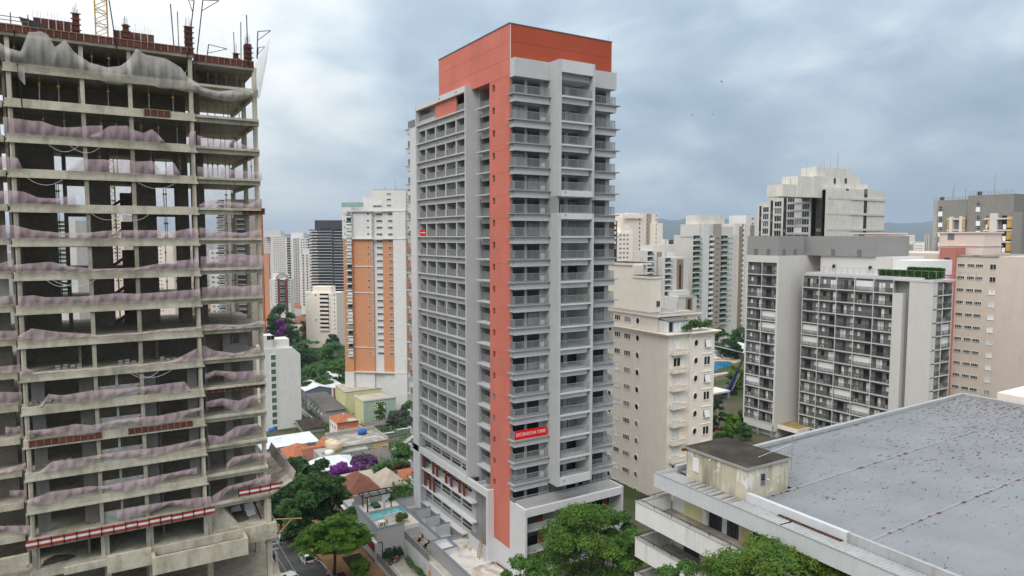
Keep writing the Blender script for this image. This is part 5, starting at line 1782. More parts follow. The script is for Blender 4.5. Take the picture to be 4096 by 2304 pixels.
for y in ys[1:-1]:
    MB().hexa([(XR + 0.3, y - 0.22, roofz(XR) + 0.075), (95.5, y - 0.22, roofz(95.5) + 0.075), (95.5, y + 0.05, roofz(95.5) + 0.075), (XR + 0.3, y + 0.05, roofz(XR) + 0.075), (XR + 0.3, y - 0.22, roofz(XR) + 0.085), (95.5, y - 0.22, roofz(95.5) + 0.085), (95.5, y + 0.05, roofz(95.5) + 0.085), (XR + 0.3, y + 0.05, roofz(XR) + 0.085)]).build('lap_seam', 'sheet_metal', hl)
    for i in range(26):
        x = XR + 1 + random.random() ** 0.8 * 48
        B(x, x + random.uniform(0.15, 0.6), y - 0.3 + random.uniform(-.1, .1), y - 0.2 + random.uniform(0, .12), roofz(x) + 0.086, roofz(x) + 0.094).build('rust_flake', 'rust', hl)
# lean-to strip along the street side
def strip_ribs(y0, y1, pitch, mat):
    mb = MB()
    n = int((y1 - y0) / pitch)
    for i in range(n):
        a = y0 + (y1 - y0) * i / n
        p = (y1 - y0) / n
        pr = [(a, 0), (a + p * 0.35, 0), (a + p * 0.5, 0.05), (a + p * 0.85, 0.05), (a + p, 0)]
        for (ya, ha), (yb, hb) in zip(pr[:-1], pr[1:]):
            mb.face((XF + 0.05, yb, 20.32 + hb), (XF + 0.05, ya, 20.32 + ha), (XR - 0.1, ya, 20.22 + ha), (XR - 0.1, yb, 20.22 + hb))
    mb.build('strip_sheet', mat, hl)


strip_ribs(32.6, YL_ - 0.1, 0.28, 'sheet_plain')
strip_ribs(YN, 32.4, 0.28, 'sheet_plain')
for i in range(9):
    y = 37.2 + i * 0.62 + random.uniform(-.2, .2)
    MB().box(XF + 0.3, XR - 0.3, y, y + random.uniform(0.08, 0.2), 20.375, 20.39).build('dirt_strip', 'roof_dirty', hl)
B(XR - 0.45, XR - 0.16, 28.4, 33.8, 20.29, 20.325).build('rust_patch', 'dark_rust', hl)
# ribbed fascia
y = YN
while y < YL_:
    B(XF - 0.05, XF, y, y + 0.30, 19.25, 20.58).build('fascia_sheet', 'white_fascia', hl)
    B(XF - 0.085, XF - 0.05, y + 0.20, y + 0.29, 19.25, 20.58).build('fascia_rib', 'white_fascia', hl) if y > 20 else None
    y += 0.305
MB().box(XF, 45, YL_ - 0.05, YL_, 19.25, 20.6).build('fascia_sheet', 'white_fascia', hl)
MB().box(XF - 0.1, XF + 0.02, YN, YL_ + 0.05, 20.58, 20.63).build('fascia_cap', 'grey_metal', hl)
B(XF, XW, YN, YL_ - 0.06, 19.2, 19.3).build('soffit', 'grey_mid', hl)
# roof house
rh = root('roof_house', 'peeling yellow plaster roof house with dark stained flat roof on the grey metal roof', 'building', (47.6, 40.5, 20.2))
m = MB()
m.box(45.0, 50.2, 37.1, 43.9, 20.15, 22.9)
m.build('wall', 'peeling_plaster', rh)
B(44.82, 50.4, 36.95, 44.1, 22.9, 23.02).build('roof_slab', 'roof_felt', rh)
MB().box(44.78, 50.44, 36.91, 36.95, 22.84, 23.05).box(44.78, 44.82, 36.95, 44.1, 22.84, 23.05).build('roof_edge', 'concrete_wall', rh)
B(46.55, 47.35, 37.02, 37.1, 21.25, 22.3).build('window_frame', 'grey_wall', rh)
for i in range(5):
    MB().hexa([(46.6, 36.95, 21.32 + i * 0.19), (47.05, 36.95, 21.32 + i * 0.19), (47.05, 37.02, 21.36 + i * 0.19), (46.6, 37.02, 21.36 + i * 0.19), (46.6, 36.96, 21.43 + i * 0.19), (47.05, 36.96, 21.43 + i * 0.19), (47.05, 37.0, 21.46 + i * 0.19), (46.6, 37.0, 21.46 + i * 0.19)]).build('louvre', 'glass_mixed', rh)
B(44.93, 45.0, 42.4, 43.1, 21.0, 22.25).build('vent_frame', 'white', rh)
for i in range(10):
    B(44.9, 44.93, 42.45, 43.05, 21.06 + i * 0.12, 21.13 + i * 0.12).build('vent_slat', 'white', rh)
MB().tube((44.99, 41.0, 22.65), (44.7, 41.0, 22.6), 0.05, k=6).build('spout', 'white', rh)
MB().tube((47.5, 36.9, 21.6), (47.5, 37.1, 21.62), 0.06, k=6).build('spout', 'white', rh)
B(44.35, 45.3, 43.7, 43.95, 22.72, 22.9).build('projecting_beam', 'rust', rh)
at_ = root('roof_antenna', 'thin antenna pole with guy wire on the edge of the roof house', 'antenna', (50.3, 37.0, 21.9))
MB().tube((50.3, 36.85, 21.9), (50.3, 36.85, 24.9), 0.035, k=5).build('pole', 'grey_metal', at_)
MB().tube((50.3, 36.85, 24.3), (48.0, 38.5, 23.03), 0.015, k=4).build('guy_wire', 'white', at_)
# rear hall with pale yellow roof
MB().hexa([(97, 20, 18), (125, 20, 18), (125, 41.5, 18), (97, 41.5, 18), (97, 20, 21.9), (125, 20, 21.9), (125, 41.5, 22.3), (97, 41.5, 22.3)]).build('rear_hall', 'cream', label='pale cream roofed hall just beyond the grey metal roof, right edge', cat='building')
# balconies on the street side
for i, (zb, zt) in enumerate(((16.53, 18.22), (13.15, 14.86), (9.8, 11.5), (6.45, 8.1))):
    MB().box(40.45, 40.72, YN, 45.6, zb, zt).box(40.72, XW, 45.33, 45.6, zb, zt).build('balcony_parapet', 'white_weathered', hl)
    B(40.72, XW, YN, 45.33, zb + 0.05, zb + 0.3).build('balcony_floor', 'roof_dirty', hl)
    MB().box(40.4, 40.78, YN, 45.65, zt, zt + 0.06).box(40.78, XW, 45.28, 45.65, zt, zt + 0.06).build('parapet_cap', 'concrete_wall', hl)
    r = MB()
    r.tube((40.58, 24, zt + 0.32), (40.58, 45.45, zt + 0.32), 0.03, k=5).tube((40.58, 45.45, zt + 0.32), (44.4, 45.45, zt + 0.32), 0.03, k=5)
    for j in range(10):
        r.tube((40.58, 45.4 - j * 2.1, zt), (40.58, 45.4 - j * 2.1, zt + 0.32), 0.03, k=5)
    r.tube((42.6, 45.45, zt), (42.6, 45.45, zt + 0.32), 0.03, k=5)
    r.build('handrail', 'black_metal', hl)
# back wall of the top balcony
for (a, b), mt in (((41.55, 43.6), 'lime_wall'), ((40.9, 41.5), 'white_weathered'), ((36.2, 37.3), 'peach_wall')):
    B(XW - 0.12, XW, a, b, 16.85, 19.2).build('wall_panel', mt, hl)
for a, b in ((39.3, 40.7), (37.5, 38.7), (33.6, 36.0)):
    MB().mat(0).box(XW - 0.1, XW, a, b, 16.85, 19.1).mat(1).box(XW - 0.16, XW - 0.1, a + 0.2, (a + b) / 2 - 0.04, 16.95, 18.9).box(XW - 0.16, XW - 0.1, (a + b) / 2 + 0.04, b - 0.2, 16.95, 18.9).build('door', ['charcoal', 'glass_dark'], hl)
B(XW - 0.2, XW - 0.12, 40.95, 41.12, 18.1, 18.5).build('extinguisher_box', 'sign_red', hl)
for zz in (13.5, 10.1):
    for a in (41.8, 38.6, 35.4, 32.2):
        MB().mat(0).box(XW - 0.1, XW, a, a + 1.8, zz, zz + 2.3).build('door', 'charcoal', hl)
# ================================================================== CREAM BUILDING WITH ROUND WINDOWS
z6 = lambda x, y: (2400 + x * .5865, 1150 + y * .5865)
cb = root('cream_apartment_building', 'cream apartment building with round windows and small balustrade balconies, right of the tower', 'building', (91, 97, -8))
CX, CY = 85.6, 88.5
B(CX, 96.6, CY, 107, -9, 24.4).build('wall', 'beige_wall', cb)  # darker beige: shade on the left side put into the wall colour
B(90.5, 96.75, CY - 0.5, CY - 0.002, -9, 24.4).build('front_bay', 'cream', cb)
B(CX + 0.003, 90.5, CY - 0.02, CY - 0.002, -9, 24.4).build('lit_front_skin', 'cream', cb)  # thin added skin; the front's stronger light put into its colour, bay likewise
for i, (o, h) in enumerate(((0.25, 0.25), (0.55, 0.25), (0.85, 0.2))):
    zz = 24.25 + i * 0.23
    MB().box(CX - o, 90.5, CY - o, 107, zz, zz + h - 0.02).box(90.5 - o * 0.3, 96.75 + o, CY - 0.5 - o, 107, zz - 0.004, zz + h - 0.015).build('cornice', 'cream', cb)
B(CX, 96.0, 91.5, 107, 24.95, 27.6).build('setback_floor', 'beige_wall', cb)
MB().box(CX - 0.35, 96.6, 91.0, 107.3, 27.6, 27.95).build('roof_slab', 'cream', cb)
B(CX - 0.3, 96.5, 91.1, 107.2, 27.95, 28.03).build('roof_deck', 'roof_dirty', cb)
for x, y, l in ((87.2, 92.5, 5.0), (88, 100, 6.0), (91.5, 93.2, 4.0)):
    B(x, x + l, y, y + 0.12, 28.04, 28.2).build('roof_pipe', 'white', cb)
MB().tube((91.3, 92.2, 28.0), (91.3, 92.2, 30.0), 0.05, k=5).build('roof_pole', 'grey_metal', cb)
MB().box(87, 89.6, 94.7, 99.5, 28.03, 34.3).build('lift_tower', 'cream', cb)
MB().box(86.8, 89.8, 94.5, 99.7, 34.3, 34.7).build('tower_cornice', 'cream', cb)
B(86.9, 89.7, 94.6, 99.6, 34.7, 34.8).build('tower_roof', 'roof_felt', cb)
MB().box(87.0, 89.4, 99.5, 108, 28.03, 36.6).build('water_tower', 'cream', cb)
MB().box(88.5, 91.5, 101, 108, 28.03, 36.55).build('water_tower', 'cream', cb)
MB().box(86.7, 91.8, 99.8, 108, 36.6, 37.0).build('tower_cornice', 'cream', cb)
B(86.85, 91.6, 99.9, 107.9, 37.0, 37.1).build('tower_roof', 'roof_felt', cb)
put('window', winmesh(0.9, 1.1, 'concrete_wall', 'glass_dark', 'y', 2), cb, 88.4, 94.7, 29.0)
put('window', winmesh(0.9, 1.2, 'gold_roof', 'glass_dark', 'x', 2), cb, 88.5, 101.6, 33.0)
m = MB()
for i in range(9):
    m.box(89.9, 90.4, 100.85, 100.9, 30.5 + i * 0.7, 30.55 + i * 0.7)
m.box(89.88, 89.93, 100.85, 100.9, 30, 38).box(90.38, 90.43, 100.85, 100.9, 30, 38).build('roof_ladder', 'grey_metal', cb)
MB().tube((89.2, 95, 34.8), (89.2, 95, 36), 0.03, k=4).tube((87.6, 95, 34.8), (87.6, 95, 36), 0.03, k=4).tube((87.6, 95, 35.95), (89.2, 95, 35.95), 0.03, k=4).build('roof_rail', 'grey_metal', cb)
# left side: pairs of windows and a round one on every floor


def ringwin(axis, r=0.48):
    m, k = MB(), 18
    for i in range(k):
        a0, a1 = 2 * math.pi * i / k, 2 * math.pi * (i + 1) / k
        m.mat(0)
        pts = lambda a, rr, d: ((-d, rr * math.cos(a), rr * 1.25 * math.sin(a)) if axis == 'x' else (rr * math.cos(a), -d, rr * 1.25 * math.sin(a)))
        for (ra, da), (rb, db) in (((r + 0.16, 0.0), (r + 0.14, 0.09)), ((r + 0.14, 0.09), (r, 0.09)), ((r, 0.09), (r - 0.02, 0.012))):
            m.face(pts(a0, ra, da), pts(a1, ra, da), pts(a1, rb, db), pts(a0, rb, db))
        m.mat(1)
        m.face(pts(a0, r - 0.02, 0.012), pts(a1, r - 0.02, 0.012), pts(0, 0, 0.012))
    return m.mesh('round_window', ['cream', 'glass_mixed'])


rwx, rwy = ringwin('x'), ringwin('y')
wA, wB = winmesh(1.95, 1.15, 'beige_wall', 'glass_mixed', 'x', 4, 0.12), winmesh(1.8, 1.15, 'beige_wall', 'glass_curtain', 'x', 3, 0.12)
for k in range(11):
    z = 23.1 - 3.27 * (k - 1)
    put('round_window', rwx, cb, CX, 96.55, z)
    put('window', wA, cb, CX, 98.45, z - 0.55)
    put('window', wB, cb, CX, 101.45, z - 0.5)
    if k > 0:
        put('round_window', rwx, cb, CX, 104.6, z + 1.0)
        # front side
        zf = 21.97 - 3.27 * (k - 1)
        put('window', winmesh(1.9, 1.75, 'cream', 'glass_curtain', 'y', 2, 0.14, 0.1), cb, 86.75, CY - 0.02, zf + 0.05)
        put('round_window', rwy, cb, 92.0, CY - 0.5, zf + 0.85)
        put('window', winmesh(1.75, 1.75, 'cream', ('glass_curtain', 'glass_mixed')[k % 2], 'y', 2, 0.15, 0.09), cb, 93.95, CY - 0.5, zf - 0.2)
        B(93.6, 96.0, CY - 0.66, CY - 0.5, zf + 1.85, zf + 1.97).build('window_hood', 'cream', cb)
        if k % 2:
            MB().hexa([(94.2, CY - 1.0, zf - 0.05), (95.5, CY - 1.0, zf - 0.05), (95.5, CY - 0.95, zf - 0.05), (94.2, CY - 0.95, zf - 0.05), (94.2, CY - 0.65, zf + 1.3), (95.5, CY - 0.65, zf + 1.3), (95.5, CY - 0.60, zf + 1.3), (94.2, CY - 0.60, zf + 1.3)]).build('awning_shutter', 'white', cb)
        m = MB()
        m.box(86.15, 89.5, CY - 0.95, CY - 0.03, zf - 0.9, zf - 0.7).box(86.3, 89.35, CY - 0.75, CY - 0.03, zf - 1.05, zf - 0.9)
        m.box(86.15, 89.5, CY - 0.95, CY - 0.75, zf - 0.02, zf + 0.12)
        m.box(86.15, 86.4, CY - 0.95, CY - 0.03, zf - 0.7, zf - 0.02).box(89.25, 89.5, CY - 0.95, CY - 0.03, zf - 0.7, zf - 0.02)
        m.build('balcony', 'cream', cb)
        m = MB()
        for i in range(9):
            x = 86.62 + i * 0.3
            m.lathe([(0.06, 0), (0.1, 0.18), (0.05, 0.45), (0.08, 0.68)], (x, CY - 0.85, zf - 0.7), 6)
        m.build('balusters', 'cream', cb, kind='stuff')
# conservatory on the corner of the roof floor
cs = root('conservatory', 'white glazed sun room with dark lean-to roof on the cream building', 'sun room', (87.5, 89.5, 24.95))
for a, b in ((86.0, 87.1), (87.25, 88.3), (88.4, 89.6), (89.7, 90.8)):
    MB().mat(0).box(a, b, 88.9, 89.0, 24.95, 27.0).mat(1).box(a + 0.12, b - 0.12, 88.86, 88.9, 25.1, 26.85).build('glazed_panel', ['white', 'glass_curtain'], cs)
for a, b in ((89.05, 90.1), (90.2, 91.4)):
    MB().mat(0).box(86.0, 86.1, a, b, 24.95, 27.0).mat(1).box(85.96, 86.0, a + 0.12, b - 0.12, 25.1, 26.85).build('glazed_panel', ['white', 'glass_curtain'], cs)
MB().hexa([(85.9, 88.6, 26.98), (91.0, 88.6, 26.98), (91.0, 91.4, 27.3), (85.9, 91.4, 27.3), (85.9, 88.6, 27.06), (91.0, 88.6, 27.06), (91.0, 91.4, 27.4), (85.9, 91.4, 27.4)]).build('roof', 'grey_dark', cs)
B(91.6, 93.2, 91.44, 91.5, 25.0, 27.2).build('terrace_door', 'ochre', cb)

# ================================================================== GREY AND WHITE BALCONY APARTMENTS
ga = root('grey_white_apartments', 'grey and white apartment block with grids of dark balconies, right of centre', 'building', (142, 92, -9))
GX, GY, GX2 = 135.95, 104.9, 141.0
ZS = lambda k: 33.1 - 2.75 * k


def balcony_grid(parent, axis, p, e0, e1, nb, levels, depth, topz, frame='white', back='grey_dark', rail=True, edge=0.28, seed=1):
    """grid of recessed balconies: p plane, e0..e1 extent, levels = slab tops (floors), topz = lintel"""
    rd = random.Random(seed)
    w = (e1 - e0) / nb

    def mk(a0, a1, d0, d1, z0, z1, mb=None):
        mb = mb or MB()
        mb.box(p + d0, p + d1, a0, a1, z0, z1) if axis == 'x' else mb.box(a0, a1, p + d0, p + d1, z0, z1)
        return mb
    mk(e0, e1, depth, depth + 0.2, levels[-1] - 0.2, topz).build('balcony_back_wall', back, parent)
    def lm(fn):
        m = MB()
        def bx(a0, a1, d0, d1, z0, z1):
            m.box(d0, d1, a0, a1, z0, z1) if axis == 'x' else m.box(a0, a1, d0, d1, z0, z1)
        fn(m, bx)
        return m
    dw, dh = min(1.5, w * 0.42), 2.05
    def doorf(m, bx):
        m.mat(0); bx(0, dw, -0.06, 0, 0, dh)
        m.mat(1); bx(0.07, dw / 2 - 0.03, -0.075, -0.061, 0.07, dh - 0.08)
        m.mat(2); bx(dw / 2 + 0.03, dw - 0.07, -0.075, -0.061, 0.07, dh - 0.08)
    doors = [lm(doorf).mesh('door', ['black_metal', a, b]) for a, b in (('glass_curtain', 'glass_dark'), ('glass_curtain', 'glass_curtain'), ('glass_dark', 'glass_mixed'))]
    ww = min(0.8, w * 0.2)
    def winf(m, bx):
        m.mat(0); bx(0, ww, -0.06, 0, 0.9, 2.0)
        m.mat(1); bx(0.06, ww - 0.06, -0.075, -0.061, 0.96, 1.94)
    win = lm(winf).mesh('window', ['black_metal', 'glass_curtain'])
    def acf(m, bx):
        m.mat(0); bx(0, 0.75, -0.42, -0.1, 0.03, 0.6)
        m.mat(1); bx(0.08, 0.5, -0.43, -0.42, 0.1, 0.53)
    ac = lm(acf).mesh('air_conditioner', ['white_plastic', 'grey_dark'])
    def railf(m, bx):
        m.mat(1); bx(0.02, w - 0.02, 0.09, 0.11, 0.02, 0.95)
        m.mat(0); bx(0, w, 0.08, 0.12, 0.96, 0.99)
        for i in range(1, 4):
            bx(w * i / 4 - 0.015, w * i / 4 + 0.015, 0.08, 0.12, 0, 0.95)
    rl_ = lm(railf).mesh('railing', ['charcoal', 'smoked_glass'])
    def blindf(m, bx):
        m.mat(0); bx(0.05, w - 0.05, 0.2, 0.24, 0.5 if not rail else 0.15, 2.2)
    bl = lm(blindf).mesh('roller_blind', 'sheet_white')
    for i, z in enumerate(levels):
        mk(e0, e1, 0, depth, z - edge, z).build('balcony_slab', frame, parent)
        zt = topz if i == 0 else levels[i - 1] - edge
        for j in range(nb + 1):
            c = e0 + w * j
            a0, a1 = c - 0.065, c + 0.065
            if j == 0:
                a0, a1 = e0, e0 + 0.12
            if j == nb:
                a0, a1 = e1 - 0.12, e1
            mk(a0, a1, 0.02, 0.16, z, zt).build('divider', frame, parent)
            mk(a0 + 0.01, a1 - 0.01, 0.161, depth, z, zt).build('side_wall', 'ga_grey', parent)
        for j in range(nb):
            a = e0 + w * j + 0.15
            flip = j % 2
            def pos(off, d):
                return (p + d, a + off, z) if axis == 'x' else (a + off, p + d, z)
            wi = w - 0.3
            put('door', doors[rd.randrange(3)], parent, *pos(wi * 0.1 if flip else wi * 0.88 - dw, depth - 0.003))
            put('window', win, parent, *pos(wi * 0.72 if flip else wi * 0.08, depth - 0.003))
            if rd.random() < 0.45:
                put('air_conditioner', ac, parent, *pos(wi * 0.74 if flip else wi * 0.02, depth - 0.05))
            if rail:
                put('railing', rl_, parent, *pos(-0.15, 0))
            if rd.random() < 0.09:
                put('roller_blind', bl, parent, *pos(-0.15, 0.3))


# left tower
B(GX + 1.2, GX + 16, GY, 114.0, -9, 37.6).build('wall', 'ga_white', ga)
B(GX, 140.7, GY - 0.15, GY, -4.4, 37.6).build('side_wall', 'ga_white', ga)
B(140.7, 152, GY + 0.6, GY + 0.8, -9, 42.2).build('side_wall', 'ga_grey', ga)
B(GX, GX + 1.6, GY, 114.0, 35.95, 37.6).build('frame_top', 'ga_white', ga)
B(GX, GX + 1.6, GY, GY + 0.25, -4.4, 35.95).build('frame_side', 'ga_white', ga)
B(GX, GX + 1.6, 113.75, 114.0, -4.4, 35.95).build('frame_side', 'ga_white', ga)
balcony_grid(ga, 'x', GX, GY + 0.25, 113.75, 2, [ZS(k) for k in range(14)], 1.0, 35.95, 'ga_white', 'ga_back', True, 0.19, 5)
B(GX, GX + 1.6, GY, 114.0, -4.4, ZS(13) - 0.3).build('base_band', 'ga_white', ga)
for y in (105.2, 109.3, 113.4):
    B(GX + 0.1, GX + 0.6, y, y + 0.5, -9, -4.4).build('base_column', 'ga_grey', ga)
B(GX + 0.1, GX + 1.0, 105.2, 113.9, -9, -7.4).build('base_wall', 'white', ga)
MB().box(137, 144, 99, 104.6, -3.6, -2.6).build('entrance_canopy', 'cream', ga)
B(137.2, 143.8, 99.2, 104.4, -2.6, -2.5).build('canopy_roof', 'gold_roof', ga)
# stair recess windows
swm = winmesh(0.7, 0.85, 'black_metal', 'glass_dark', 'y', 1, 0.06)
for k in range(13):
    put('window', swm, ga, 141.3, GY + 0.6, ZS(k) + 0.9)
# grey roof blocks
B(GX + 0.1, 145.5, GY + 0.1, 114.0, 37.6, 42.25).build('roof_block', 'ga_grey', ga)
B(146.5, 160, 88, GY + 0.6, 37.6, 42.2).build('roof_block', 'ga_grey', ga)
rwm = winmesh(1.1, 1.4, 'ga_grey', 'grey_dark', 'x', 1, 0.05)
for y in (107.2, 110.8):
    put('window', rwm, ga, GX + 0.1, y, 37.75)
rwm2 = winmesh(1.1, 1.4, 'ga_grey', 'grey_dark', 'y', 1, 0.05)
for x in (137.5, 141.6):
    put('window', rwm2, ga, x, GY + 0.1, 37.75)
for y in (91.0, 97.4):
    put('window', rwm, ga, 146.5, y, 37.75)
# right wing
WE = 78.4
B(GX2 + 1.6, GX2 + 9, 78.4, 102.0, -9, 33.0).build('wall', 'ga_grey', ga)
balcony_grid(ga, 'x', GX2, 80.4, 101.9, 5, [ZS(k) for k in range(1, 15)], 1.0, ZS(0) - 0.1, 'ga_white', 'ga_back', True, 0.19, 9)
B(GX2 + 0.01, GX2 + 1.6, WE, 80.38, -9, 30.35).build('frame_side', 'ga_white', ga)
B(GX2 + 0.6, 152, 78.6, 101.9, ZS(0) - 0.1, ZS(0) + 0.35).build('roof_slab', 'grey_light', ga)
B(GX2 + 0.9, 151.7, 74.8, 101.6, ZS(0) + 0.35, ZS(0) + 0.7).build('roof_kerb', 'grey_light', ga)
B(147, 160, 84.5, 101.5, ZS(0) + 0.7, 37.6).build('roof_pavilion', 'ga_white', ga)
B(147.5, 160, 78.5, 84.5, ZS(0) + 0.7, 37.0).build('roof_pavilion', 'white', ga)
m = MB()
y = 101.5
while y > 65:
    m.box(GX2 + 1.0, GX2 + 1.05, y, y + 0.05, ZS(0) + 0.7, ZS(0) + 2.1)
    y -= 1.45
m.box(GX2 + 1.0, GX2 + 1.05, 66, 101.55, ZS(0) + 2.06, ZS(0) + 2.1).build('roof_rail', 'grey_metal', ga)
for y in (97.8, 89.0):
    lm_ = root('floodlight', f'small black floodlight on the {"left" if y > 90 else "right"} of the pale roof pavilion', 'lamp', (146.9, y, 35.2), group='roof floodlights')
    MB().hexa([(146.3, y - 0.25, 35.0), (146.5, y - 0.25, 34.8), (146.5, y + 0.25, 34.8), (146.3, y + 0.25, 35.0), (146.5, y - 0.25, 35.6), (146.9, y - 0.25, 35.4), (146.9, y + 0.25, 35.4), (146.5, y + 0.25, 35.6)]).build('head', 'black_metal', lm_)
    MB().bar((146.8, y, 35.3), (147.0, y, 35.4), 0.08).build('arm', 'black_metal', lm_)
# stair recess and blank gable, balconies on its right side
B(GX2 + 1.2, GX2 + 5, 73.0, WE - 0.01, -9, ZS(0) - 0.12).build('recess_wall', 'ga_grey', ga)
put_w = winmesh(0.9, 0.8, 'black_metal', 'glass_dark', 'x', 1, 0.06, 0.2)
for k in range(13):
    put('window', put_w, ga, GX2 + 1.2, 76.6, ZS(k + 1) + 1.2)
gy0 = on_x(3725, 1300, GX2)[0]
gy1 = on_x(3631, 1300, GX2)[0]
B(GX2, GX2 + 1.8, gy0, gy1, -9, ZS(0) - 0.12).build('gable_wall', 'ga_white', ga)
gx1 = on_y(3806, 1300, gy0)[0]
B(GX2 + 1.8, gx1 + 0.3, gy0 + 1.6, gy1, -9, ZS(0) - 0.12).build('wall', 'ga_grey', ga)
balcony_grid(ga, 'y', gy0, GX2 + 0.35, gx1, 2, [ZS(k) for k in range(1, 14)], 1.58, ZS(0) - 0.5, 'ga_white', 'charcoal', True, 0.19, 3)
B(GX2 - 0.1, gx1 + 0.4, gy0 - 0.1, gy1 + 3.2, ZS(0) - 0.11, ZS(0) + 0.34).build('roof_slab', 'ga_white', ga)

# ================================================================== PINK AND BEIGE BUILDING BEHIND
pk = root('pink_beige_building', 'beige building with a rose vertical strip and rows of small windows, right edge', 'building', (175, 70, -9))
PX = at_depth(3838, 1060, 166)[0]
py = lambda px: on_x(px, 1060, PX)[0]
zr = lambda pxy: on_x(*pxy, PX)[1]
z8 = lambda x, y: (2900 + x * .552, 1000 + y * .552)
z7 = lambda x, y: (2900 + x * .4643, 600 + y * .4643)
ztop = on_x(*z8(1690, 45), PX)[1]
yR, yS0, yS1 = py(z8(1975, 0)[0]), py(z8(1677, 0)[0]), py(z8(1563, 0)[0])
B(PX, PX + 22, yR, yS0, -9, ztop).build('wall', 'pink_beige', pk)
B(PX - 0.8, PX + 6, yS0, yS1, -9, on_x(*z7(1900, 840), PX)[1]).build('rose_strip', 'rose', pk)
B(PX + 1, PX + 30, yS1, yS1 + 55, -9, on_x(*z7(1700, 900), PX)[1] + 0.3).build('rear_wing', 'pink_pale', pk)
B(PX - 0.2, PX + 22.2, yR - 0.2, yS0, ztop, ztop + 0.35).build('parapet_cap', 'roof_dirty', pk)
B(PX + 0.01, PX + 14, yR - 12, yR - 0.01, -9, ztop + 0.2).build('side_wing', 'pink_pale', pk)
fl = 2.98
wz0 = on_x(*z8(1710, 118), PX)[1]
sm = winmesh(1.65, 0.75, 'white', 'glass_dark', 'x', 4, 0.06)
bm_ = winmesh(1.35, 1.25, 'white', 'glass_curtain', 'x', 2, 0.06)
for k in range(11):
    z = wz0 - fl * k
    for x_ in (1685, 1755, 1818):
        put('window', sm, pk, PX, py(z8(x_ + 55, 0)[0]), z - 0.1)
    put('window', bm_, pk, PX, py(z8(1968, 0)[0]), z - 0.5)
put('window', winmesh(1.2, 0.8, 'black_metal', 'glass_dark', 'x', 1), pk, PX - 0.8, (yS0 + yS1) / 2 - 0.6, wz0 + 1.2)
for x_ in (1130, 1205, 1315, 1395, 1455, 1515):
    put('window', winmesh(1.4, 1.2, 'white', 'glass_mixed', 'x', 2), pk, PX + 1, on_x(*z8(x_ + 40, 100), PX + 1)[0], wz0 - 0.2)
# water-tank blocks on its roof
for a, b, ybot, ytop, nm in ((1100, 1395, 895, 725, 'roof_block'), (1845, 2225, 910, 718, 'roof_block')):
    X2 = PX + 4
    ya, yb_ = on_x(*z7(b, 800), X2)[0], on_x(*z7(a, 800), X2)[0]
    zt = on_x(*z7(a + 60, ytop), X2)[1]
    B(X2, X2 + 9, ya, yb_, ztop - 0.5, zt).build('roof_block', 'pink_pale', pk)
    B(X2 - 0.4, X2 + 9.3, ya - 0.4, yb_ + 0.4, zt, zt + 0.35).build('roof_cap', 'pink_pale', pk)
    B(X2 - 0.25, X2 + 9.2, ya - 0.25, yb_ + 0.25, ztop + 2.4, ztop + 2.6).build('roof_cap', 'pink_pale', pk)
    put('window', winmesh(1.6, 2.0, 'grey_mid', 'glass_mixed', 'x', 3), pk, X2, (ya + yb_) / 2 + 1.5, ztop + 4.0)
B(PX - 0.3, PX + 3.9, on_x(*z7(1208, 860), PX)[0], on_x(*z7(1152, 860), PX)[0], 20, on_x(*z7(1180, 830), PX)[1]).build('rose_strip', 'rose', pk)

# ================================================================== STEPPED PALE TOWER BEHIND
bt = root('stepped_pale_tower', 'tall stained pale tower with stepped roof, dark vertical strips and bay windows', 'building', (220, 190, -12))
cx_, cy_, _ = at_depth(*z7(860, 600), 265)
ut = lambda x, y=500: on_y(*z7(x, y), cy_)[0]
vt = lambda x, y=500: on_x(*z7(x, y), cx_)[0]
zt = lambda x, y: on_y(*z7(x, y), cy_)[1]
zv = lambda x, y: on_x(*z7(x, y), cx_)[1]
# blank right wall with two dark window slots
xr = ut(1375)
B(cx_, xr, cy_, cy_ + 16, -12, zt(1100, 335)).build('wall', 'stained_white', bt)
for a, b in ((1035, 1060), (1195, 1222)):
    for q, (t0, t1) in enumerate(((340, 408), (425, 545), (560, 680), (695, 800))):
        B(ut(a), ut(b), cy_ - 0.05, cy_ + 0.3, zt(a, t1), zt(a, t0)).build('window_slot', 'dark_brown', bt)
        put('window', winmesh(ut(b) - ut(a) - 0.3, 2.2, 'dark_brown', 'glass_mixed', 'y', 1), bt, ut(a) + 0.15, cy_ - 0.05, zt(a, t1) + 1.2)
for yy in (415, 548, 684):
    B(cx_ + 1, xr + 0.1, cy_ - 0.35, cy_ + 0.1, zt(1000, yy) - 0.5, zt(1000, yy) + 0.4).build('string_course', 'lime_wall' if False else 'offwhite', bt)
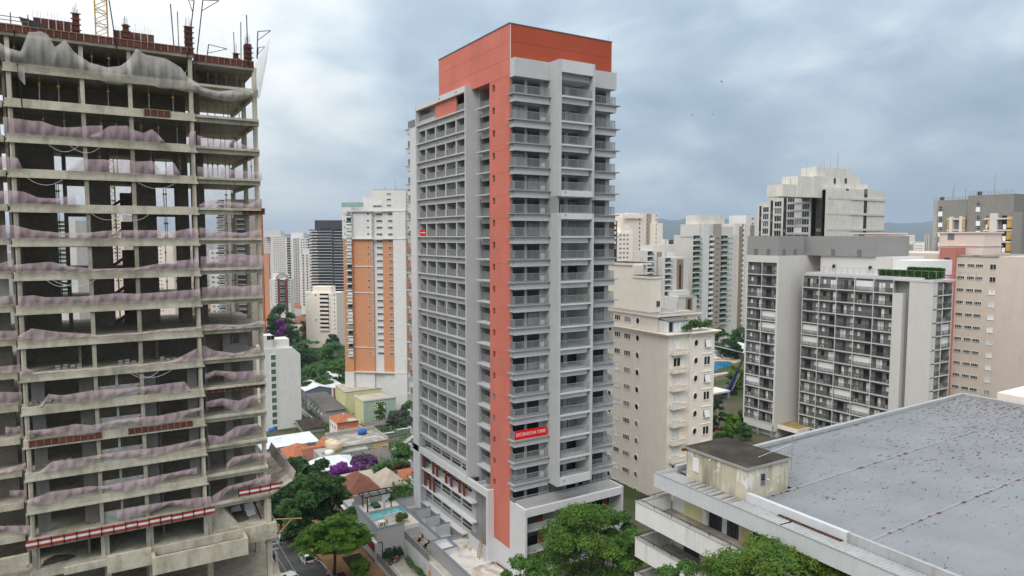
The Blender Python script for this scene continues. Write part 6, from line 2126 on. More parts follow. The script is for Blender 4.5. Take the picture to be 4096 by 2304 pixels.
# stepped bays along the left face
steps = [(745, 868, 345, 0.0, 'pier'), (545, 745, 362, -1.2, 'bay'), (485, 545, 368, 0.0, 'strip'), (412, 485, 405, 0.4, 'bay'), (365, 412, 410, 0.9, 'strip'), (305, 365, 455, 1.0, 'bay'), (265, 305, 458, 1.4, 'strip')]
zfl = [375, 445, 512, 580, 645, 710, 775]
for a, b, top, dx, kind_ in steps:
    y0, y1 = vt(b), vt(a)
    x0 = cx_ + dx
    ztp = zv((a + b) / 2, top)
    B(x0 + (0.3 if kind_ == 'bay' else 0), cx_ + 16, y0, y1, -12, ztp).build('wall', 'stained_white', bt)
    if kind_ == 'bay':
        n_ = max(1, int((y1 - y0) / 3.2))
        for i in range(12):
            z = ztp - 1.0 - 3.05 * (i + 1)
            B(x0 - 0.1, x0 + 0.3, y0 + 0.1, y1 - 0.1, z - 0.55, z).build('bay_sill', 'offwhite', bt)
            for j in range(n_):
                w = (y1 - y0 - 0.4) / n_
                put('window', winmesh(w - 0.1, 2.3, 'white', ('glass_mixed', 'glass_curtain', 'glass_dark')[(i * 3 + j) % 3], 'x', 3, 0.1), bt, x0 + 0.3, y0 + 0.2 + j * w, z + 0.05)
    else:
        w = (y1 - y0) * 0.45
        B(x0 - 0.06, x0 + 0.2, y0 + w * 0.5, y0 + w * 1.5, -12, ztp - 1.2).build('dark_strip', 'dark_brown', bt)
        for i in range(11):
            put('window', winmesh(w * 0.8, 1.5, 'dark_brown', 'glass_mixed', 'x', 1), bt, x0 - 0.06, y0 + w * 0.6, ztp - 4 - 3.05 * i)
# roof blocks
for a, b, top, bot, d0 in ((785, 1080, 155, 330, 3), (628, 800, 228, 340, 2), (497, 625, 296, 365, 2.5), (1075, 1163, 226, 335, 4), (1160, 1232, 296, 335, 5), (765, 890, 226, 335, 1.5)):
    yb0 = cy_ + d0
    x0, x1 = on_y(*z7(a, 300), yb0)[0], on_y(*z7(b, 300), yb0)[0]
    B(x0, x1, yb0, yb0 + 7, zt(900, 345) - 3, on_y(*z7((a + b) / 2, top), yb0)[1]).build('roof_block', 'stained_white', bt)
for a, t0, t1 in ((945, 235, 280), (1040, 235, 280), (620, 300, 340)):
    B(on_y(*z7(a - 8, 300), cy_ + 2.9)[0], on_y(*z7(a + 8, 300), cy_ + 2.9)[0], cy_ + 2.85, cy_ + 3.1, zt(a, t1), zt(a, t0)).build('roof_window', 'dark_brown', bt)
for a, t0, t1 in ((970, 20, 150), (702, 110, 225), (840, 85, 150), (855, 90, 150), (908, 95, 150), (1073, 140, 155), (520, 245, 296), (566, 245, 296), (815, 115, 155)):
    x0, z0 = on_y(*z7(a, t1), cy_ + 4)
    z1 = on_y(*z7(a, t0), cy_ + 4)[1]
    MB().tube((x0, cy_ + 4, z0 - 0.6), (x0, cy_ + 4, z1), 0.09 if a == 970 else 0.06, k=4).build('aerial', 'grey_metal', bt)

# ================================================================== DARK GREY BUILDING WITH OCHRE BALCONIES (right edge)
dg = root('dark_grey_building', 'dark grey rendered building with ochre balcony panels, far right edge', 'building', (215, 105, -10))
DX = at_depth(*z7(2200, 600), 192)[0]
vy = lambda x, y=500: on_x(*z7(x, y), DX)[0]
vz = lambda x, y: on_x(*z7(x, y), DX)[1]
B(DX, DX + 14, vy(2100), vy(1835), -10, vz(1950, 430)).build('wall', 'render_grey', dg)
B(DX - 0.6, DX + 14, vy(2495), vy(2100), -10, vz(2300, 385)).build('wall', 'render_grey', dg)
B(DX + 0.4, DX + 14, vy(1835) + 0.01, vy(1790), -10, vz(1810, 435)).build('side_wall', 'concrete_wall', dg)
B(DX - 1.6, DX - 0.61, vy(2375), vy(2310), -10, vz(2340, 545)).build('pier', 'offwhite', dg)
B(DX - 2.2, DX - 0.6, vy(2600), vy(2515), -10, vz(2540, 535)).build('pier', 'render_grey', dg)
B(DX - 1.4, DX - 0.02, vy(2070), vy(2045), -10, vz(2050, 570)).build('pier', 'offwhite', dg)
B(DX - 1.4, DX - 0.02, vy(1985), vy(1960), -10, vz(1970, 575)).build('pier', 'offwhite', dg)
fh2 = vz(2400, 640) - vz(2400, 740)
for i in range(9):
    z = vz(2440, 585) - fh2 * i
    for a, b in ((2375, 2515), (2262, 2310)):
        B(DX - 1.8, DX - 0.6, vy(b), vy(a), z - 0.4, z).build('balcony_slab', 'offwhite', dg)
        w = vy(a) - vy(b)
        B(DX - 1.6, DX - 1.5, vy(b) + 0.05, vy(b) + w * 0.38, z - fh2 + 0.1, z - fh2 + 3.6).build('ochre_panel', 'ochre', dg)
        B(DX - 1.6, DX - 1.5, vy(b) + w * 0.42, vy(b) + w * 0.62, z - fh2 + 0.1, z - fh2 + 1.4).build('white_panel', 'white', dg)
        put('window', winmesh(w * 0.3, 2.4, 'dark_brown', 'glass_dark', 'x', 2), dg, DX - 0.62, vy(b) + w * 0.5, z - fh2 + 1.4)
    if i < 7:
        z = vz(2000, 590) - fh2 * i
        w = vy(1935) - vy(2090)
        B(DX - 1.2, DX - 0.02, vy(2090), vy(1935), z - 0.35, z).build('balcony_slab', 'offwhite', dg)
        B(DX - 1.0, DX - 0.9, vy(1958), vy(1938), z - fh2 + 0.1, z - fh2 + 3.4).build('ochre_panel', 'ochre', dg)
        B(DX - 1.0, DX - 0.9, vy(2090), vy(2072), z - fh2 + 0.1, z - fh2 + 3.4).build('ochre_panel', 'ochre', dg)
for a, tops in ((1860, (480, 575, 655, 745)), (2185, (440, 560, 645))):
    X2 = DX if a < 2000 else DX - 0.6
    for q in tops:
        yy0, yy1 = on_x(*z7(a + 18, q), X2)[0], on_x(*z7(a - 18, q), X2)[0]
        z1, z0 = on_x(*z7(a, q), X2)[1], on_x(*z7(a, q + 50), X2)[1]
        put('window', winmesh(yy1 - yy0, z1 - z0, 'grey_wall', 'glass_dark', 'x', 1), dg, X2, yy0, z0)
        for j in range(3):
            B(X2 - 0.25, X2 - 0.12, yy0, yy1, z0 + (z1 - z0) * (j + 0.6) / 3.4, z0 + (z1 - z0) * (j + 0.9) / 3.4).build('louvre', 'grey_mid', dg)
        B(X2 - 0.2, X2 - 0.05, yy0, yy1, z0 - 1.4, z0 - 0.05).build('white_panel', 'white', dg)
for a, b, top, X2 in ((1800, 2100, 405, DX + 1), (2110, 2490, 350, DX + 1)):
    y0, y1 = on_x(*z7(b, top), X2)[0], on_x(*z7(a, top), X2)[0]
    zt_ = on_x(*z7((a + b) / 2, top), X2)[1]
    zb_ = (vz(1950, 430) if a < 2000 else vz(2300, 385))
    m = MB()
    for q in (zb_ + (zt_ - zb_) * 0.5, zt_):
        m.tube((X2, y0, q), (X2, y1, q), 0.05, k=4)
    n_ = 12
    for i in range(n_ + 1):
        y = y0 + (y1 - y0) * i / n_
        m.tube((X2, y, zb_), (X2, y, zt_), 0.05, k=4)
    m.build('roof_rail', 'grey_metal', dg)
for a, t0, t1 in ((1970, 275, 430), (2320, 205, 385), (2068, 335, 430), (1958, 350, 430)):
    y0 = on_x(*z7(a, t1), DX + 3)[0]
    MB().tube((DX + 3, y0, vz(a, t1) - 1), (DX + 3, y0, on_x(*z7(a, t0), DX + 3)[1]), 0.07, k=4).build('aerial', 'grey_metal', dg)
for a, t1 in ((1870, 430), (2195, 385)):
    y0 = on_x(*z7(a, t1), DX + 2)[0]
    MB().lathe([(0.5, -0.5), (0.5, 0.5), (0.75, 0.6), (0.3, 1.0), (0.0, 1.05)], (DX + 2, y0, vz(a, t1)), 10).build('roof_vent', 'dark_brown', dg)
# ================================================================== TOWN IN THE MIDDLE DISTANCE
def on_ground(px, py):
    r = ray(px, py)
    t, dt = 20.0, 2.0
    while CAM_Z + r[2] * t > ground_z(r[0] * t, r[1] * t) and t < 6000:
        t += dt
        dt = max(1.0, t * 0.004)
    lo, hi = t - dt * 1.2, t
    for _ in range(30):
        m_ = (lo + hi) / 2
        if CAM_Z + r[2] * m_ > ground_z(r[0] * m_, r[1] * m_):
            lo = m_
        else:
            hi = m_
    return r[0] * hi, r[1] * hi, CAM_Z + r[2] * hi


class FR:
    """vertical facade plane through a point, seen from the photo; local x runs right along it, local y goes in"""
    def __init__(self, p, r):
        self.p, self.r = p, r
        self.ex, self.ey = (math.cos(r), math.sin(r)), (-math.sin(r), math.cos(r))

    def loc(self, px, py):
        q = ray(px, py)
        k = q[0] * self.ey[0] + q[1] * self.ey[1]
        t = (self.p[0] * self.ey[0] + self.p[1] * self.ey[1]) / k
        dx, dy = q[0] * t - self.p[0], q[1] * t - self.p[1]
        return dx * self.ex[0] + dy * self.ex[1], CAM_Z + q[2] * t

    def x(self, px, py=1000):
        return self.loc(px, py)[0]

    def z(self, px, py):
        return self.loc(px, py)[1]

    def root(self, name, label, cat, zb, group=None):
        self.zb = zb
        o = root(name, label, cat, (self.p[0], self.p[1], zb), self.r, group, local=True)
        self.o = o
        return o

    def box(self, name, mat, x0, x1, y0, y1, z0, z1, parent=None):
        return MB().box(x0, x1, y0, y1, z0 - self.zb, z1 - self.zb).build(name, mat, parent or self.o)

    def win(self, me, x, z, y=0.0, name='window'):
        return link(name, me, self.o, (x, y, z - self.zb))


m4 = lambda x, y: (1000 + x * .4142, 700 + y * .4142)
m5 = lambda x, y: (1000 + x * .4142, 1300 + y * .4142)
c5 = lambda x, y: (2400 + x * .4487, 650 + y * .4487)
BK = 'apartment blocks in the distance'

# ---- orange and white tower
F = FR(at_depth(*m4(1000, 950), 296), -YAW - math.radians(9))
F.root('orange_white_tower', 'orange and white apartment tower between the concrete frame and the grey tower', 'building', -34, BK)
X = lambda x, y=950: F.x(*m4(x, y))
Z = lambda y, x=1100: F.z(*m4(x, y))
zb, zo, zwt = F.z(*m5(1100, 450)), Z(616), Z(350)
xr_ = X(1600)
for a, b, dy, mt in ((1000, 1192, 0.0, 'orange_tile'), (1192, 1283, 0.9, 'tower_white'), (1283, 1392, 0.2, 'orange_tile'), (1392, 1512, -0.9, 'tower_white'), (1512, 1600, 1.2, 'orange_tile')):
    F.box('wall', mt, X(a), X(b), dy, 18, zb, zo)
    F.box('wall', 'tower_white', X(a), X(b), dy - 0.05, 18, zo + 0.01, zwt)
    F.box('base_wall', 'tower_white', X(a), X(b), dy - 0.05, 18, -34, zb - 0.01)
for zz in (zo, zwt, zb, Z(883), Z(1137), F.z(*m5(1100, 215))):
    F.box('string_course', 'tower_white', X(1000) - 0.3, X(1192 if zz not in (zo, zwt, zb) else 1512), -1.15 if zz in (zo, zwt, zb) else -0.3, 0.3, zz - 0.18, zz + 0.18)
F.box('upper_floors', 'tower_white', X(1120), X(1290), 1.5, 16, zwt, Z(262))
F.box('upper_floors', 'tower_white', X(1165), X(1385), 2.0, 16, zwt, Z(145))
F.box('upper_floors', 'tower_white', X(1290), X(1515), -0.4, 16, zwt, Z(150))
F.box('upper_floors', 'tower_white', X(1385), xr_, 1.0, 16, zwt, Z(160))
F.box('upper_floors', 'tower_white', X(1075), X(1170), 3.0, 12, zwt, Z(205))
F.box('terrace_glass', 'glass_green', X(905), X(1115), -1.0, -0.9, Z(312), Z(265))
for x in (1180, 1290, 1420):
    F.box('solar_panel', 'grey_dark', X(x), X(x) + 6, 2.5, 5, Z(150), Z(140))
F.box('corner_turret', 'orange_tile', X(915), X(1000), -1.2, 8, zb, zo)
F.box('corner_turret', 'tower_white', X(910), X(1000), -1.25, 8, zo + 0.01, Z(312))
F.box('corner_turret', 'tower_white', X(910), X(1000), -1.25, 8, -34, zb - 0.01)
fl_ = (Z(632) - Z(1081)) / 7
w_s = winmesh(1.0, 0.8, 'white', 'glass_mixed', 'y', 1, 0.08, 0.1)
w_l = winmesh(2.8, 1.05, 'white', 'glass_dark', 'y', 4, 0.1, 0.12)
w_m = winmesh(2.1, 1.05, 'white', 'glass_dark', 'y', 3, 0.1, 0.12)
w_t = winmesh(0.55, 2.3, 'tower_white', 'grey_mid', 'y', 1, 0.06, 0.1)
bs = MB().mat(0).box(0, 2.3, -0.9, -0.05, -0.2, 0.25).mat(1).box(0.08, 2.22, -0.88, -0.84, 0.25, 1.1).mat(2).box(0.2, 2.1, -0.12, -0.04, 0.3, 2.3).mesh('balcony', ['white', 'glass_green', 'glass_curtain'])
for k in range(-4, 18):
    z = Z(632) - fl_ * k
    if z < -33:
        break
    F.win(w_s, X(1137), z - 0.5, -0.05 if k < 0 else 0.0)
    F.win(w_l, X(1220), z - 0.8, 0.85)
    F.win(w_m, X(1338), z - 0.8, 0.15)
    F.win(w_s, X(1518), z - 0.5, 1.15)
    F.win(w_t, X(1181), z - 1.4, -0.06)
    F.win(bs, X(951), z - 1.4, -1.25, 'balcony')
    F.win(winmesh(0.5, 0.9, 'white', 'glass_dark', 'y', 1), X(925), z - 0.5, -1.25)
for y in (195, 250, 306):
    F.win(winmesh(2.0, 0.9, 'white', 'glass_mixed', 'y', 3, 0.1, 0.12), X(1332), Z(y), -0.4)
    F.win(w_s, X(1500), Z(y), 0.95)
F.win(winmesh(4.2, 1.0, 'white', 'glass_dark', 'y', 5, 0.12), X(1183), Z(312), 1.5)
for a, t0 in ((1376, 35), (1279, 100)):
    MB().tube((X(a), 5, Z(150) - F.zb), (X(a), 5, Z(t0) - F.zb), 0.12, k=4).build('aerial', 'grey_metal', F.o)


def slab_tower(name, label, px0, px1, pytop, pybase, d, r, depth, wall, floor_px, parts, zbase=None, group=BK, roof=None, conv=None):
    """plain tower: full-height wall plus vertical zones; parts = [(px0,px1,kind,mat,...)]"""
    conv = conv or (lambda x, y: (x, y))
    pa = conv((px0 + px1) / 2, (pytop + pybase) / 2)
    F = FR(at_depth(pa[0], pa[1], d), r)
    F.root(name, label, 'building', zbase if zbase is not None else -36, group)
    X = lambda x: F.x(*conv(x, (pytop + pybase) / 2))
    Z = lambda y: F.z(*conv((px0 + px1) / 2, y))
    zt, z0 = Z(pytop), F.zb
    F.box('wall', wall, X(px0), X(px1), 0, depth, z0, zt)
    fh = Z(0) - Z(floor_px)
    nf = int((zt - max(z0, Z(pybase))) / fh)
    for p in parts:
        a, b, kind = X(p[0]), X(p[1]), p[2]
        w = b - a
        if kind == 'strip':
            F.box('strip', p[3], a, b, p[4] if len(p) > 4 else -0.25, 1, z0, Z(p[5]) if len(p) > 5 else zt - 0.3)
        elif kind == 'block':
            F.box('upper_block', p[3], a, b, p[4], p[4] + p[6], zt - 1, Z(p[5]))
        elif kind == 'win':
            n = p[3]
            ww = w / n * 0.62
            me = winmesh(ww, fh * (p[5] if len(p) > 5 else 0.42), p[6] if len(p) > 6 else 'white', p[4], 'y', 2 if ww > 1.4 else 1, 0.1, 0.08)
            y = p[7] if len(p) > 7 else 0.0
            for k in range(nf):
                for j in range(n):
                    F.win(me, a + w * (j + 0.19) / n, zt - fh * (k + 0.75), y)
        elif kind == 'bal':
            out = p[4]
            me = MB().mat(0).box(0, w, -out, -0.02, -0.22, 0.28).mat(1).box(0.1, w - 0.1, -out + 0.03, -out + 0.08, 0.28, 1.2).mat(2).box(0.2, w - 0.2, -0.1, -0.03, 0.3, fh - 0.5).mesh('balcony', [p[3], p[5], p[6]])
            for k in range(nf):
                F.win(me, a, zt - fh * (k + 0.95), 0.0, 'balcony')
    return F, X, Z, zt


frontal = -YAW
# far towers on the left
slab_tower('beige_tower', 'far beige tower with a dense grid of small windows, beside the concrete frame', 203, 350, 592, 1000, 950, frontal, 18, 'offwhite', 20.2,
           [(225, 345, 'win', 6, 'glass_mixed', 0.4), (135, 300, 'block', 'offwhite', 1.0, 540, 16)], conv=m4)
slab_tower('beige_tower', 'far beige tower just behind the edge of the concrete frame, tallest of the left group', 100, 230, 560, 1000, 960, frontal, 18, 'offwhite', 20.2, [(135, 225, 'win', 4, 'glass_mixed', 0.4)], conv=m4)
slab_tower('pale_ribbed_tower', 'far pale tower with curved balconies and ribbed grey side, left background', 348, 480, 605, 1290, 800, frontal, 22, 'tower_white', 24,
           [(362, 398, 'bal', 'white', 1.5, 'glass_mixed', 'glass_dark'), (425, 478, 'strip', 'ga_grey', -0.2, 612), (395, 515, 'block', 'tower_white', 4, 556, 14), (427, 475, 'win', 2, 'ga_white', 0.8, 'ga_grey', -0.2)], conv=m4)
slab_tower('white_window_tower', 'far white tower with square windows behind the black tower', 478, 600, 612, 1100, 770, frontal - 0.1, 22, 'tower_white', 26,
           [(490, 560, 'win', 3, 'glass_dark', 0.5), (560, 600, 'bal', 'white', 1.2, 'glass_mixed', 'glass_dark')], conv=m4)
slab_tower('white_window_tower', 'pale tower with framed window columns standing left of the black tower', 492, 600, 765, 1290, 690, frontal, 18, 'tower_white', 27,
           [(505, 530, 'win', 1, 'glass_mixed', 0.62, 'ga_grey'), (545, 565, 'win', 1, 'glass_mixed', 0.62, 'ga_grey'), (515, 575, 'block', 'tower_white', 2, 716, 8)], conv=m4)
F, X, Z, zt = slab_tower('black_balcony_tower', 'tall black tower with thin white balcony lines, left background', 655, 905, 535, 1410, 680, frontal, 24, 'charcoal', 28.4,
                         [(630, 902, 'block', 'charcoal', 2, 436, 20)], conv=m4)
fh = Z(0) - Z(28.4)
bm1 = MB().mat(0).box(0, X(805) - X(655), -1.6, 0, -0.2, 0.15).mat(1).box(0, X(805) - X(655), -1.5, -1.4, 0.15, 1.2).mat(2).box(3, X(800) - X(668), -0.15, -0.02, 0.4, 2.6).mesh('balcony', ['white', 'glass_dark', 'glass_dark'])
bm2 = MB().mat(0).box(0, X(905) - X(812), -1.2, 0, -0.2, 0.12).mat(1).box(1, X(900) - X(820), -0.3, -0.02, 0.3, 2.7).mesh('balcony', ['white', 'glass_dark'])
bm3 = MB().mat(0).box(0, X(660) - X(577), -2.0, 8, -0.9, 0.1).mat(1).box(0.5, X(660) - X(577), -1.6, 7, 0.1, 1.1).mesh('side_balcony', ['ga_white', 'glass_dark'])
F.box('side_core', 'charcoal', X(600), X(655), 2, 20, F.zb, zt - 1)
F.box('fin', 'charcoal', X(803), X(814), -1.9, 0, F.zb, zt + 0.5)
for k in range(31):
    F.win(bm1, X(655), zt - fh * (k + 0.25), 0, 'balcony')
    F.win(bm2, X(812), zt - fh * (k + 0.35), 0, 'balcony')
    if k < 27:
        F.win(bm3, X(577) + 2 * (k % 2) * 0.5, zt - fh * (k + 0.1), 0, 'side_balcony')
F, X, Z, zt = slab_tower('maroon_white_block', 'small white block with maroon strips and an arched roof ornament', 190, 392, 1008, 1250, 455, frontal, 7, 'tower_white', 26,
                         [(267, 290, 'strip', 'maroon', -0.3, 1005), (342, 366, 'strip', 'maroon', -0.3, 1005), (293, 340, 'bal', 'ga_grey', 1.0, 'glass_mixed', 'glass_dark'), (240, 265, 'win', 1, 'glass_mixed', 0.45, 'ga_grey'), (368, 390, 'win', 1, 'glass_mixed', 0.5, 'ga_grey'), (212, 350, 'block', 'white', 1.5, 958, 5), (193, 215, 'win', 1, 'glass_mixed', 0.3)], conv=m4)
m = MB()
for i in range(10):
    a0, a1 = math.pi * i / 10, math.pi * (i + 1) / 10
    c_, z_ = X(316), zt - F.zb
    m.hexa([(c_ + 3.4 * math.cos(a), y, z_ + 3.4 * math.sin(a)) for a, y in ((a0, -0.5), (a1, -0.5), (a1, 0.3), (a0, 0.3))] + [(c_ + 4.3 * math.cos(a), y, z_ + 4.3 * math.sin(a)) for a, y in ((a0, -0.5), (a1, -0.5), (a1, 0.3), (a0, 0.3))])
m.build('roof_arch', 'ga_grey', F.o)
slab_tower('brown_sliver_block', 'narrow orange-brown block just right of the concrete frame', 120, 184, 758, 1150, 600, frontal, 3, 'orange_tile', 22, [(140, 180, 'win', 2, 'glass_dark', 0.4)], conv=m4)
F, X, Z, zt = slab_tower('cream_block', 'mid-size cream block with central balconies, left of the orange tower', 540, 838, 1140, 1500, 477, frontal - 0.12, 16, 'cream', 41,
                         [(675, 765, 'bal', 'cream', 1.4, 'cream', 'glass_dark'), (625, 650, 'win', 1, 'glass_curtain', 0.42), (772, 782, 'win', 1, 'glass_dark', 0.4), (808, 825, 'win', 1, 'glass_mixed', 0.42), (595, 770, 'block', 'cream', 2.5, 1080, 9), (536, 580, 'block', 'cream', -0.3, 1128, 4), (790, 838, 'block', 'cream', -0.3, 1140, 4)], conv=m4)
# towers seen through the concrete frame
nn2 = lambda x, y: (x * .552, 700 + y * .552)
slab_tower('taupe_tower', 'brown-grey tower with balconies seen through the open bay of the concrete frame', 1640, 1895, 175, 1040, 385, frontal, 2.5, 'taupe', 37,
           [(1712, 1790, 'bal', 'taupe', 1.0, 'glass_mixed', 'glass_dark'), (1800, 1830, 'win', 1, 'glass_mixed', 0.4), (1585, 1640, 'strip', 'offwhite', -1.0, 300), (1588, 1640, 'bal', 'offwhite', 2.2, 'glass_mixed', 'glass_dark'), (1890, 1908, 'strip', 'brick_wall', -0.5, 260)], conv=nn2)
slab_tower('white_tower', 'white tower seen low through the open bay of the concrete frame', 1520, 1620, 545, 1040, 470, frontal, 16, 'tower_white', 36, [(1530, 1600, 'win', 2, 'glass_mixed', 0.4)], conv=nn2)
slab_tower('blue_white_tower', 'pale blue and white tower seen through the middle gap of the concrete frame', 380, 560, 330, 1000, 520, frontal, 18, 'tower_white', 30, [(430, 500, 'bal', 'white', 1.2, 'glass_green', 'glass_mixed')], conv=nn2)
slab_tower('cream_tower', 'cream and grey tower seen through the third gap of the concrete frame', 1100, 1260, 420, 1000, 560, frontal, 18, 'cream', 28, [(1120, 1180, 'win', 3, 'glass_mixed', 0.4)], conv=nn2)
slab_tower('tan_tower', 'tan tower behind the stair opening of the concrete frame', 700, 900, 290, 800, 600, frontal, 18, 'beige_wall', 26, [(720, 880, 'win', 6, 'glass_mixed', 0.4)], conv=nn2)
slab_tower('white_tower', 'white tower beyond the far left edge of the concrete frame', -60, 60, 560, 1300, 230, frontal, 14, 'tower_white', 55, [(0, 55, 'win', 2, 'glass_green', 0.4)], conv=nn2)

# white slab with a column of green windows
F = FR(at_depth(*m5(400, 700), 275), 0.0)
F.root('white_green_window_slab', 'white blank slab building with one column of dark green windows', 'building', -40, BK)
X = lambda x, y=650: F.x(*m5(x, y))
Z = lambda y, x=350: F.z(*m5(x, y))
zb_ = F.zb
MB().prism([(X(130), 0), (X(494), 0), (X(494), 13), (X(130), 13)], 0, Z(290) - zb_).build('wall', 'tower_white', F.o)
MB().hexa([(X(130), 0, Z(290) - zb_), (X(494), 0, Z(290) - zb_), (X(494), 13, Z(290) - zb_), (X(130), 13, Z(290) - zb_), (X(130), 0, Z(215) - zb_), (X(425), 0, Z(225) - zb_), (X(425), 13, Z(225) - zb_), (X(130), 13, Z(215) - zb_)]).build('wall', 'tower_white', F.o)
F.box('roof_house', 'tower_white', X(130), X(235), 0.5, 6, Z(220), Z(90))
F.box('roof_house', 'white_weathered', X(238), X(400), 2, 9, Z(225), Z(140))
gw = winmesh(X(262) - X(202), (Z(270) - Z(330)), 'white', 'glass_bottle', 'y', 1, 0.25, 0.2)
for k in range(11):
    F.win(gw, X(203) + 0.0, Z(333 + 68.6 * k))
F.win(winmesh(3.0, 1.8, 'white', 'glass_dark', 'y', 2), X(178), Z(135), 0.5)

# ---- mid-distance towers right of the grey tower
slab_tower('beige_brown_tower', 'pale brown tower with dark brown central strip, beyond the cream building', 250, 510, 452, 1000, 480, 0.0, 20, 'beige_wall', 38.5,
           [(410, 452, 'strip', 'taupe', -0.5, 455), (340, 362, 'win', 1, 'glass_dark', 0.55, 'cream'), (488, 505, 'win', 1, 'glass_dark', 0.55, 'cream'), (412, 424, 'win', 1, 'glass_dark', 0.4, 'taupe', -0.5), (190, 360, 'block', 'cream', -1.5, 500, 5)], conv=c5)
slab_tower('beige_brown_tower', 'lower cream wing with small windows in front of the brown striped tower', 140, 292, 625, 1000, 470, 0.0, 14, 'cream', 40.5, [(165, 260, 'win', 3, 'glass_mixed', 0.4), (190, 290, 'block', 'cream', 1, 580, 8)], conv=c5)
slab_tower('beige_brown_tower', 'right cream flank with dark windows of the brown striped tower', 505, 556, 540, 1000, 478, 0.0, 16, 'cream', 38.5, [(490, 505, 'win', 1, 'glass_dark', 0.5)], conv=c5)
slab_tower('mansard_block', 'dark mansard-topped block peeping from behind the grey tower', 60, 152, 520, 780, 300, 0.0, 10, 'dark_brown', 44, [(124, 146, 'win', 1, 'glass_curtain', 0.6)], conv=c5)
F, X, Z, zt = slab_tower('lilac_brown_tower', 'pale lilac tower with brown slot and white glazed balconies', 640, 785, 845, 1320, 355, 0.0, 16, 'ga_white', 50.5,
                         [(682, 737, 'strip', 'brown_strip', -0.3, 862), (700, 716, 'strip', 'dark_brown', -0.5, 910), (578, 628, 'bal', 'white', 1.5, 'glass_green', 'glass_mixed'), (575, 640, 'strip', 'ga_white', 0.2, 842)], conv=c5)
F, X, Z, zt = slab_tower('lilac_brown_tower', 'lilac tower flank with brown-topped slot beside the glazed balconies', 466, 575, 785, 1320, 362, 0.0, 14, 'ga_white', 50.5,
                         [(505, 545, 'strip', 'brown_strip', -0.3, 800), (418, 466, 'bal', 'white', 1.5, 'glass_green', 'glass_mixed'), (482, 498, 'win', 1, 'white_plastic', 0.5), (505, 695, 'block', 'ga_white', 3, 738, 10)], conv=c5)
slab_tower('lilac_brown_tower', 'lower lilac wing with glass terrace in front of the glazed balconies', 693, 862, 1195, 1330, 345, 0.0, 12, 'ga_white', 48, [(765, 820, 'strip', 'brown_strip', -0.3, 1205), (780, 800, 'strip', 'dark_brown', -0.5, 1218), (700, 860, 'block', 'glass_clear', 0, 1180, 0.1), (710, 835, 'block', 'ga_white', 3, 1145, 6)], conv=c5)
slab_tower('beige_balcony_tower', 'tall beige tower with taupe strips and stacked green-glass balconies', 885, 1220, 645, 1440, 380, 0.0, 20, 'offwhite', 48.2,
           [(905, 960, 'strip', 'tower_white', -0.6, 545), (822, 885, 'bal', 'offwhite', 1.6, 'glass_green', 'glass_mixed'), (960, 1000, 'bal', 'offwhite', 1.0, 'white', 'glass_mixed'), (1005, 1066, 'strip', 'taupe', -0.5, 548), (1016, 1056, 'win', 1, 'glass_mixed', 0.25, 'taupe', -0.5), (1066, 1130, 'bal', 'offwhite', 1.7, 'glass_green', 'glass_mixed'), (1150, 1178, 'win', 1, 'glass_mixed', 0.3), (880, 1065, 'block', 'offwhite', 0.5, 550, 14), (910, 1135, 'block', 'stained_white', 3, 470, 10), (1060, 1185, 'block', 'offwhite', 0.5, 570, 10)], conv=c5)
slab_tower('white_tan_tower', 'slim white tower with a tan strip of white window boxes', 1190, 1300, 545, 1440, 430, 0.0, 14, 'tower_white', 46,
           [(1232, 1270, 'strip', 'brown_strip', -0.3, 570), (1256, 1270, 'bal', 'white', 1.0, 'white', 'glass_mixed'), (1283, 1292, 'win', 1, 'glass_dark', 0.25)], conv=c5)
slab_tower('white_tan_tower', 'taller white tower flank left of the stepped pale tower', 1298, 1400, 470, 1000, 440, 0.0, 14, 'tower_white', 46, [(1335, 1370, 'strip', 'brown_strip', -0.3, 560), (1338, 1368, 'win', 1, 'glass_dark', 0.25, 'white', -0.3)], conv=c5)
slab_tower('dark_topped_block', 'small far block with dark flat top between the pale towers', 690, 830, 720, 950, 720, 0.0, 16, 'tower_white', 24, [(700, 820, 'bal', 'white', 1.2, 'glass_green', 'glass_mixed'), (690, 830, 'block', 'charcoal', -1, 690, 14)], conv=c5)
slab_tower('twin_white_block', 'tiny far pair of white blocks below the hills', 565, 608, 684, 760, 1500, 0.0, 20, 'white', 12, [(585, 590, 'strip', 'ga_grey', -0.3, 686)], conv=c5)
slab_tower('brick_red_block', 'far red-roofed brown block between the lilac and beige towers', 785, 830, 935, 1100, 470, 0.0, 12, 'taupe', 40, [(785, 830, 'block', 'brick_wall', -0.5, 908, 8)], conv=c5)
slab_tower('yellow_block', 'pale yellow block with flat roofs behind the pink building', 1395, 1495, 730, 900, 330, -math.pi / 2, 14, 'cream', 40, [(1400, 1420, 'win', 1, 'glass_dark', 0.35)], conv=z7)
slab_tower('yellow_block', 'lower pale yellow wing with square windows behind the pink building', 1395, 1520, 788, 900, 320, -math.pi / 2, 10, 'cream', 38, [(1428, 1448, 'win', 1, 'glass_dark', 0.4), (1540, 1600, 'block', 'cream', 2, 790, 8)], conv=z7)
slab_tower('far_white_block', 'far white block with ledges between yellow block and dark grey building', 1600, 1712, 812, 900, 600, -math.pi / 2, 14, 'white', 22, [(1620, 1700, 'win', 4, 'glass_mixed', 0.4), (1630, 1690, 'block', 'white', 1, 795, 6)], conv=z7)
slab_tower('ribbed_slab', 'narrow ribbed concrete slab beside the dark grey building', 1718, 1778, 727, 900, 260, -math.pi / 2, 10, 'concrete_wall', 200, [(1722, 1730, 'strip', 'offwhite', -0.5, 728), (1738, 1746, 'strip', 'offwhite', -0.5, 728), (1754, 1762, 'strip', 'offwhite', -0.5, 728), (1720, 1770, 'win', 3, 'glass_dark', 0.25)], conv=z7)


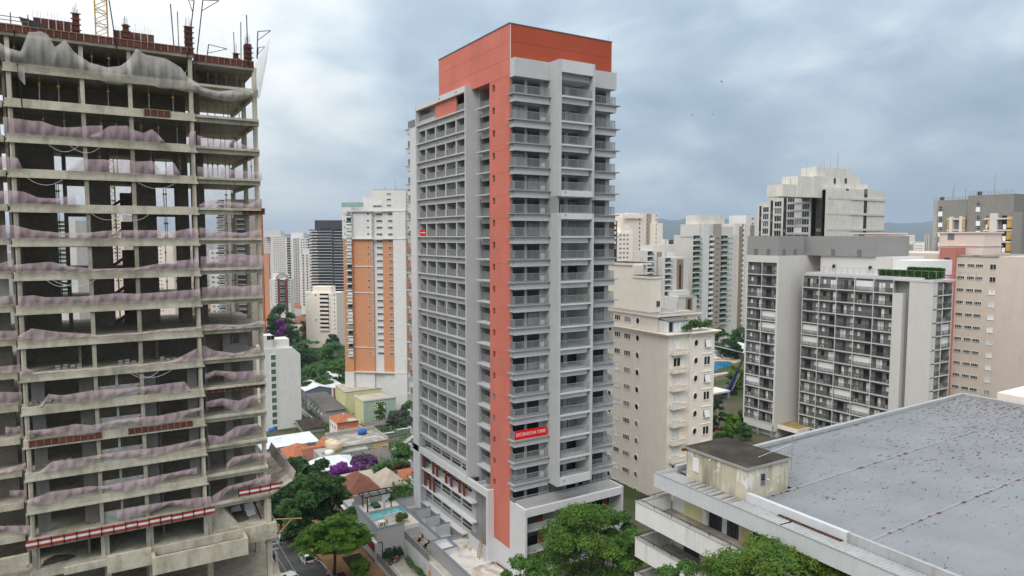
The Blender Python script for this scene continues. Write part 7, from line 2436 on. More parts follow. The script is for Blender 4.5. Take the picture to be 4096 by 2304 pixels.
# ---- low houses of the valley
def house(name, label, conv, ax_, ay_, xl, xr, eave, depth, wall, roof, rmat, rh=2.0, group='low houses in the valley', over=0.5, side=None, r=0.0, base=None, cat='house'):
    """(ax_,ay_) = ground corner pixel; xl..xr front extent; eave pixel row"""
    depth, rh = depth * 0.66, rh * 0.75
    p = on_ground(*conv(ax_, ay_))
    F = FR(p, r)
    F.root(name, label, cat, p[2] - 1.5, group)
    x0, x1 = F.x(*conv(xl, ay_)), F.x(*conv(xr, ay_))
    ze = F.z(*conv(ax_, eave))
    h = ze - F.zb
    F.box('wall', wall, x0, x1, 0, depth, F.zb, ze)
    o = over
    a, b, c, d = x0 - o, x1 + o, -o, depth + o
    m = MB()
    if roof == 'flat':
        m.box(a, b, c, d, h + 0.001, h + 0.3)
    elif roof == 'hip':
        q = min((b - a), (d - c)) / 2 * 0.98
        if (b - a) >= (d - c):
            r1, r2 = (a + q, (c + d) / 2, h + rh), (b - q, (c + d) / 2, h + rh)
            m.face((a, c, h), (b, c, h), r2, r1).face((b, d, h), (a, d, h), r1, r2).face((a, d, h), (a, c, h), r1).face((b, c, h), (b, d, h), r2)
        else:
            r1, r2 = ((a + b) / 2, c + q, h + rh), ((a + b) / 2, d - q, h + rh)
            m.face((a, d, h), (a, c, h), r1, r2).face((b, c, h), (b, d, h), r2, r1).face((a, c, h), (b, c, h), r1).face((b, d, h), (a, d, h), r2)
        m.face((a, c, h), (a, d, h), (b, d, h), (b, c, h))
    elif roof == 'gable_y':        # ridge runs inward
        xm = (a + b) / 2
        m.hexa([(a, c, h), (xm, c, h + rh), (xm, d, h + rh), (a, d, h), (a, c, h + 0.18), (xm, c, h + rh + 0.18), (xm, d, h + rh + 0.18), (a, d, h + 0.18)])
        m.hexa([(xm, c, h + rh), (b, c, h), (b, d, h), (xm, d, h + rh), (xm, c, h + rh + 0.18), (b, c, h + 0.18), (b, d, h + 0.18), (xm, d, h + rh + 0.18)])
        MB().face((x0, 0.02, h), (x1, 0.02, h), ((x0 + x1) / 2, 0.02, h + rh * 0.95)).build('gable', wall, F.o)
    elif roof == 'gable_x':
        ym = (c + d) / 2
        m.hexa([(a, c, h), (b, c, h), (b, ym, h + rh), (a, ym, h + rh), (a, c, h + 0.18), (b, c, h + 0.18), (b, ym, h + rh + 0.18), (a, ym, h + rh + 0.18)])
        m.hexa([(a, ym, h + rh), (b, ym, h + rh), (b, d, h), (a, d, h), (a, ym, h + rh + 0.18), (b, ym, h + rh + 0.18), (b, d, h + 0.18), (a, d, h + 0.18)])
        MB().face((x0 + 0.01, depth, h), (x0 + 0.01, 0, h), (x0 + 0.01, depth / 2, h + rh * 0.95)).build('gable', wall, F.o)
    elif roof == 'shed':           # rises inward
        m.hexa([(a, c, h), (b, c, h), (b, d, h + rh), (a, d, h + rh), (a, c, h + 0.2), (b, c, h + 0.2), (b, d, h + rh + 0.2), (a, d, h + rh + 0.2)])
        MB().hexa([(x0, 0, h - 0.1), (x1, 0, h - 0.1), (x1, depth, h - 0.1), (x0, depth, h - 0.1), (x0, 0, h), (x1, 0, h), (x1, depth, h + rh), (x0, depth, h + rh)]).build('wall', wall, F.o)
    elif roof == 'vault':
        N = 8
        pr = [((a + (b - a) * i / N), h + rh * math.sin(math.pi * (0.06 + 0.88 * i / N))) for i in range(N + 1)]
        for (xa, za), (xb, zb2) in zip(pr[:-1], pr[1:]):
            m.face((xa, c, za), (xb, c, zb2), (xb, d, zb2), (xa, d, za))
            m.face((xa, c, h - 0.3), (xb, c, h - 0.3), (xb, c, zb2), (xa, c, za))
    ro = m.build('roof', rmat, F.o)
    # ribs or tile courses on the near slopes
    return F, x0, x1, ze, ro


def wrow(F, me, xs, z, y=0.0):
    for x in xs:
        F.win(me, x, z, y)


W1 = winmesh(1.5, 1.3, 'white', 'glass_mixed', 'y', 2, 0.1)
W2 = winmesh(2.4, 1.5, 'white', 'glass_dark', 'y', 3, 0.1)
F, a, b, ze, _ = house('red_house', 'two-storey house with coral front and half orange half brown tiled roof', m5, 850, 1090, 845, 1050, 945, 15, 'coral_wall', 'hip', 'tile_orange', 2.6)
F.box('side_wall', 'cream', a - 0.06, a - 0.002, 0, 9.9, F.zb, ze)
F.box('ground_floor', 'peach_wall', a, b, -0.5, -0.002, F.zb, F.zb + 4.6)
wrow(F, W2, (a + 2, b - 7), ze - 3.4)
wrow(F, W2, (a + 2.5, b - 7), F.zb + 2.0, -0.5)
for y in (2, 5, 7.6):
    F.win(winmesh(1.2, 1.6, 'white', 'glass_dark', 'x', 1), a - 0.06, ze - 3.2, y)
MB().hexa([((a + b) / 2, -0.5, ze - F.zb), (b + 0.5, -0.5, ze - F.zb), (b - 5.2, 4.9, ze + 2.0 - F.zb), ((a + b) / 2, 4.9, ze + 2.0 - F.zb), ((a + b) / 2, -0.5, ze + 0.12 - F.zb), (b + 0.5, -0.5, ze + 0.12 - F.zb), (b - 5.2, 4.9, ze + 2.12 - F.zb), ((a + b) / 2, 4.9, ze + 2.12 - F.zb)]).build('brown_roof_half', 'roof_beige', F.o)
F, a, b, ze, _ = house('green_apartments', 'four-storey pale green apartment house with white framed balconies', m5, 1105, 995, 1100, 1412, 740, 16, 'green_wall', 'hip', 'roof_beige', 2.2, over=0.2)
F.box('side_wall', 'lime_wall', a - 0.06, a - 0.002, 0, 10.5, F.zb, ze)
MB().box(a - 0.3, b + 0.3, -0.3, 0.0, ze - F.zb, ze - F.zb + 0.7).box(a - 0.3, a, 0, 10.8, ze - F.zb, ze - F.zb + 0.7).build('parapet', 'tower_white', F.o)
for k in range(4):
    z = ze - 3.2 - 3.1 * k
    F.box('balcony', 'white', a + 8.5, b - 8, -1.0, -0.02, z - 0.4, z + 0.6)
    F.win(winmesh(b - a - 17.5, 1.7, 'white', 'glass_dark', 'y', 5, 0.12), a + 8.9, z + 0.7)
    F.win(W1, a + 4.2, z + 0.3)
    F.win(W1, b - 5.5, z + 0.3)
F, a, b, ze, _ = house('lime_apartments', 'stained lime-yellow block with flat concrete roof behind the green house', m5, 1020, 905, 920, 1290, 640, 20, 'lime_wall', 'shed', 'roof_beige', 0.8, over=0.2)
F.box('roof_box', 'green_wall', a + 20, a + 28, 4, 10, ze, ze + 4)
F, a, b, ze, _ = house('grey_shed', 'long dark-grey shed with ribbed sheet roof running back into the trees', m5, 735, 962, 735, 925, 835, 46, 'concrete_wall', 'shed', 'roof_grey', 1.5, over=0.6)
for y in range(2, 27, 5):
    F.win(winmesh(2.6, 1.6, 'white', 'glass_dark', 'x', 2), a, ze - 2.5, y)
    F.box('air_conditioner', 'white_plastic', a - 0.6, a - 0.02, y + 3, y + 3.9, ze - 2.6, ze - 1.8)
F.box('parapet_wall', 'offwhite', a - 4.5, a - 4.2, 0, 28, F.zb, F.zb + 4.0)
F, a, b, ze, _ = house('grey_warehouse', 'grey warehouse with pale curved metal roof among the dark trees', m5, 545, 740, 540, 800, 640, 26, 'slate_trim', 'gable_y', 'roof_white', 2.4, over=0.4)
wrow(F, winmesh(3.0, 2.8, 'charcoal', 'glass_dark', 'y', 1), (a + 6, a + 15, a + 24), ze - 4.5)
F, a, b, ze, _ = house('brick_hall', 'brick hall with white pilasters beside the grey warehouse', m5, 815, 720, 800, 920, 610, 30, 'brick_wall', 'flat', 'roof_white', 0.5, over=0.3)
for i in range(5):
    F.box('pilaster', 'white', a + i * (b - a) / 4 - 0.3, a + i * (b - a) / 4 + 0.3, -0.35, 0.0, F.zb, ze + 0.6)
for i in range(5):
    F.box('pilaster', 'white', a - 0.3, a, i * 4.6, i * 4.8 + 0.6, F.zb, ze + 0.6)
F, a, b, ze, _ = house('white_sheet_hall', 'low hall with bright white sheet roof at the foot of the orange tower', m5, 790, 600, 765, 960, 560, 30, 'tower_white', 'gable_y', 'roof_white', 3.0)
F, a, b, ze, _ = house('court_pavilion', 'long low white pavilion with lawn roof at the foot of the orange tower', m5, 1380, 735, 1290, 1600, 660, 20, 'tower_white', 'flat', 'lawn', 0.4, over=0.3)
wrow(F, winmesh(3.2, 2.4, 'white', 'glass_dark', 'y', 2), [a + 13, a + 24], ze - 4)
F, a, b, ze, _ = house('flat_white_roof_shop', 'low building with broad white flat roof and slate-grey front', m5, 680, 1192, 120, 678, 1135, 22, 'slate_trim', 'flat', 'roof_white', 0.4, over=0.15)
F.box('white_band', 'tower_white', a, b, -0.2, -0.002, F.zb, F.zb + 2.2)
MB().box(a, b, -0.35, -0.05, ze + 0.3 - F.zb, ze + 0.6 - F.zb).build('parapet', 'slate_trim', F.o)
F, a, b, ze, _ = house('dark_roofed_house', 'low house with mossy dark tiled roof behind the white flat roof', m5, 720, 1020, 515, 720, 985, 26, 'concrete_wall', 'gable_x', 'moss_roof', 2.2)
F, a, b, ze, _ = house('peach_house', 'weathered peach and grey building with stained flat roof and outside stair', m5, 1000, 1290, 845, 1340, 1165, 19, 'peach_wall', 'flat', 'roof_dirty', 0.4, over=0.25)
F.box('upper_wall', 'concrete_wall', a, a + (b - a) * 0.66, -0.1, -0.002, ze - 3.2, ze)
for i in range(5):
    F.win(W1, a + 3 + i * 5.2, ze - 2.6, -0.1)
MB().hexa([(a + 16, -3, 2), (a + 30, -1.2, 8.6), (a + 30, -0.12, 8.6), (a + 16, -0.12, 2), (a + 16, -3, 2.4), (a + 30, -1.2, 9.0), (a + 30, -0.12, 9.0), (a + 16, -0.12, 2.4)]).build('outside_stair', 'concrete_wall', F.o)
F.box('roof_kerb', 'concrete_wall', a, b, 12.0, 12.5, ze + 0.3, ze + 1.3)
F.box('roof_kerb', 'concrete_wall', b - 0.3, b, 0, 12.0, ze + 0.3, ze + 0.9)
for i in range(5):
    MB().box(a + 3 + i * 6, a + 7.5 + i * 6, 2 + i * 1.8, 2.4 + i * 1.8, ze - F.zb + 0.32, ze - F.zb + 0.5).build('roof_plank', 'roof_white', F.o)
peach = (F, a, b, ze)


def tank(x, y, z, r, h, mat, label):
    t_ = root('water_tank', label, 'water tank', (x, y, z), group='roof water tanks', local=True)
    MB().lathe([(0, 0), (r * 0.88, 0), (r, h * 0.45), (r, h * 0.8), (r * 0.96, h * 0.82)], (0, 0, 0), 14).build('body', mat, t_, smooth=True)
    MB().lathe([(r * 1.02, h * 0.82), (r * 0.98, h * 0.9), (r * 0.4, h), (r * 0.38, h * 1.06), (0, h * 1.07)], (0, 0, 0), 14).build('lid', mat, t_, smooth=True)


tank(peach[0].p[0] + peach[2] - 5, peach[0].p[1] + 9, peach[3] + 0.3, 1.4, 1.5, 'tank_blue', 'blue water tank on the stained roof of the peach building')
sh = bpy.data.objects['flat_white_roof_shop']
tank(sh.location.x - 14, sh.location.y + 9, sh.location.z + 7.2, 1.1, 1.2, 'tank_blue', 'blue water tank on the broad white flat roof')
for i, (x_, y_, lb, mt) in enumerate(((795, 1255, 'left one of two cream water tanks beside the orange roofs', 'tank_cream'), (830, 1275, 'right one of two cream water tanks beside the orange roofs', 'tank_cream'), (770, 1320, 'white tank lying low below the cream tanks', 'white_plastic'))):
    p = on_ground(*m5(x_, y_ + 60))
    tank(p[0], p[1], p[2] + 3.4, 1.9 if i < 2 else 1.2, 3.0 if i < 2 else 1.6, mt, lb)
    if i == 1:
        MB().box(-7, 7, -2, 5, 0, 4.9).build('tank_house', 'concrete_wall', label='grey wall block under the cream water tanks', cat='house', loc=(p[0] + 2, p[1], p[2] - 1.5), group='low houses in the valley')
OR = 'orange tiled roofs'
for x0, x1, ax_, ay_, ev, dp, rf, hh, mt, lb in ((190, 350, 345, 1262, 1222, 12, 'hip', 2.0, 'tile_orange', 'far left orange tiled roof half hidden by the concrete frame'), (375, 620, 620, 1275, 1240, 15, 'hip', 3.2, 'tile_orange', 'large hipped orange tiled roof in the middle'),
                                                 (560, 770, 770, 1320, 1282, 8, 'shed', 2.4, 'tile_brown', 'brown-red tiled lean-to roof below the orange hip'), (560, 720, 720, 1300, 1262, 9, 'shed', 2.0, 'tile_orange', 'long orange tiled lean-to roof'),
                                                 (720, 850, 850, 1255, 1195, 12, 'gable_y', 2.8, 'tile_orange', 'steep orange tiled gable beside the peach building'), (1200, 1385, 1380, 1345, 1300, 10, 'shed', 1.5, 'roof_grey', 'flat grey roof right of the outside stair')):
    house('tiled_roof_house', lb, m5, ax_, ay_, x0, x1, ev, dp, 'concrete_wall', rf, mt, hh, OR)
# houses between the trees and the pool deck
q5 = lambda x, y: (1350 + x * .2788, 1900 + y * .2788)
for x0, x1, ax_, ay_, ev, dp, rf, hh, mt, wl_, lb in ((150, 545, 160, 320, 215, 11.5, 'gable_x', 2.8, 'roof_beige', 'concrete_wall', 'beige fibre-cement roof left of the pergola'), (165, 640, 170, 480, 330, 14, 'hip', 4.2, 'tile_brown', 'peach_wall', 'rust-red tiled roof right behind the pergola'),
                                                      (630, 1040, 640, 330, 250, 13, 'hip', 4.2, 'roof_beige', 'concrete_wall', 'beige hipped roof right of the pergola'), (955, 1180, 965, 190, 70, 8, 'gable_x', 1.7, 'tile_orange', 'cream', 'cream cottage with bright orange tiles beside the grey tower')):
    house('garden_house', lb, q5, ax_, ay_, x0, x1, ev, dp, wl_, rf, mt, hh, 'roofs behind the pool deck')
for x_, y_, w_, lb, rot in ((1270, 1395, 9, 'crumpled white tarpaulin roof under the purple tree', 0.3),):
    p = on_ground(*m5(800, 1440))
    MB().hexa([(-6, -4, 2.6), (5, -5, 2.4), (6, 4, 3.0), (-5, 5, 2.8), (-6, -4, 2.75), (5, -5, 2.6), (2, 1, 4.6), (-3, 1, 4.8)]).build('tarpaulin_roof', 'roof_white', label=lb, cat='tarpaulin', loc=(p[0], p[1], p[2]))
p = on_ground(*m5(1240, 1030))
k_ = root('kiosk', 'small white carport with grey roof in front of the green apartments', 'carport', (p[0], p[1], p[2]), local=True)
MB().box(-6, 6, -3, 3, 3.0, 3.3).build('roof', 'roof_grey', k_)
for x in (-5.6, 5.4):
    for y in (-2.7, 2.5):
        MB().box(x, x + 0.3, y, y + 0.3, -0.5, 3.0).build('post', 'white', k_)
# tennis court
p0 = on_ground(*m5(1450, 850))
MB().box(-14, 16, 0, 20, 0.02, 0.10).build('court', 'court_green', kind='structure', loc=(p0[0], p0[1], p0[2] + 1.0))
MB().box(-9, 12, 2, 13, 0.104, 0.12).build('court', 'court_blue', kind='structure', loc=(p0[0], p0[1], p0[2] + 1.0))
# paved yards between the houses
for x_, y_, sx_, sy_, lb in ((1300, 1070, 12, 9, 'yard'), (560, 870, 9, 16, 'yard'), (700, 1150, 16, 8, 'yard')):
    p = on_ground(*m5(x_, y_))
    MB().hexa([(p[0] + a, p[1] + b, ground_z(p[0] + a, p[1] + b) + 0.05) for a, b in ((-sx_, -sy_), (sx_, -sy_), (sx_, sy_), (-sx_, sy_))] + [(p[0] + a, p[1] + b, ground_z(p[0] + a, p[1] + b) + 0.25) for a, b in ((-sx_, -sy_), (sx_, -sy_), (sx_, sy_), (-sx_, sy_))]).build('yard', 'asphalt', kind='structure')
# park buildings left of the cream block
for x0, x1, ax_, ay_, ev, dp, rf, hh, mt, wl_, lb in ((355, 560, 360, 1500, 1440, 16, 'gable_x', 3.0, 'tile_brown', 'cream', 'brown tiled villa below the cream block'), (140, 375, 250, 1560, 1500, 14, 'flat', 0.4, 'roof_white', 'concrete_wall', 'low grey villa with turquoise pool behind the white slab')):
    house('villa', lb, m4, ax_, ay_, x0, x1, ev, dp, wl_, rf, mt, hh, 'villas by the park')
p = on_ground(*m5(270, 62))
MB().box(-10, 10, -4, 4, 0, 0.4).build('villa_pool', 'pool_water', label='turquoise pool strip behind the white slab building', cat='pool', loc=(p[0], p[1], p[2] + 6.5))

# ---- club pool, its terrace and the mobile crane
w2 = lambda x, y: (2780 + x * .3315, 1280 + y * .3313)
PZ = -12.0
pts = [on_z(*w2(x, y), PZ) for x, y in ((60, 505), (200, 498), (395, 500), (540, 545), (470, 640), (300, 632), (60, 628))]
MB().prism(pts, PZ - 0.3, PZ + 0.05).build('pool', 'pool_water_blue', label='blue club pool between the cream building and the grey apartments', cat='pool')
pts = [on_z(*w2(x, y), PZ) for x, y in ((-40, 455), (640, 470), (680, 640), (-40, 650))]
MB().prism(pts, PZ - 3, PZ).build('pool_terrace', 'sand_paving', kind='structure')
lm0 = None
lounge_mesh = [MB().hexa([(-0.35, -1.0, 0.25), (0.35, -1.0, 0.25), (0.35, 0.4, 0.25), (-0.35, 0.4, 0.25), (-0.35, -1.0, 0.35), (0.35, -1.0, 0.35), (0.35, 0.4, 0.35), (-0.35, 0.4, 0.35)]).mesh('seat', 'white_plastic'),
               MB().hexa([(-0.35, 0.4, 0.25), (0.35, 0.4, 0.25), (0.35, 0.48, 0.25), (-0.35, 0.48, 0.25), (-0.35, 0.85, 1.05), (0.35, 0.85, 1.05), (0.35, 0.93, 1.05), (-0.35, 0.93, 1.05)]).mesh('backrest', 'white_plastic')]
for i, (x_, y_, lb) in enumerate(((212, 455, 'leftmost white lounger by the club pool'), (242, 470, 'second white lounger by the club pool'), (272, 468, 'upright white lounger by the club pool'), (370, 472, 'white lounger right of the gap by the club pool'), (412, 470, 'fifth white lounger by the club pool'), (462, 466, 'rightmost wide white lounger by the club pool'))):
    x, y = on_z(*w2(x_, y_), PZ)
    r = root('lounger', lb, 'lounger', (x, y, PZ), i * 0.4 - 0.6, 'white loungers at the club pool', local=True)
    for nm, me in zip(('seat', 'backrest'), lounge_mesh):
        link(nm, me, r, (0, 0, 0))
    r.scale = (1.9, 1.9, 1.7)
    MB().box(-0.3, -0.25, -0.9, -0.85, 0, 0.25).build('leg', 'white_plastic', r)
    MB().box(0.25, 0.3, 0.3, 0.35, 0, 0.25).build('leg', 'white_plastic', r)
F = FR((*on_z(*w2(300, 445), PZ), PZ), 0.0)
F.root('pool_wall', 'white wall with translucent panels behind the club pool', 'wall', PZ)
F.box('panel', 'roof_white', F.x(*w2(200, 440)), F.x(*w2(395, 440)), 0, 0.4, PZ, F.z(*w2(300, 375)))
F.box('cap', 'white', F.x(*w2(195, 440)), F.x(*w2(400, 440)), -0.2, 0.7, F.z(*w2(300, 375)), F.z(*w2(300, 362)))
F = FR((*on_z(*w2(540, 470), PZ), PZ), 0.0)
F.root('pool_pavilion', 'pavilion with folded white roof behind the club pool', 'pavilion', PZ)
xa, xb = F.x(*w2(400, 400)), F.x(*w2(640, 400))
F.box('wall', 'ga_white', xa + 8, xb, 1, 10, PZ, F.z(*w2(540, 390)))
h0 = F.z(*w2(540, 395)) - PZ
MB().hexa([(xa, -3, h0 + 2), (xa + 9, -3, h0 - 0.5), (xa + 9, 9, h0), (xa, 9, h0 + 2.6), (xa, -3, h0 + 2.3), (xa + 9, -3, h0 - 0.2), (xa + 9, 9, h0 + 0.3), (xa, 9, h0 + 2.9)]).hexa([(xa + 9, -3, h0 - 0.5), (xb + 4, -3, h0 + 2), (xb + 4, 9, h0 + 2.6), (xa + 9, 9, h0), (xa + 9, -3, h0 - 0.2), (xb + 4, -3, h0 + 2.3), (xb + 4, 9, h0 + 2.9), (xa + 9, 9, h0 + 0.3)]).build('roof', 'roof_white', F.o)
# walls and sheds below the pool terrace
F = FR((*on_z(*w2(300, 800), -14), -14), 0.0)
F.root('terrace_sheds', 'row of white garden walls and sheds below the club pool', 'sheds', -16)
F.box('wall', 'white_weathered', F.x(*w2(180, 700)), F.x(*w2(400, 700)), 0, 1, -16, F.z(*w2(300, 650)))
F.box('shed', 'cream', F.x(*w2(220, 740)), F.x(*w2(350, 740)), -4, 0, -16, F.z(*w2(300, 705)))
F.box('shed', 'tower_white', F.x(*w2(340, 800)), F.x(*w2(430, 800)), -6, 0, -16, F.z(*w2(380, 775)))
F.box('shed_roof', 'roof_grey', F.x(*w2(335, 800)), F.x(*w2(440, 800)), -6.5, 0.2, F.z(*w2(380, 775)), F.z(*w2(380, 760)))
F.box('shed', 'slate_trim', F.x(*w2(480, 800)), F.x(*w2(600, 800)), -6, 0, -16, F.z(*w2(540, 810)))
# unfinished flat concrete roof
F = FR((*on_z(*w2(290, 930), -5), -5), 0.0)
F.root('concrete_shell', 'small concrete shell with pale flat roof below the mobile crane', 'building', -14)
xa, xb = F.x(*w2(180, 880)), F.x(*w2(425, 880))
zt_ = F.z(*w2(425, 870))
F.box('roof_slab', 'white_weathered', xa, xb, 0, 11, zt_, zt_ + 0.5)
F.box('wall', 'concrete_wall', xa + 3, xb - 0.3, 3, 10.5, -14, zt_)
F.box('post', 'concrete_wall', xb - 0.6, xb - 0.1, 0.1, 0.6, -14, zt_)
for i in range(4):
    F.box('roof_tile_stack', 'roof_dirty', xa + 1 + i * 1.9, xa + 2.3 + i * 1.9, 4 + i * 0.5, 7, zt_ + 0.5, zt_ + 0.8)
# mobile crane
p = on_ground(*w2(490, 985))
d_c = 205.0
c0 = at_depth(*w2(490, 975), d_c)
mcz = c0[2]
mk_ = root('mobile_crane', 'blue mobile crane with raised boom behind the grey apartments', 'crane', c0, -YAW, local=True)
MB().box(-4.5, 4.5, 0, 2.5, 0.9, 1.7).build('chassis', 'charcoal', mk_)
MB().hexa([(-4.4, 0.1, 1.7), (-1.8, 0.1, 1.7), (-1.8, 2.4, 1.7), (-4.4, 2.4, 1.7), (-4.2, 0.2, 3.5), (-2.0, 0.2, 3.7), (-2.0, 2.3, 3.7), (-4.2, 2.3, 3.5)]).build('body', 'crane_blue', mk_)
MB().hexa([(-2.6, -0.1, 2.2), (0.6, -0.1, 2.2), (0.6, 2.3, 2.2), (-2.6, 2.3, 2.2), (-1.8, 0.0, 4.4), (0.2, 0.0, 4.4), (0.2, 2.2, 4.4), (-1.8, 2.2, 4.4)]).build('cab', 'glass_curtain', mk_)
for x in (-3.6, -2.0, 1.6, 3.2):
    m = MB()
    m.tube((x, -0.15, 0.6), (x, 0.35, 0.6), 0.6, k=14)
    m.build('wheel', 'tyre', mk_)
bp = [at_depth(*w2(x, y), d_c) for x, y in ((410, 830), (510, 615), (590, 450), (640, 345))]
rel = lambda q: Matrix.Rotation(YAW, 3, 'Z') @ (Vector(q) - Vector(c0))
MB().bar(rel(bp[0]), rel(bp[1]), 0.6, 0.65).build('boom', 'crane_blue', mk_)
MB().bar(rel(bp[1]), rel(bp[3]), 0.5, 0.55).build('boom', 'charcoal', mk_)
MB().bar(rel(bp[0]) + Vector((0.7, -0.4, -0.5)), rel(bp[1]) + Vector((0.7, -0.4, -0.7)), 0.22).build('boom_ram', 'grey_metal', mk_)
MB().bar(Vector((-2.0, 1.2, 2.0)), rel(bp[0]) + Vector((0.2, 0, 0.2)), 0.9).build('boom_foot', 'crane_blue', mk_)
# yard rubble and tiled roof by the apartments
p = on_z(*w2(500, 1100), -12)
F = FR((*on_z(*w2(290, 1370), -6), -6), 0.0)
F.root('tiled_cottage', 'low cottage with orange tiled roof below the crane', 'house', -9)
xa, xb = F.x(*w2(180, 1350)), F.x(*w2(420, 1350))
MB().hexa([(xa, -0.5, F.z(*w2(290, 1375)) + 9), (xb, -0.5, F.z(*w2(290, 1375)) + 9), (xb - 4, 7, F.z(*w2(290, 1375)) + 10.6), (xa + 2, 7, F.z(*w2(290, 1375)) + 10.6), (xa, -0.5, F.z(*w2(290, 1375)) + 9.2), (xb, -0.5, F.z(*w2(290, 1375)) + 9.2), (xb - 4, 7, F.z(*w2(290, 1375)) + 10.8), (xa + 2, 7, F.z(*w2(290, 1375)) + 10.8)]).build('roof', 'tile_orange', F.o)
F.box('wall', 'slate_trim', xa, xb - 3, -1.0, 0, -9, F.z(*w2(290, 1375)) + 0.4)
F.box('wall', 'concrete_wall', xa, xb, 0, 8, -9, F.z(*w2(290, 1375)) - 0.1)
# ================================================================== TREES AND PLANTS
def leaf_quads(cent, size, rng, up=0.5, aspect=0.5, out=None):
    n = len(cent)
    nrm = rng.normal(size=(n, 3))
    nrm[:, 2] = np.abs(nrm[:, 2]) + up
    if out is not None:
        nrm += out * 0.9
    nrm /= np.linalg.norm(nrm, axis=1)[:, None]
    tv = rng.normal(size=(n, 3))
    tv -= nrm * np.sum(tv * nrm, axis=1)[:, None]
    tv /= np.linalg.norm(tv, axis=1)[:, None] + 1e-9
    bv = np.cross(nrm, tv)
    s = size * rng.uniform(0.6, 1.35, size=(n, 1))
    a, b = tv * s, bv * s * aspect
    v = np.empty((n, 4, 3), np.float32)
    v[:, 0] = cent - a
    v[:, 1] = cent + b * 0.9 - a * 0.1 - nrm * s * 0.10
    v[:, 2] = cent + a - nrm * s * 0.2
    v[:, 3] = cent - b * 0.9 - a * 0.1 - nrm * s * 0.10
    return v.reshape(-1, 3)


def crown_points(lobes, n, rng, shell=0.55, flat=1.0):
    vol = np.array([l[3] * l[4] for l in lobes])
    cnt = np.maximum(8, (vol / vol.sum() * n).astype(int))
    P, O = [], []
    for (cx, cy, cz, rx, ry, rz), c in zip(lobes, cnt):
        d = rng.normal(size=(c, 3))
        d /= np.linalg.norm(d, axis=1)[:, None]
        d[:, 2] = np.where(d[:, 2] < -0.35, -d[:, 2] * 0.6, d[:, 2])
        r = shell + (1.06 - shell) * rng.random((c, 1)) ** 0.6
        r *= 1 + 0.16 * np.sin(d[:, :1] * 7 + cx) + 0.13 * np.sin(d[:, 1:2] * 9 + cy)
        P.append(np.array([cx, cy, cz]) + d * r * np.array([rx, ry, rz]))
        O.append(d)
    return np.concatenate(P), np.concatenate(O)


def tree(label, x, y, z0, h, rad, mat, n, leaf, seed, shape='round', trunk=0.25, name='tree', group=None, crown_base=0.35, mats2=None, cat='tree', squash=1.0, lobes_n=None, frac2=0.0):
    rng = np.random.default_rng(seed)
    r = root(name, label, cat, (x, y, z0), 0.0, group, local=True)
    zc0, zc1 = h * crown_base, h
    lobes = []
    if shape == 'layered':
        for j in range(6):
            f = j / 5
            rr = rad * (1.0 - 0.62 * f ** 1.3) * (0.82 + 0.2 * rng.random())
            k = max(3, int(9 * (1 - 0.6 * f)))
            for i in range(k):
                a = 2 * math.pi * (i + 0.5 * (j % 2) + rng.uniform(-.25, .25)) / k
                q = rr * rng.uniform(0.45, 0.78)
                lobes.append((q * math.cos(a), q * math.sin(a), zc0 + (zc1 - zc0) * f * 0.95 + rng.uniform(-.25, .25), rr * 0.40, rr * 0.40, rad * 0.062))
    else:
        k = lobes_n or 16
        for i in range(k):
            u, a = rng.random(), rng.uniform(0, 2 * math.pi)
            f = (i + 0.5) / k
            rr = rad * math.sqrt(max(0.05, 1 - (abs(f - 0.36) / 0.66) ** 2)) * (0.55 + 0.35 * math.sqrt(u))
            s = rad * rng.uniform(0.26, 0.44)
            lobes.append((rr * 0.8 * math.cos(a), rr * 0.8 * math.sin(a), zc0 + (zc1 - zc0) * f * 0.92, s, s, s * (0.72 if shape == 'round' else 0.42) * squash))
    P, O = crown_points(lobes, n, rng)
    v = leaf_quads(P, leaf, rng, 0.55 if shape != 'layered' else 1.4, 0.5, O)
    mi = None
    ms = [mat]
    if mats2:
        ms = [mat, mats2]
        mi = (rng.random(len(P)) < frac2 * (0.5 + (np.sin(P[:, 0] * 1.3 + seed) * np.sin(P[:, 1] * 1.1) > 0))).astype(int)
    link('crown', np_mesh('crown', v, 4, ms, mi), r)
    tm = MB()
    lean = (rng.uniform(-.06, .06) * h, rng.uniform(-.06, .06) * h)
    mid = (lean[0] * 0.5, lean[1] * 0.5, zc0 * 0.6)
    fork = (lean[0], lean[1], zc0 + (zc1 - zc0) * 0.12)
    tm.tube((0, 0, -0.4), mid, trunk, trunk * 0.82, 8).tube(mid, fork, trunk * 0.82, trunk * 0.66, 8)
    link('trunk', tm.mesh('trunk', 'bark', smooth=True), r)
    for i in rng.choice(len(lobes), min(len(lobes), 9), replace=False):
        l = lobes[i]
        m_ = ((fork[0] + l[0]) / 2, (fork[1] + l[1]) / 2, fork[2] + (l[2] - fork[2]) * 0.4)
        lm_ = MB().tube(fork, m_, trunk * 0.42, trunk * 0.27, 6).tube(m_, l[:3], trunk * 0.27, trunk * 0.08, 6)
        link('limb', lm_.mesh('limb', 'bark', smooth=True), r)
    return r


def tree_px(label, px, pyt, d, rpx, mat, n, leaf, seed, hmin=4.0, **kw):
    """crown centre column px, crown top row pyt, distance d, crown half width in pixels"""
    x, y, zt = at_depth(px, pyt, d)
    z0 = kw.pop('z0', ground_z(x, y))
    return tree(label, x, y, z0, max(hmin, zt - z0), rpx * d / F_PX, mat, n, leaf, seed, **kw)


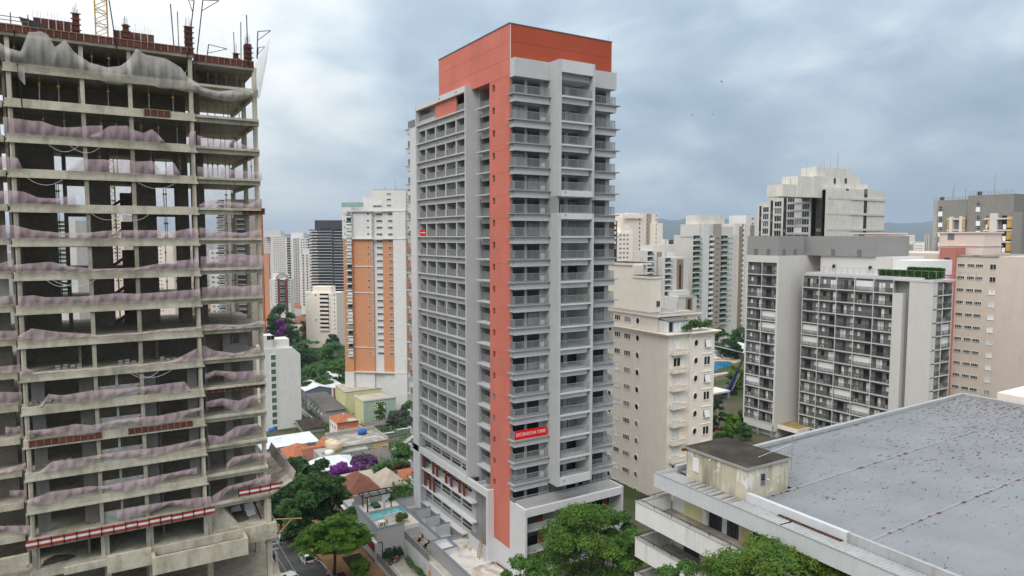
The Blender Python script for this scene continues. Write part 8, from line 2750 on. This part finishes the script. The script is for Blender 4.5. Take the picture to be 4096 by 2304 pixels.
# street and garden trees near the tower
tree('bright green layered tree on the brown pavement beside the podium', 26.7, 93.3, -5.87, at_depth(1310, 2062, 95)[2] + 5.9, 6.0, 'leaf_bright', 15000, 0.27, 3, 'layered', 0.24, 'broadleaf_tree', crown_base=0.60)
NG = 'dark street trees left of the podium'
tree_px('biggest dark green street tree behind the bright layered tree', 1225, 1905, 114, 118, 'leaf_mid', 15000, 0.36, 21, group=NG, trunk=0.35, mats2='leaf_fine', frac2=0.25, crown_base=0.22, lobes_n=22)
tree_px('dark tree with yellowish top between the big street tree and the pool deck', 1335, 1905, 119, 70, 'leaf_mid', 9000, 0.34, 22, group=NG, trunk=0.28, mats2='leaf_dark', frac2=0.4, crown_base=0.15, lobes_n=18)
tree_px('glossy very dark tree rising behind the big street tree', 1190, 1830, 140, 85, 'leaf_dark', 9000, 0.45, 23, group=NG, trunk=0.3, mats2='leaf_mid', frac2=0.35, crown_base=0.25)
tree_px('glossy dark tree just left of the purple flowering tree', 1275, 1840, 143, 62, 'leaf_dark', 7000, 0.42, 24, group=NG, trunk=0.3, mats2='leaf_mid', frac2=0.3, crown_base=0.2)
tree_px('dark tree under the plank platform of the concrete frame', 1115, 1965, 122, 62, 'leaf_dark', 6000, 0.36, 25, group=NG, trunk=0.25, crown_base=0.2)
tree_px('low dark tree at the kerb beside the parked white cars', 1175, 2035, 108, 55, 'leaf_mid', 5000, 0.30, 26, group=NG, trunk=0.2, crown_base=0.15, mats2='leaf_grey', frac2=0.2)
tree_px('bushy dark tree between layered tree and pool deck wall', 1390, 2035, 106, 62, 'leaf_mid', 6000, 0.30, 27, group=NG, trunk=0.22, crown_base=0.15)
tree_px('purple flowering tree with dark leaves behind the pool deck', 1450, 1838, 168, 60, 'leaf_purple', 10000, 0.34, 31, name='flowering_tree', mats2='leaf_dark', frac2=0.5, crown_base=0.25, lobes_n=20)
tree_px('purple flowering branch mass left of the main purple tree', 1358, 1872, 162, 48, 'leaf_purple', 6000, 0.30, 32, name='flowering_tree', mats2='leaf_dark', frac2=0.16, crown_base=0.3)
GG = 'garden trees beside the grey tower'
tree_px('round dark green garden tree touching the left edge of the grey tower', 1612, 1775, 175, 48, 'leaf_mid', 8000, 0.34, 33, group=GG, crown_base=0.1, lobes_n=20)
tree_px('reddish brown garden bush beside the grey tower', 1608, 1862, 150, 44, 'leaf_red', 6000, 0.26, 34, group=GG, crown_base=0.1, name='bush', cat='bush')
tree_px('green palm-like bush between purple tree and red bush', 1540, 1860, 155, 40, 'leaf_mid', 5000, 0.34, 35, group=GG, crown_base=0.1, name='bush', cat='bush')
tree_px('grey-leaved tree in front of the green apartments', 1600, 1655, 250, 66, 'leaf_grey', 9000, 0.55, 36, group=GG, crown_base=0.3, lobes_n=20)
tree_px('thin young tree in front of the green facade', 1520, 1612, 262, 24, 'leaf_fine', 1200, 0.45, 37, group=GG, crown_base=0.35)
tree_px('dark tree beside the tennis court', 1640, 1612, 290, 42, 'leaf_mid', 4000, 0.6, 38, group=GG, crown_base=0.15)
# park trees in the valley
PG = 'park trees in the valley'
for i, (px, pyt, d, rp, mt, lb) in enumerate((
        (1235, 1358, 400, 70, 'leaf_mid', 'wide dark park tree right behind the white slab building'), (1330, 1372, 395, 62, 'leaf_mid', 'wide park tree left of the orange tower, back row'),
        (1200, 1395, 385, 50, 'leaf_dark', 'park tree half hidden by the white slab building'), (1365, 1430, 350, 60, 'leaf_fine', 'olive-topped park tree touching the orange tower'),
        (1260, 1462, 345, 78, 'leaf_mid', 'big flat-topped park tree in the front row'), (1225, 1530, 330, 40, 'leaf_dark', 'dark park tree beside the grey warehouse'),
        (1300, 1500, 335, 46, 'leaf_mid', 'park tree above the grey warehouse roof'), (1110, 1208, 425, 62, 'leaf_mid', 'rounded dark tree below the maroon block'), (1085, 1262, 400, 50, 'leaf_dark', 'darker tree beside the concrete frame below the maroon block'), (1150, 1235, 415, 46, 'leaf_mid', 'lower green tree right of the rounded dark tree'),
        (1125, 1262, 395, 24, 'leaf_purple', 'small purple flowering tree among the valley trees'), (1215, 1282, 500, 18, 'leaf_yellow', 'small yellowish bush beside the brown villa'),
        (1362, 1288, 520, 26, 'leaf_mid', 'tree between the cream block and the orange tower'), (1330, 1338, 470, 24, 'leaf_dark', 'palm-like tree at the foot of the cream block'), (1440, 1600, 300, 24, 'leaf_fine', 'small tree by the brick hall'), (1160, 1330, 470, 40, 'leaf_mid', 'tree in front of the villa pool'))):
    tree_px(lb, px, pyt, d, rp, mt, 3800, 0.0021 * d, 50 + i, group=PG, crown_base=0.12, shape='umbrella' if i % 3 == 0 else 'round', trunk=0.5, lobes_n=22)
# foreground trees
tree_px('large feathery green tree in front of the tower base, bottom centre', 2340, 2018, 75, 222, 'leaf_fine', 56000, 0.17, 71, trunk=0.4, crown_base=0.2, mats2='leaf_olive', frac2=0.35, lobes_n=34, shape='umbrella', squash=1.2)
tree_px('low feathery tree at the bottom edge left of the large feathery tree', 2110, 2195, 70, 120, 'leaf_fine', 17000, 0.17, 72, trunk=0.25, crown_base=0.2, lobes_n=18)
tree_px('feathery tree top rising beside the right end of the tower base', 2480, 2030, 78, 85, 'leaf_fine', 15000, 0.17, 73, trunk=0.25, crown_base=0.3, lobes_n=16)
tree_px('yellow-green feathery tree along the bottom edge below the grey roof', 3060, 2148, 47, 310, 'leaf_olive', 48000, 0.135, 74, trunk=0.35, crown_base=0.55, lobes_n=34, shape='umbrella', mats2='leaf_fine', frac2=0.4, z0=-5.9)
tree_px('yellow-green tree top reaching highest against the sheet metal strip', 3290, 2150, 48, 150, 'leaf_olive', 20000, 0.135, 75, trunk=0.3, crown_base=0.6, lobes_n=20, z0=-5.9)
tree_px('green tree below the white balconies at the bottom edge', 2720, 2215, 49, 130, 'leaf_fine', 18000, 0.135, 76, trunk=0.3, crown_base=0.6, lobes_n=18, z0=-5.9)
tree_px('feathery tree filling the gap between tower base and white balconies', 2545, 2085, 72, 100, 'leaf_fine', 15000, 0.17, 78, trunk=0.25, crown_base=0.15, lobes_n=18, mats2='leaf_olive', frac2=0.3)
tree_px('small feathery tree top at the bottom edge below the bare terrace', 2010, 2255, 68, 60, 'leaf_fine', 7000, 0.17, 79, trunk=0.2, crown_base=0.3, lobes_n=12)
tree_px('small leafy street tree at the bottom edge beside the driveway fence', 1440, 2240, 92, 46, 'leaf_bright', 5000, 0.22, 77, trunk=0.12, crown_base=0.3, mats2='leaf_fine', frac2=0.4, hmin=3.0)
# trees by the club pool
CG = 'trees by the club pool'
for i, (px, pyt, d, rp, mt, lb) in enumerate(((2885, 1308, 310, 48, 'leaf_mid', 'dark tree left of the club pool wall'), (2965, 1305, 320, 44, 'leaf_mid', 'dark tree between club pool and grey apartments'), (2930, 1362, 300, 36, 'leaf_dark', 'low dark tree behind the pool pavilion'),
                                              (2950, 1462, 215, 42, 'leaf_olive', 'flat-topped tree in front of the club pool'), (2868, 1585, 160, 36, 'leaf_dark', 'dark conifer-like tree beside the cream building'), (2930, 1655, 165, 36, 'leaf_bright', 'leafy green shrub mass below the concrete shell'),
                                              (2905, 1700, 150, 40, 'leaf_fine', 'green bushes at the foot of the grey apartments'), (2985, 1690, 158, 26, 'leaf_mid', 'palm clump at the corner of the grey apartments'), (3200, 1740, 150, 30, 'leaf_mid', 'planting beside the entrance canopy'), (2975, 1640, 175, 20, 'leaf_fine', 'small tree behind the rubble yard'))):
    tree_px(lb, px, pyt, d, rp, mt, 3600, 0.0021 * d, 90 + i, group=CG, crown_base=0.1, shape='umbrella' if i == 3 else 'round', lobes_n=18, hmin=2.5)


def shrub(label, x, y, z, rx, ry, h, mat, n, leaf, seed, name='shrub', cat='shrub', group=None, mats2=None, frac2=0.3):
    rng = np.random.default_rng(seed)
    lobes = [(rng.uniform(-.7, .7) * rx, rng.uniform(-.7, .7) * ry, rng.uniform(.3, .7) * h, rx * 0.38 if rx < 3 else 0.9, min(ry * 0.6, 0.9), h * 0.35) for _ in range(int(8 + rx * 2))]
    P, O = crown_points(lobes, n, rng, 0.3)
    P[:, 2] = np.maximum(P[:, 2], 0.05)
    mi = (rng.random(len(P)) < frac2).astype(int) if mats2 else None
    r = root(name, label, cat, (x, y, z), 0, group, local=True)
    link('foliage', np_mesh('foliage', leaf_quads(P, leaf, rng, 0.4, 0.5, O), 4, [mat, mats2] if mats2 else [mat], mi), r)
    link('stem', MB().tube((0, 0, -0.05), (0, 0, h * 0.5), 0.04, k=5).mesh('stem', 'bark'), r)


shrub('planting of shrubs with red flowers on the cornice of the cream building', 93.6, 88.9, 25.0, 3.4, 1.0, 2.0, 'leaf_mid', 2600, 0.22, 201, mats2='leaf_red', frac2=0.2)
shrub('leafy pot plants beside the sun room on the cream building', 90.0, 88.3, 24.9, 1.2, 0.6, 1.6, 'leaf_mid', 900, 0.2, 202, mats2='leaf_olive')
for i, (x, y, rx, h, lb) in enumerate(((34.6, 92.9, 0.9, 1.9, 'dark climbing shrub against the podium wall behind the motorcycle'), (36.2, 93.0, 0.9, 2.2, 'tall dark shrub in the corner of the driveway'), (37.0, 90.5, 0.5, 1.0, 'low hedge plant at the far end of the driveway wall'), (37.0, 87.5, 0.5, 1.0, 'low hedge plant in the middle of the driveway wall'), (37.0, 84.6, 0.5, 0.9, 'low hedge plant at the near end of the driveway wall'))):
    shrub(lb, x, y, -5.98, rx, 0.6 if i < 2 else 1.4, h, 'leaf_dark' if i < 2 else 'leaf_mid', 1200, 0.13, 210 + i, group='driveway plants')
shrub('golden palm clump beside the pierced screen', 37.6, 95.2, -1.3, 1.0, 0.8, 1.4, 'leaf_yellow', 900, 0.22, 220, mats2='leaf_fine')
shrub('green planting strip behind the pergola', 39.4, 104.3, -1.3, 0.8, 0.6, 0.9, 'leaf_mid', 700, 0.16, 221)
shrub('palm plants in the bed behind the pool', 42.0, 106.5, -2.0, 2.0, 1.2, 2.2, 'leaf_fine', 900, 0.26, 222)
# trimmed hedge on the roof of the grey apartments: box hedge faced with leaves
rng = np.random.default_rng(5)
for i, (x0, x1, y0, y1, h, lb) in enumerate(((142.2, 143.6, gy0 + 0.4, 84.5, 1.3, 'long trimmed hedge along the roof edge of the grey apartments'), (145.2, 146.6, gy0 + 0.6, 80.0, 1.9, 'second trimmed hedge behind the first on the roof'))):
    n_ = 7000
    P = np.stack([rng.uniform(x0, x1, n_), rng.uniform(y0, y1, n_), h * rng.random(n_) ** 0.35], 1)
    e = rng.random(n_) < 0.5
    P[e, 0] = x0 + rng.uniform(-.1, .15, e.sum())
    r = root('hedge', lb, 'hedge', ((x0 + x1) / 2, (y0 + y1) / 2, ZS(0) + 0.7), group='roof hedges')
    P -= np.array([(x0 + x1) / 2, (y0 + y1) / 2, 0])
    link('foliage', np_mesh('foliage', leaf_quads(P, 0.20, rng, 0.5, 0.6), 4, ['leaf_fine']), r)
    MB().box(x0 + 0.1, x1 - 0.1, y0, y1, ZS(0) + 0.5, ZS(0) + 0.35 + h * 0.9).build('hedge_core', 'leaf_dark', r)
# loose ground cover in the valley gardens
P = []
for _ in range(260):
    px, pyy = rng.uniform(1080, 1680), rng.uniform(1560, 1990)
    P.append(on_ground(px, pyy))
P = np.array(P)
Q = np.repeat(P, 40, 0) + rng.normal(size=(len(P) * 40, 3)) * np.array([2.2, 2.2, 0.7]) + np.array([0, 0, 0.8])
Q[:, 2] = np.maximum(Q[:, 2], np.array([ground_z(a, b) for a, b in Q[:, :2]]) + 0.1)
link('ground_cover', np_mesh('ground_cover', leaf_quads(Q, 0.55, rng, 0.8, 0.6), 4, ['leaf_mid']), kind='stuff', label='low green garden growth between the houses of the valley', cat='undergrowth')
# ================================================================== VEHICLES, POLES, WIRES, BIRDS
t = NT('car_white')
t.color((0.72, 0.72, 0.71))
t.set(Roughness=0.28, Coat_Weight=0.5)
t = NT('car_silver')
t.color((0.42, 0.43, 0.44))
t.set(Roughness=0.28, Metallic=0.4, Coat_Weight=0.5)
paint('tail_red', (0.35, 0.01, 0.01), rough=0.3)
paint('plate', (0.55, 0.12, 0.12), rough=0.5)


def make_car(name, label, x, y, z, rz, mat, hatch=False):
    c = root(name, label, 'car', (x, y, z), rz, 'white cars in the street', local=True)
    L_, W_ = 4.1 if hatch else 4.4, 1.72
    prof = [(-L_ / 2, 0.38), (-L_ / 2 + 0.02, 0.72), (-L_ / 2 + 0.25, 0.92 if not hatch else 1.0), (-L_ / 2 + (0.75 if not hatch else 0.25), 0.98), (L_ / 2 - 1.25, 0.96), (L_ / 2 - 0.25, 0.80), (L_ / 2, 0.60), (L_ / 2 - 0.02, 0.32)]
    m = MB()
    for s in (-1, 1):
        pts = [(px_, s * W_ / 2 * (0.97 if z_ > 0.9 else 1.0), z_) for px_, z_ in prof] + [(L_ / 2 - 0.1, s * W_ / 2, 0.22), (-L_ / 2 + 0.1, s * W_ / 2, 0.22)]
        m.face(*(pts if s < 0 else pts[::-1]))
    full = prof + [(L_ / 2 - 0.1, 0.22), (-L_ / 2 + 0.1, 0.22)]
    for i in range(len(full)):
        (xa, za), (xb, zb2) = full[i], full[(i + 1) % len(full)]
        wa, wb = (0.97 if za > 0.9 else 1.0) * W_ / 2, (0.97 if zb2 > 0.9 else 1.0) * W_ / 2
        m.face((xa, wa, za), (xa, -wa, za), (xb, -wb, zb2), (xb, wb, zb2))
    m.build('body', mat, c)
    rx0, rx1 = (-L_ / 2 + 0.2, 0.95) if hatch else (-L_ / 2 + 0.55, 0.95)
    tx0, tx1 = (-L_ / 2 + 0.65, 0.2) if hatch else (-L_ / 2 + 1.25, 0.2)
    wl_, wt = W_ / 2 * 0.95, W_ / 2 * 0.76
    lo = [(rx0, -wl_, 0.97), (rx1, -wl_, 0.97), (rx1, wl_, 0.97), (rx0, wl_, 0.97)]
    hi = [(tx0, -wt, 1.42), (tx1, -wt, 1.42), (tx1, wt, 1.42), (tx0, wt, 1.42)]
    MB().hexa(lo + hi).build('cabin_glass', 'glass_dark', c)
    MB().hexa([(a * 1.0, b * 1.02, 1.40) for a, b, _ in hi] + [(a * 0.96, b * 0.95, 1.46) for a, b, _ in hi]).build('roof', mat, c)
    for i in range(4):
        MB().bar(lo[i], hi[i], 0.09).build('pillar', mat, c)
    for s in (-1, 1):
        MB().bar((tx0 + (tx1 - tx0) * 0.5 - 0.1, s * wl_ * 0.99, 0.97), (tx0 + (tx1 - tx0) * 0.5, s * wt * 1.01, 1.42), 0.07).build('pillar', mat, c)
        for x_ in (-L_ / 2 + 0.78, L_ / 2 - 0.82):
            w_ = MB()
            w_.tube((x_, s * (W_ / 2 - 0.2), 0.31), (x_, s * (W_ / 2 + 0.02), 0.31), 0.31, k=16)
            o = w_.build('wheel', 'tyre', c)
            MB().tube((x_, s * (W_ / 2 - 0.05), 0.31), (x_, s * (W_ / 2 + 0.03), 0.31), 0.19, k=12).build('rim', 'grey_metal', o)
        MB().box(-L_ / 2 - 0.03, -L_ / 2 + 0.15, s * 0.62 - 0.18, s * 0.62 + 0.18, 0.70, 0.86).build('tail_light', 'tail_red', c)
        MB().box(L_ / 2 - 0.3, L_ / 2 + 0.01, s * 0.6 - 0.2, s * 0.6 + 0.2, 0.58, 0.70).build('headlight', 'white_plastic', c)
        MB().box(0.75, 0.9, s * 0.95 - 0.08, s * 0.95 + 0.08, 0.95, 1.08).build('mirror', mat, c)
    MB().box(-L_ / 2 - 0.03, -L_ / 2, -0.26, 0.26, 0.48, 0.62).build('number_plate', 'plate', c)
    MB().box(-L_ / 2 - 0.02, L_ / 2 + 0.02, -W_ / 2 + 0.1, W_ / 2 - 0.1, 0.2, 0.34).build('bumper', 'charcoal', c)
    return c


UP = math.pi / 2
make_car('parked_car', 'white hatchback parked under the bright layered tree, rear towards us', 25.0, 101.5, -5.97 + (ground_z(25, 101.5) + 6), UP, 'car_white', True)
make_car('car', 'white sedan driving at the bottom edge of the street', 20.9, 94.3, -5.97, UP + 0.12, 'car_white')
make_car('parked_car', 'silver white car parked beside the dark trees, nearer of the pair', 24.6, 117.2, ground_z(24.6, 117.2) + 0.03, UP, 'car_silver', True)
make_car('parked_car', 'silver white car parked beside the dark trees, farther of the pair', 24.4, 122.6, ground_z(24.4, 122.6) + 0.03, UP, 'car_silver', True)

# red and white barrier posts at the kerb
for i, (x_, y_, lb) in enumerate(((745, 1440, 'striped red barrier cone at the bottom edge by the kerb'), (655, 1320, 'small red barrier behind the parked white hatchback'))):
    x, y = on_z(1000 + x_ * .4168, 1700 + y_ * .4168, -5.95)
    r = root('traffic_cone', lb, 'cone', (x, y, -5.97), group='red cones', local=True)
    MB().box(-0.25, 0.25, -0.25, 0.25, 0, 0.05).build('base', 'fascia_red', r)
    for j in range(5):
        MB().lathe([(0.2 - 0.03 * j, 0.05 + 0.18 * j), (0.17 - 0.03 * j, 0.225 + 0.18 * j)], (0, 0, 0), 10).build('band', 'fascia_red' if j % 2 == 0 else 'fascia_white', r)
    MB().lathe([(0.05, 0.94), (0.0, 0.96)], (0, 0, 0), 8).build('tip', 'fascia_red', r)
for i, (x, y) in enumerate(((37.2, 84.0), (36.6, 83.2))):
    r = root('beach_flag', ['orange feather flag at the near end of the driveway', 'second orange feather flag at the driveway, nearer the wall'][i], 'flag', (x, y, -5.98), group='orange flags', local=True)
    MB().tube((0, 0, 0), (0.1, 0, 2.6), 0.02, k=5).build('pole', 'white', r)
    MB().hexa([(0.02, 0, 0.6), (0.5, 0.02, 0.7), (0.5, 0.04, 0.7), (0.02, 0.02, 0.6), (0.1, 0, 2.6), (0.35, 0.02, 2.4), (0.35, 0.04, 2.4), (0.1, 0.02, 2.6)]).build('cloth', 'crane_yellow' if i else 'coral_wall', r)

# utility pole, cross-arms, transformer and cables along the street
px_, py_ = 17.0, 88.0
up_ = root('utility_pole', 'concrete utility pole with cross-arms and transformer at the corner of the concrete frame', 'utility pole', (px_, py_, -6), local=True)
MB().tube((0, 0, 0), (0, 0, 9.2), 0.17, 0.11, 8).build('pole', 'concrete_wall', up_)
for z in (8.9, 8.2, 6.3):
    MB().box(-1.1, 1.1, -0.06, 0.06, z, z + 0.12).build('cross_arm', 'white_weathered' if z > 7 else 'black_metal', up_)
for x in (-0.9, 0, 0.9):
    MB().lathe([(0.05, 0), (0.09, 0.08), (0.05, 0.2), (0.0, 0.22)], (x, 0, 9.02), 8).build('insulator', 'white_plastic', up_)
MB().lathe([(0, 0), (0.38, 0), (0.38, 1.0), (0.3, 1.12), (0, 1.12)], (0.5, -0.1, 6.6), 12).build('transformer', 'charcoal', up_)


def cable(p0, p1, sag, label, r_=0.022):
    p0, p1 = Vector(p0), Vector(p1)
    pts = []
    for i in range(15):
        s = i / 14
        q = p0.lerp(p1, s)
        q.z -= sag * 4 * s * (1 - s)
        pts.append(q)
    MB().path(pts, r_, 4).build('power_cable', 'white_weathered', label=label, cat='cable', group='power cables over the street')


for i, (x, lb) in enumerate(((-0.9, 'left pale power cable crossing the street corner'), (0.0, 'middle pale power cable crossing the street corner'), (0.9, 'right pale power cable crossing the street corner'))):
    cable((px_ + x, py_, 3.2), (px_ + x + 2.0, 52, 2.6), 1.0, lb)
    cable((px_ + x, py_, 3.2), (px_ + x + 0.6, 150, -12), 1.0, lb.replace('crossing the street corner', 'running down the street to the trees'))
MB().hexa([(15.2, 92.5, -6), (15.35, 92.5, -6), (17.4, 93.6, -6), (17.25, 93.6, -6), (15.9, 92.6, -2.2), (16.0, 92.6, -2.2), (16.3, 93.2, -2.4), (16.2, 93.2, -2.4)]).build('site_sheet', 'white_weathered', label='pale sheet hoarding at the street corner of the concrete frame', cat='hoarding')

# birds
for i, (px, py, lb) in enumerate(((2886, 326, 'highest dark bird in the cloudy sky right of the tower'), (2768, 461, 'lower left dark bird in the cloudy sky'), (2852, 457, 'faintest small bird in the cloudy sky'))):
    x, y, z = at_depth(px, py, 120 if i < 2 else 200)
    r = root('bird', lb, 'bird', (x, y, z), i * 1.1 + 0.4, 'birds in the sky', local=True)
    r.scale = (0.75, 0.75, 0.75)
    MB().lathe([(0.0, -0.22), (0.055, -0.08), (0.06, 0.05), (0.03, 0.17), (0.0, 0.24)], (0, 0, 0), 8).build('body', 'charcoal', r, smooth=True)
    r.rotation_euler = (1.2, 0.5 - i * 0.6, i * 1.1)
    for s in (-1, 1):
        MB().hexa([(0, -0.08, 0.02), (s * 0.02, 0.1, 0.02), (s * 0.25, 0.08, 0.1), (s * 0.25, -0.05, 0.1), (0, -0.08, 0.04), (s * 0.02, 0.1, 0.04), (s * 0.5, 0.0, 0.03), (s * 0.48, -0.04, 0.03)]).build('wing', 'charcoal', r)
    MB().hexa([(-0.03, -0.02, -0.2), (0.03, -0.02, -0.2), (0.03, 0.02, -0.2), (-0.03, 0.02, -0.2), (-0.07, -0.01, -0.36), (0.07, -0.01, -0.36), (0.07, 0.01, -0.36), (-0.07, 0.01, -0.36)]).build('tail', 'charcoal', r)

# ------------------------------------------------------------------ hazy air
hz = bpy.data.materials.new('haze_air')
hz.use_nodes = True
hn = hz.node_tree.nodes
hn.clear()
ho = hn.new('ShaderNodeOutputMaterial')
hv_ = hn.new('ShaderNodeVolumePrincipled')
hv_.inputs['Color'].default_value = (0.60, 0.74, 0.92, 1)
hv_.inputs['Density'].default_value = 0.0001
hv_.inputs['Anisotropy'].default_value = 0.0
hz.node_tree.links.new(hv_.outputs[0], ho.inputs['Volume'])
MT['haze_air'] = hz
B(-16500, 16500, -16500, 16500, -75, 378).build('haze', 'haze_air', kind='stuff', label='thin bluish haze over the whole town', cat='haze')
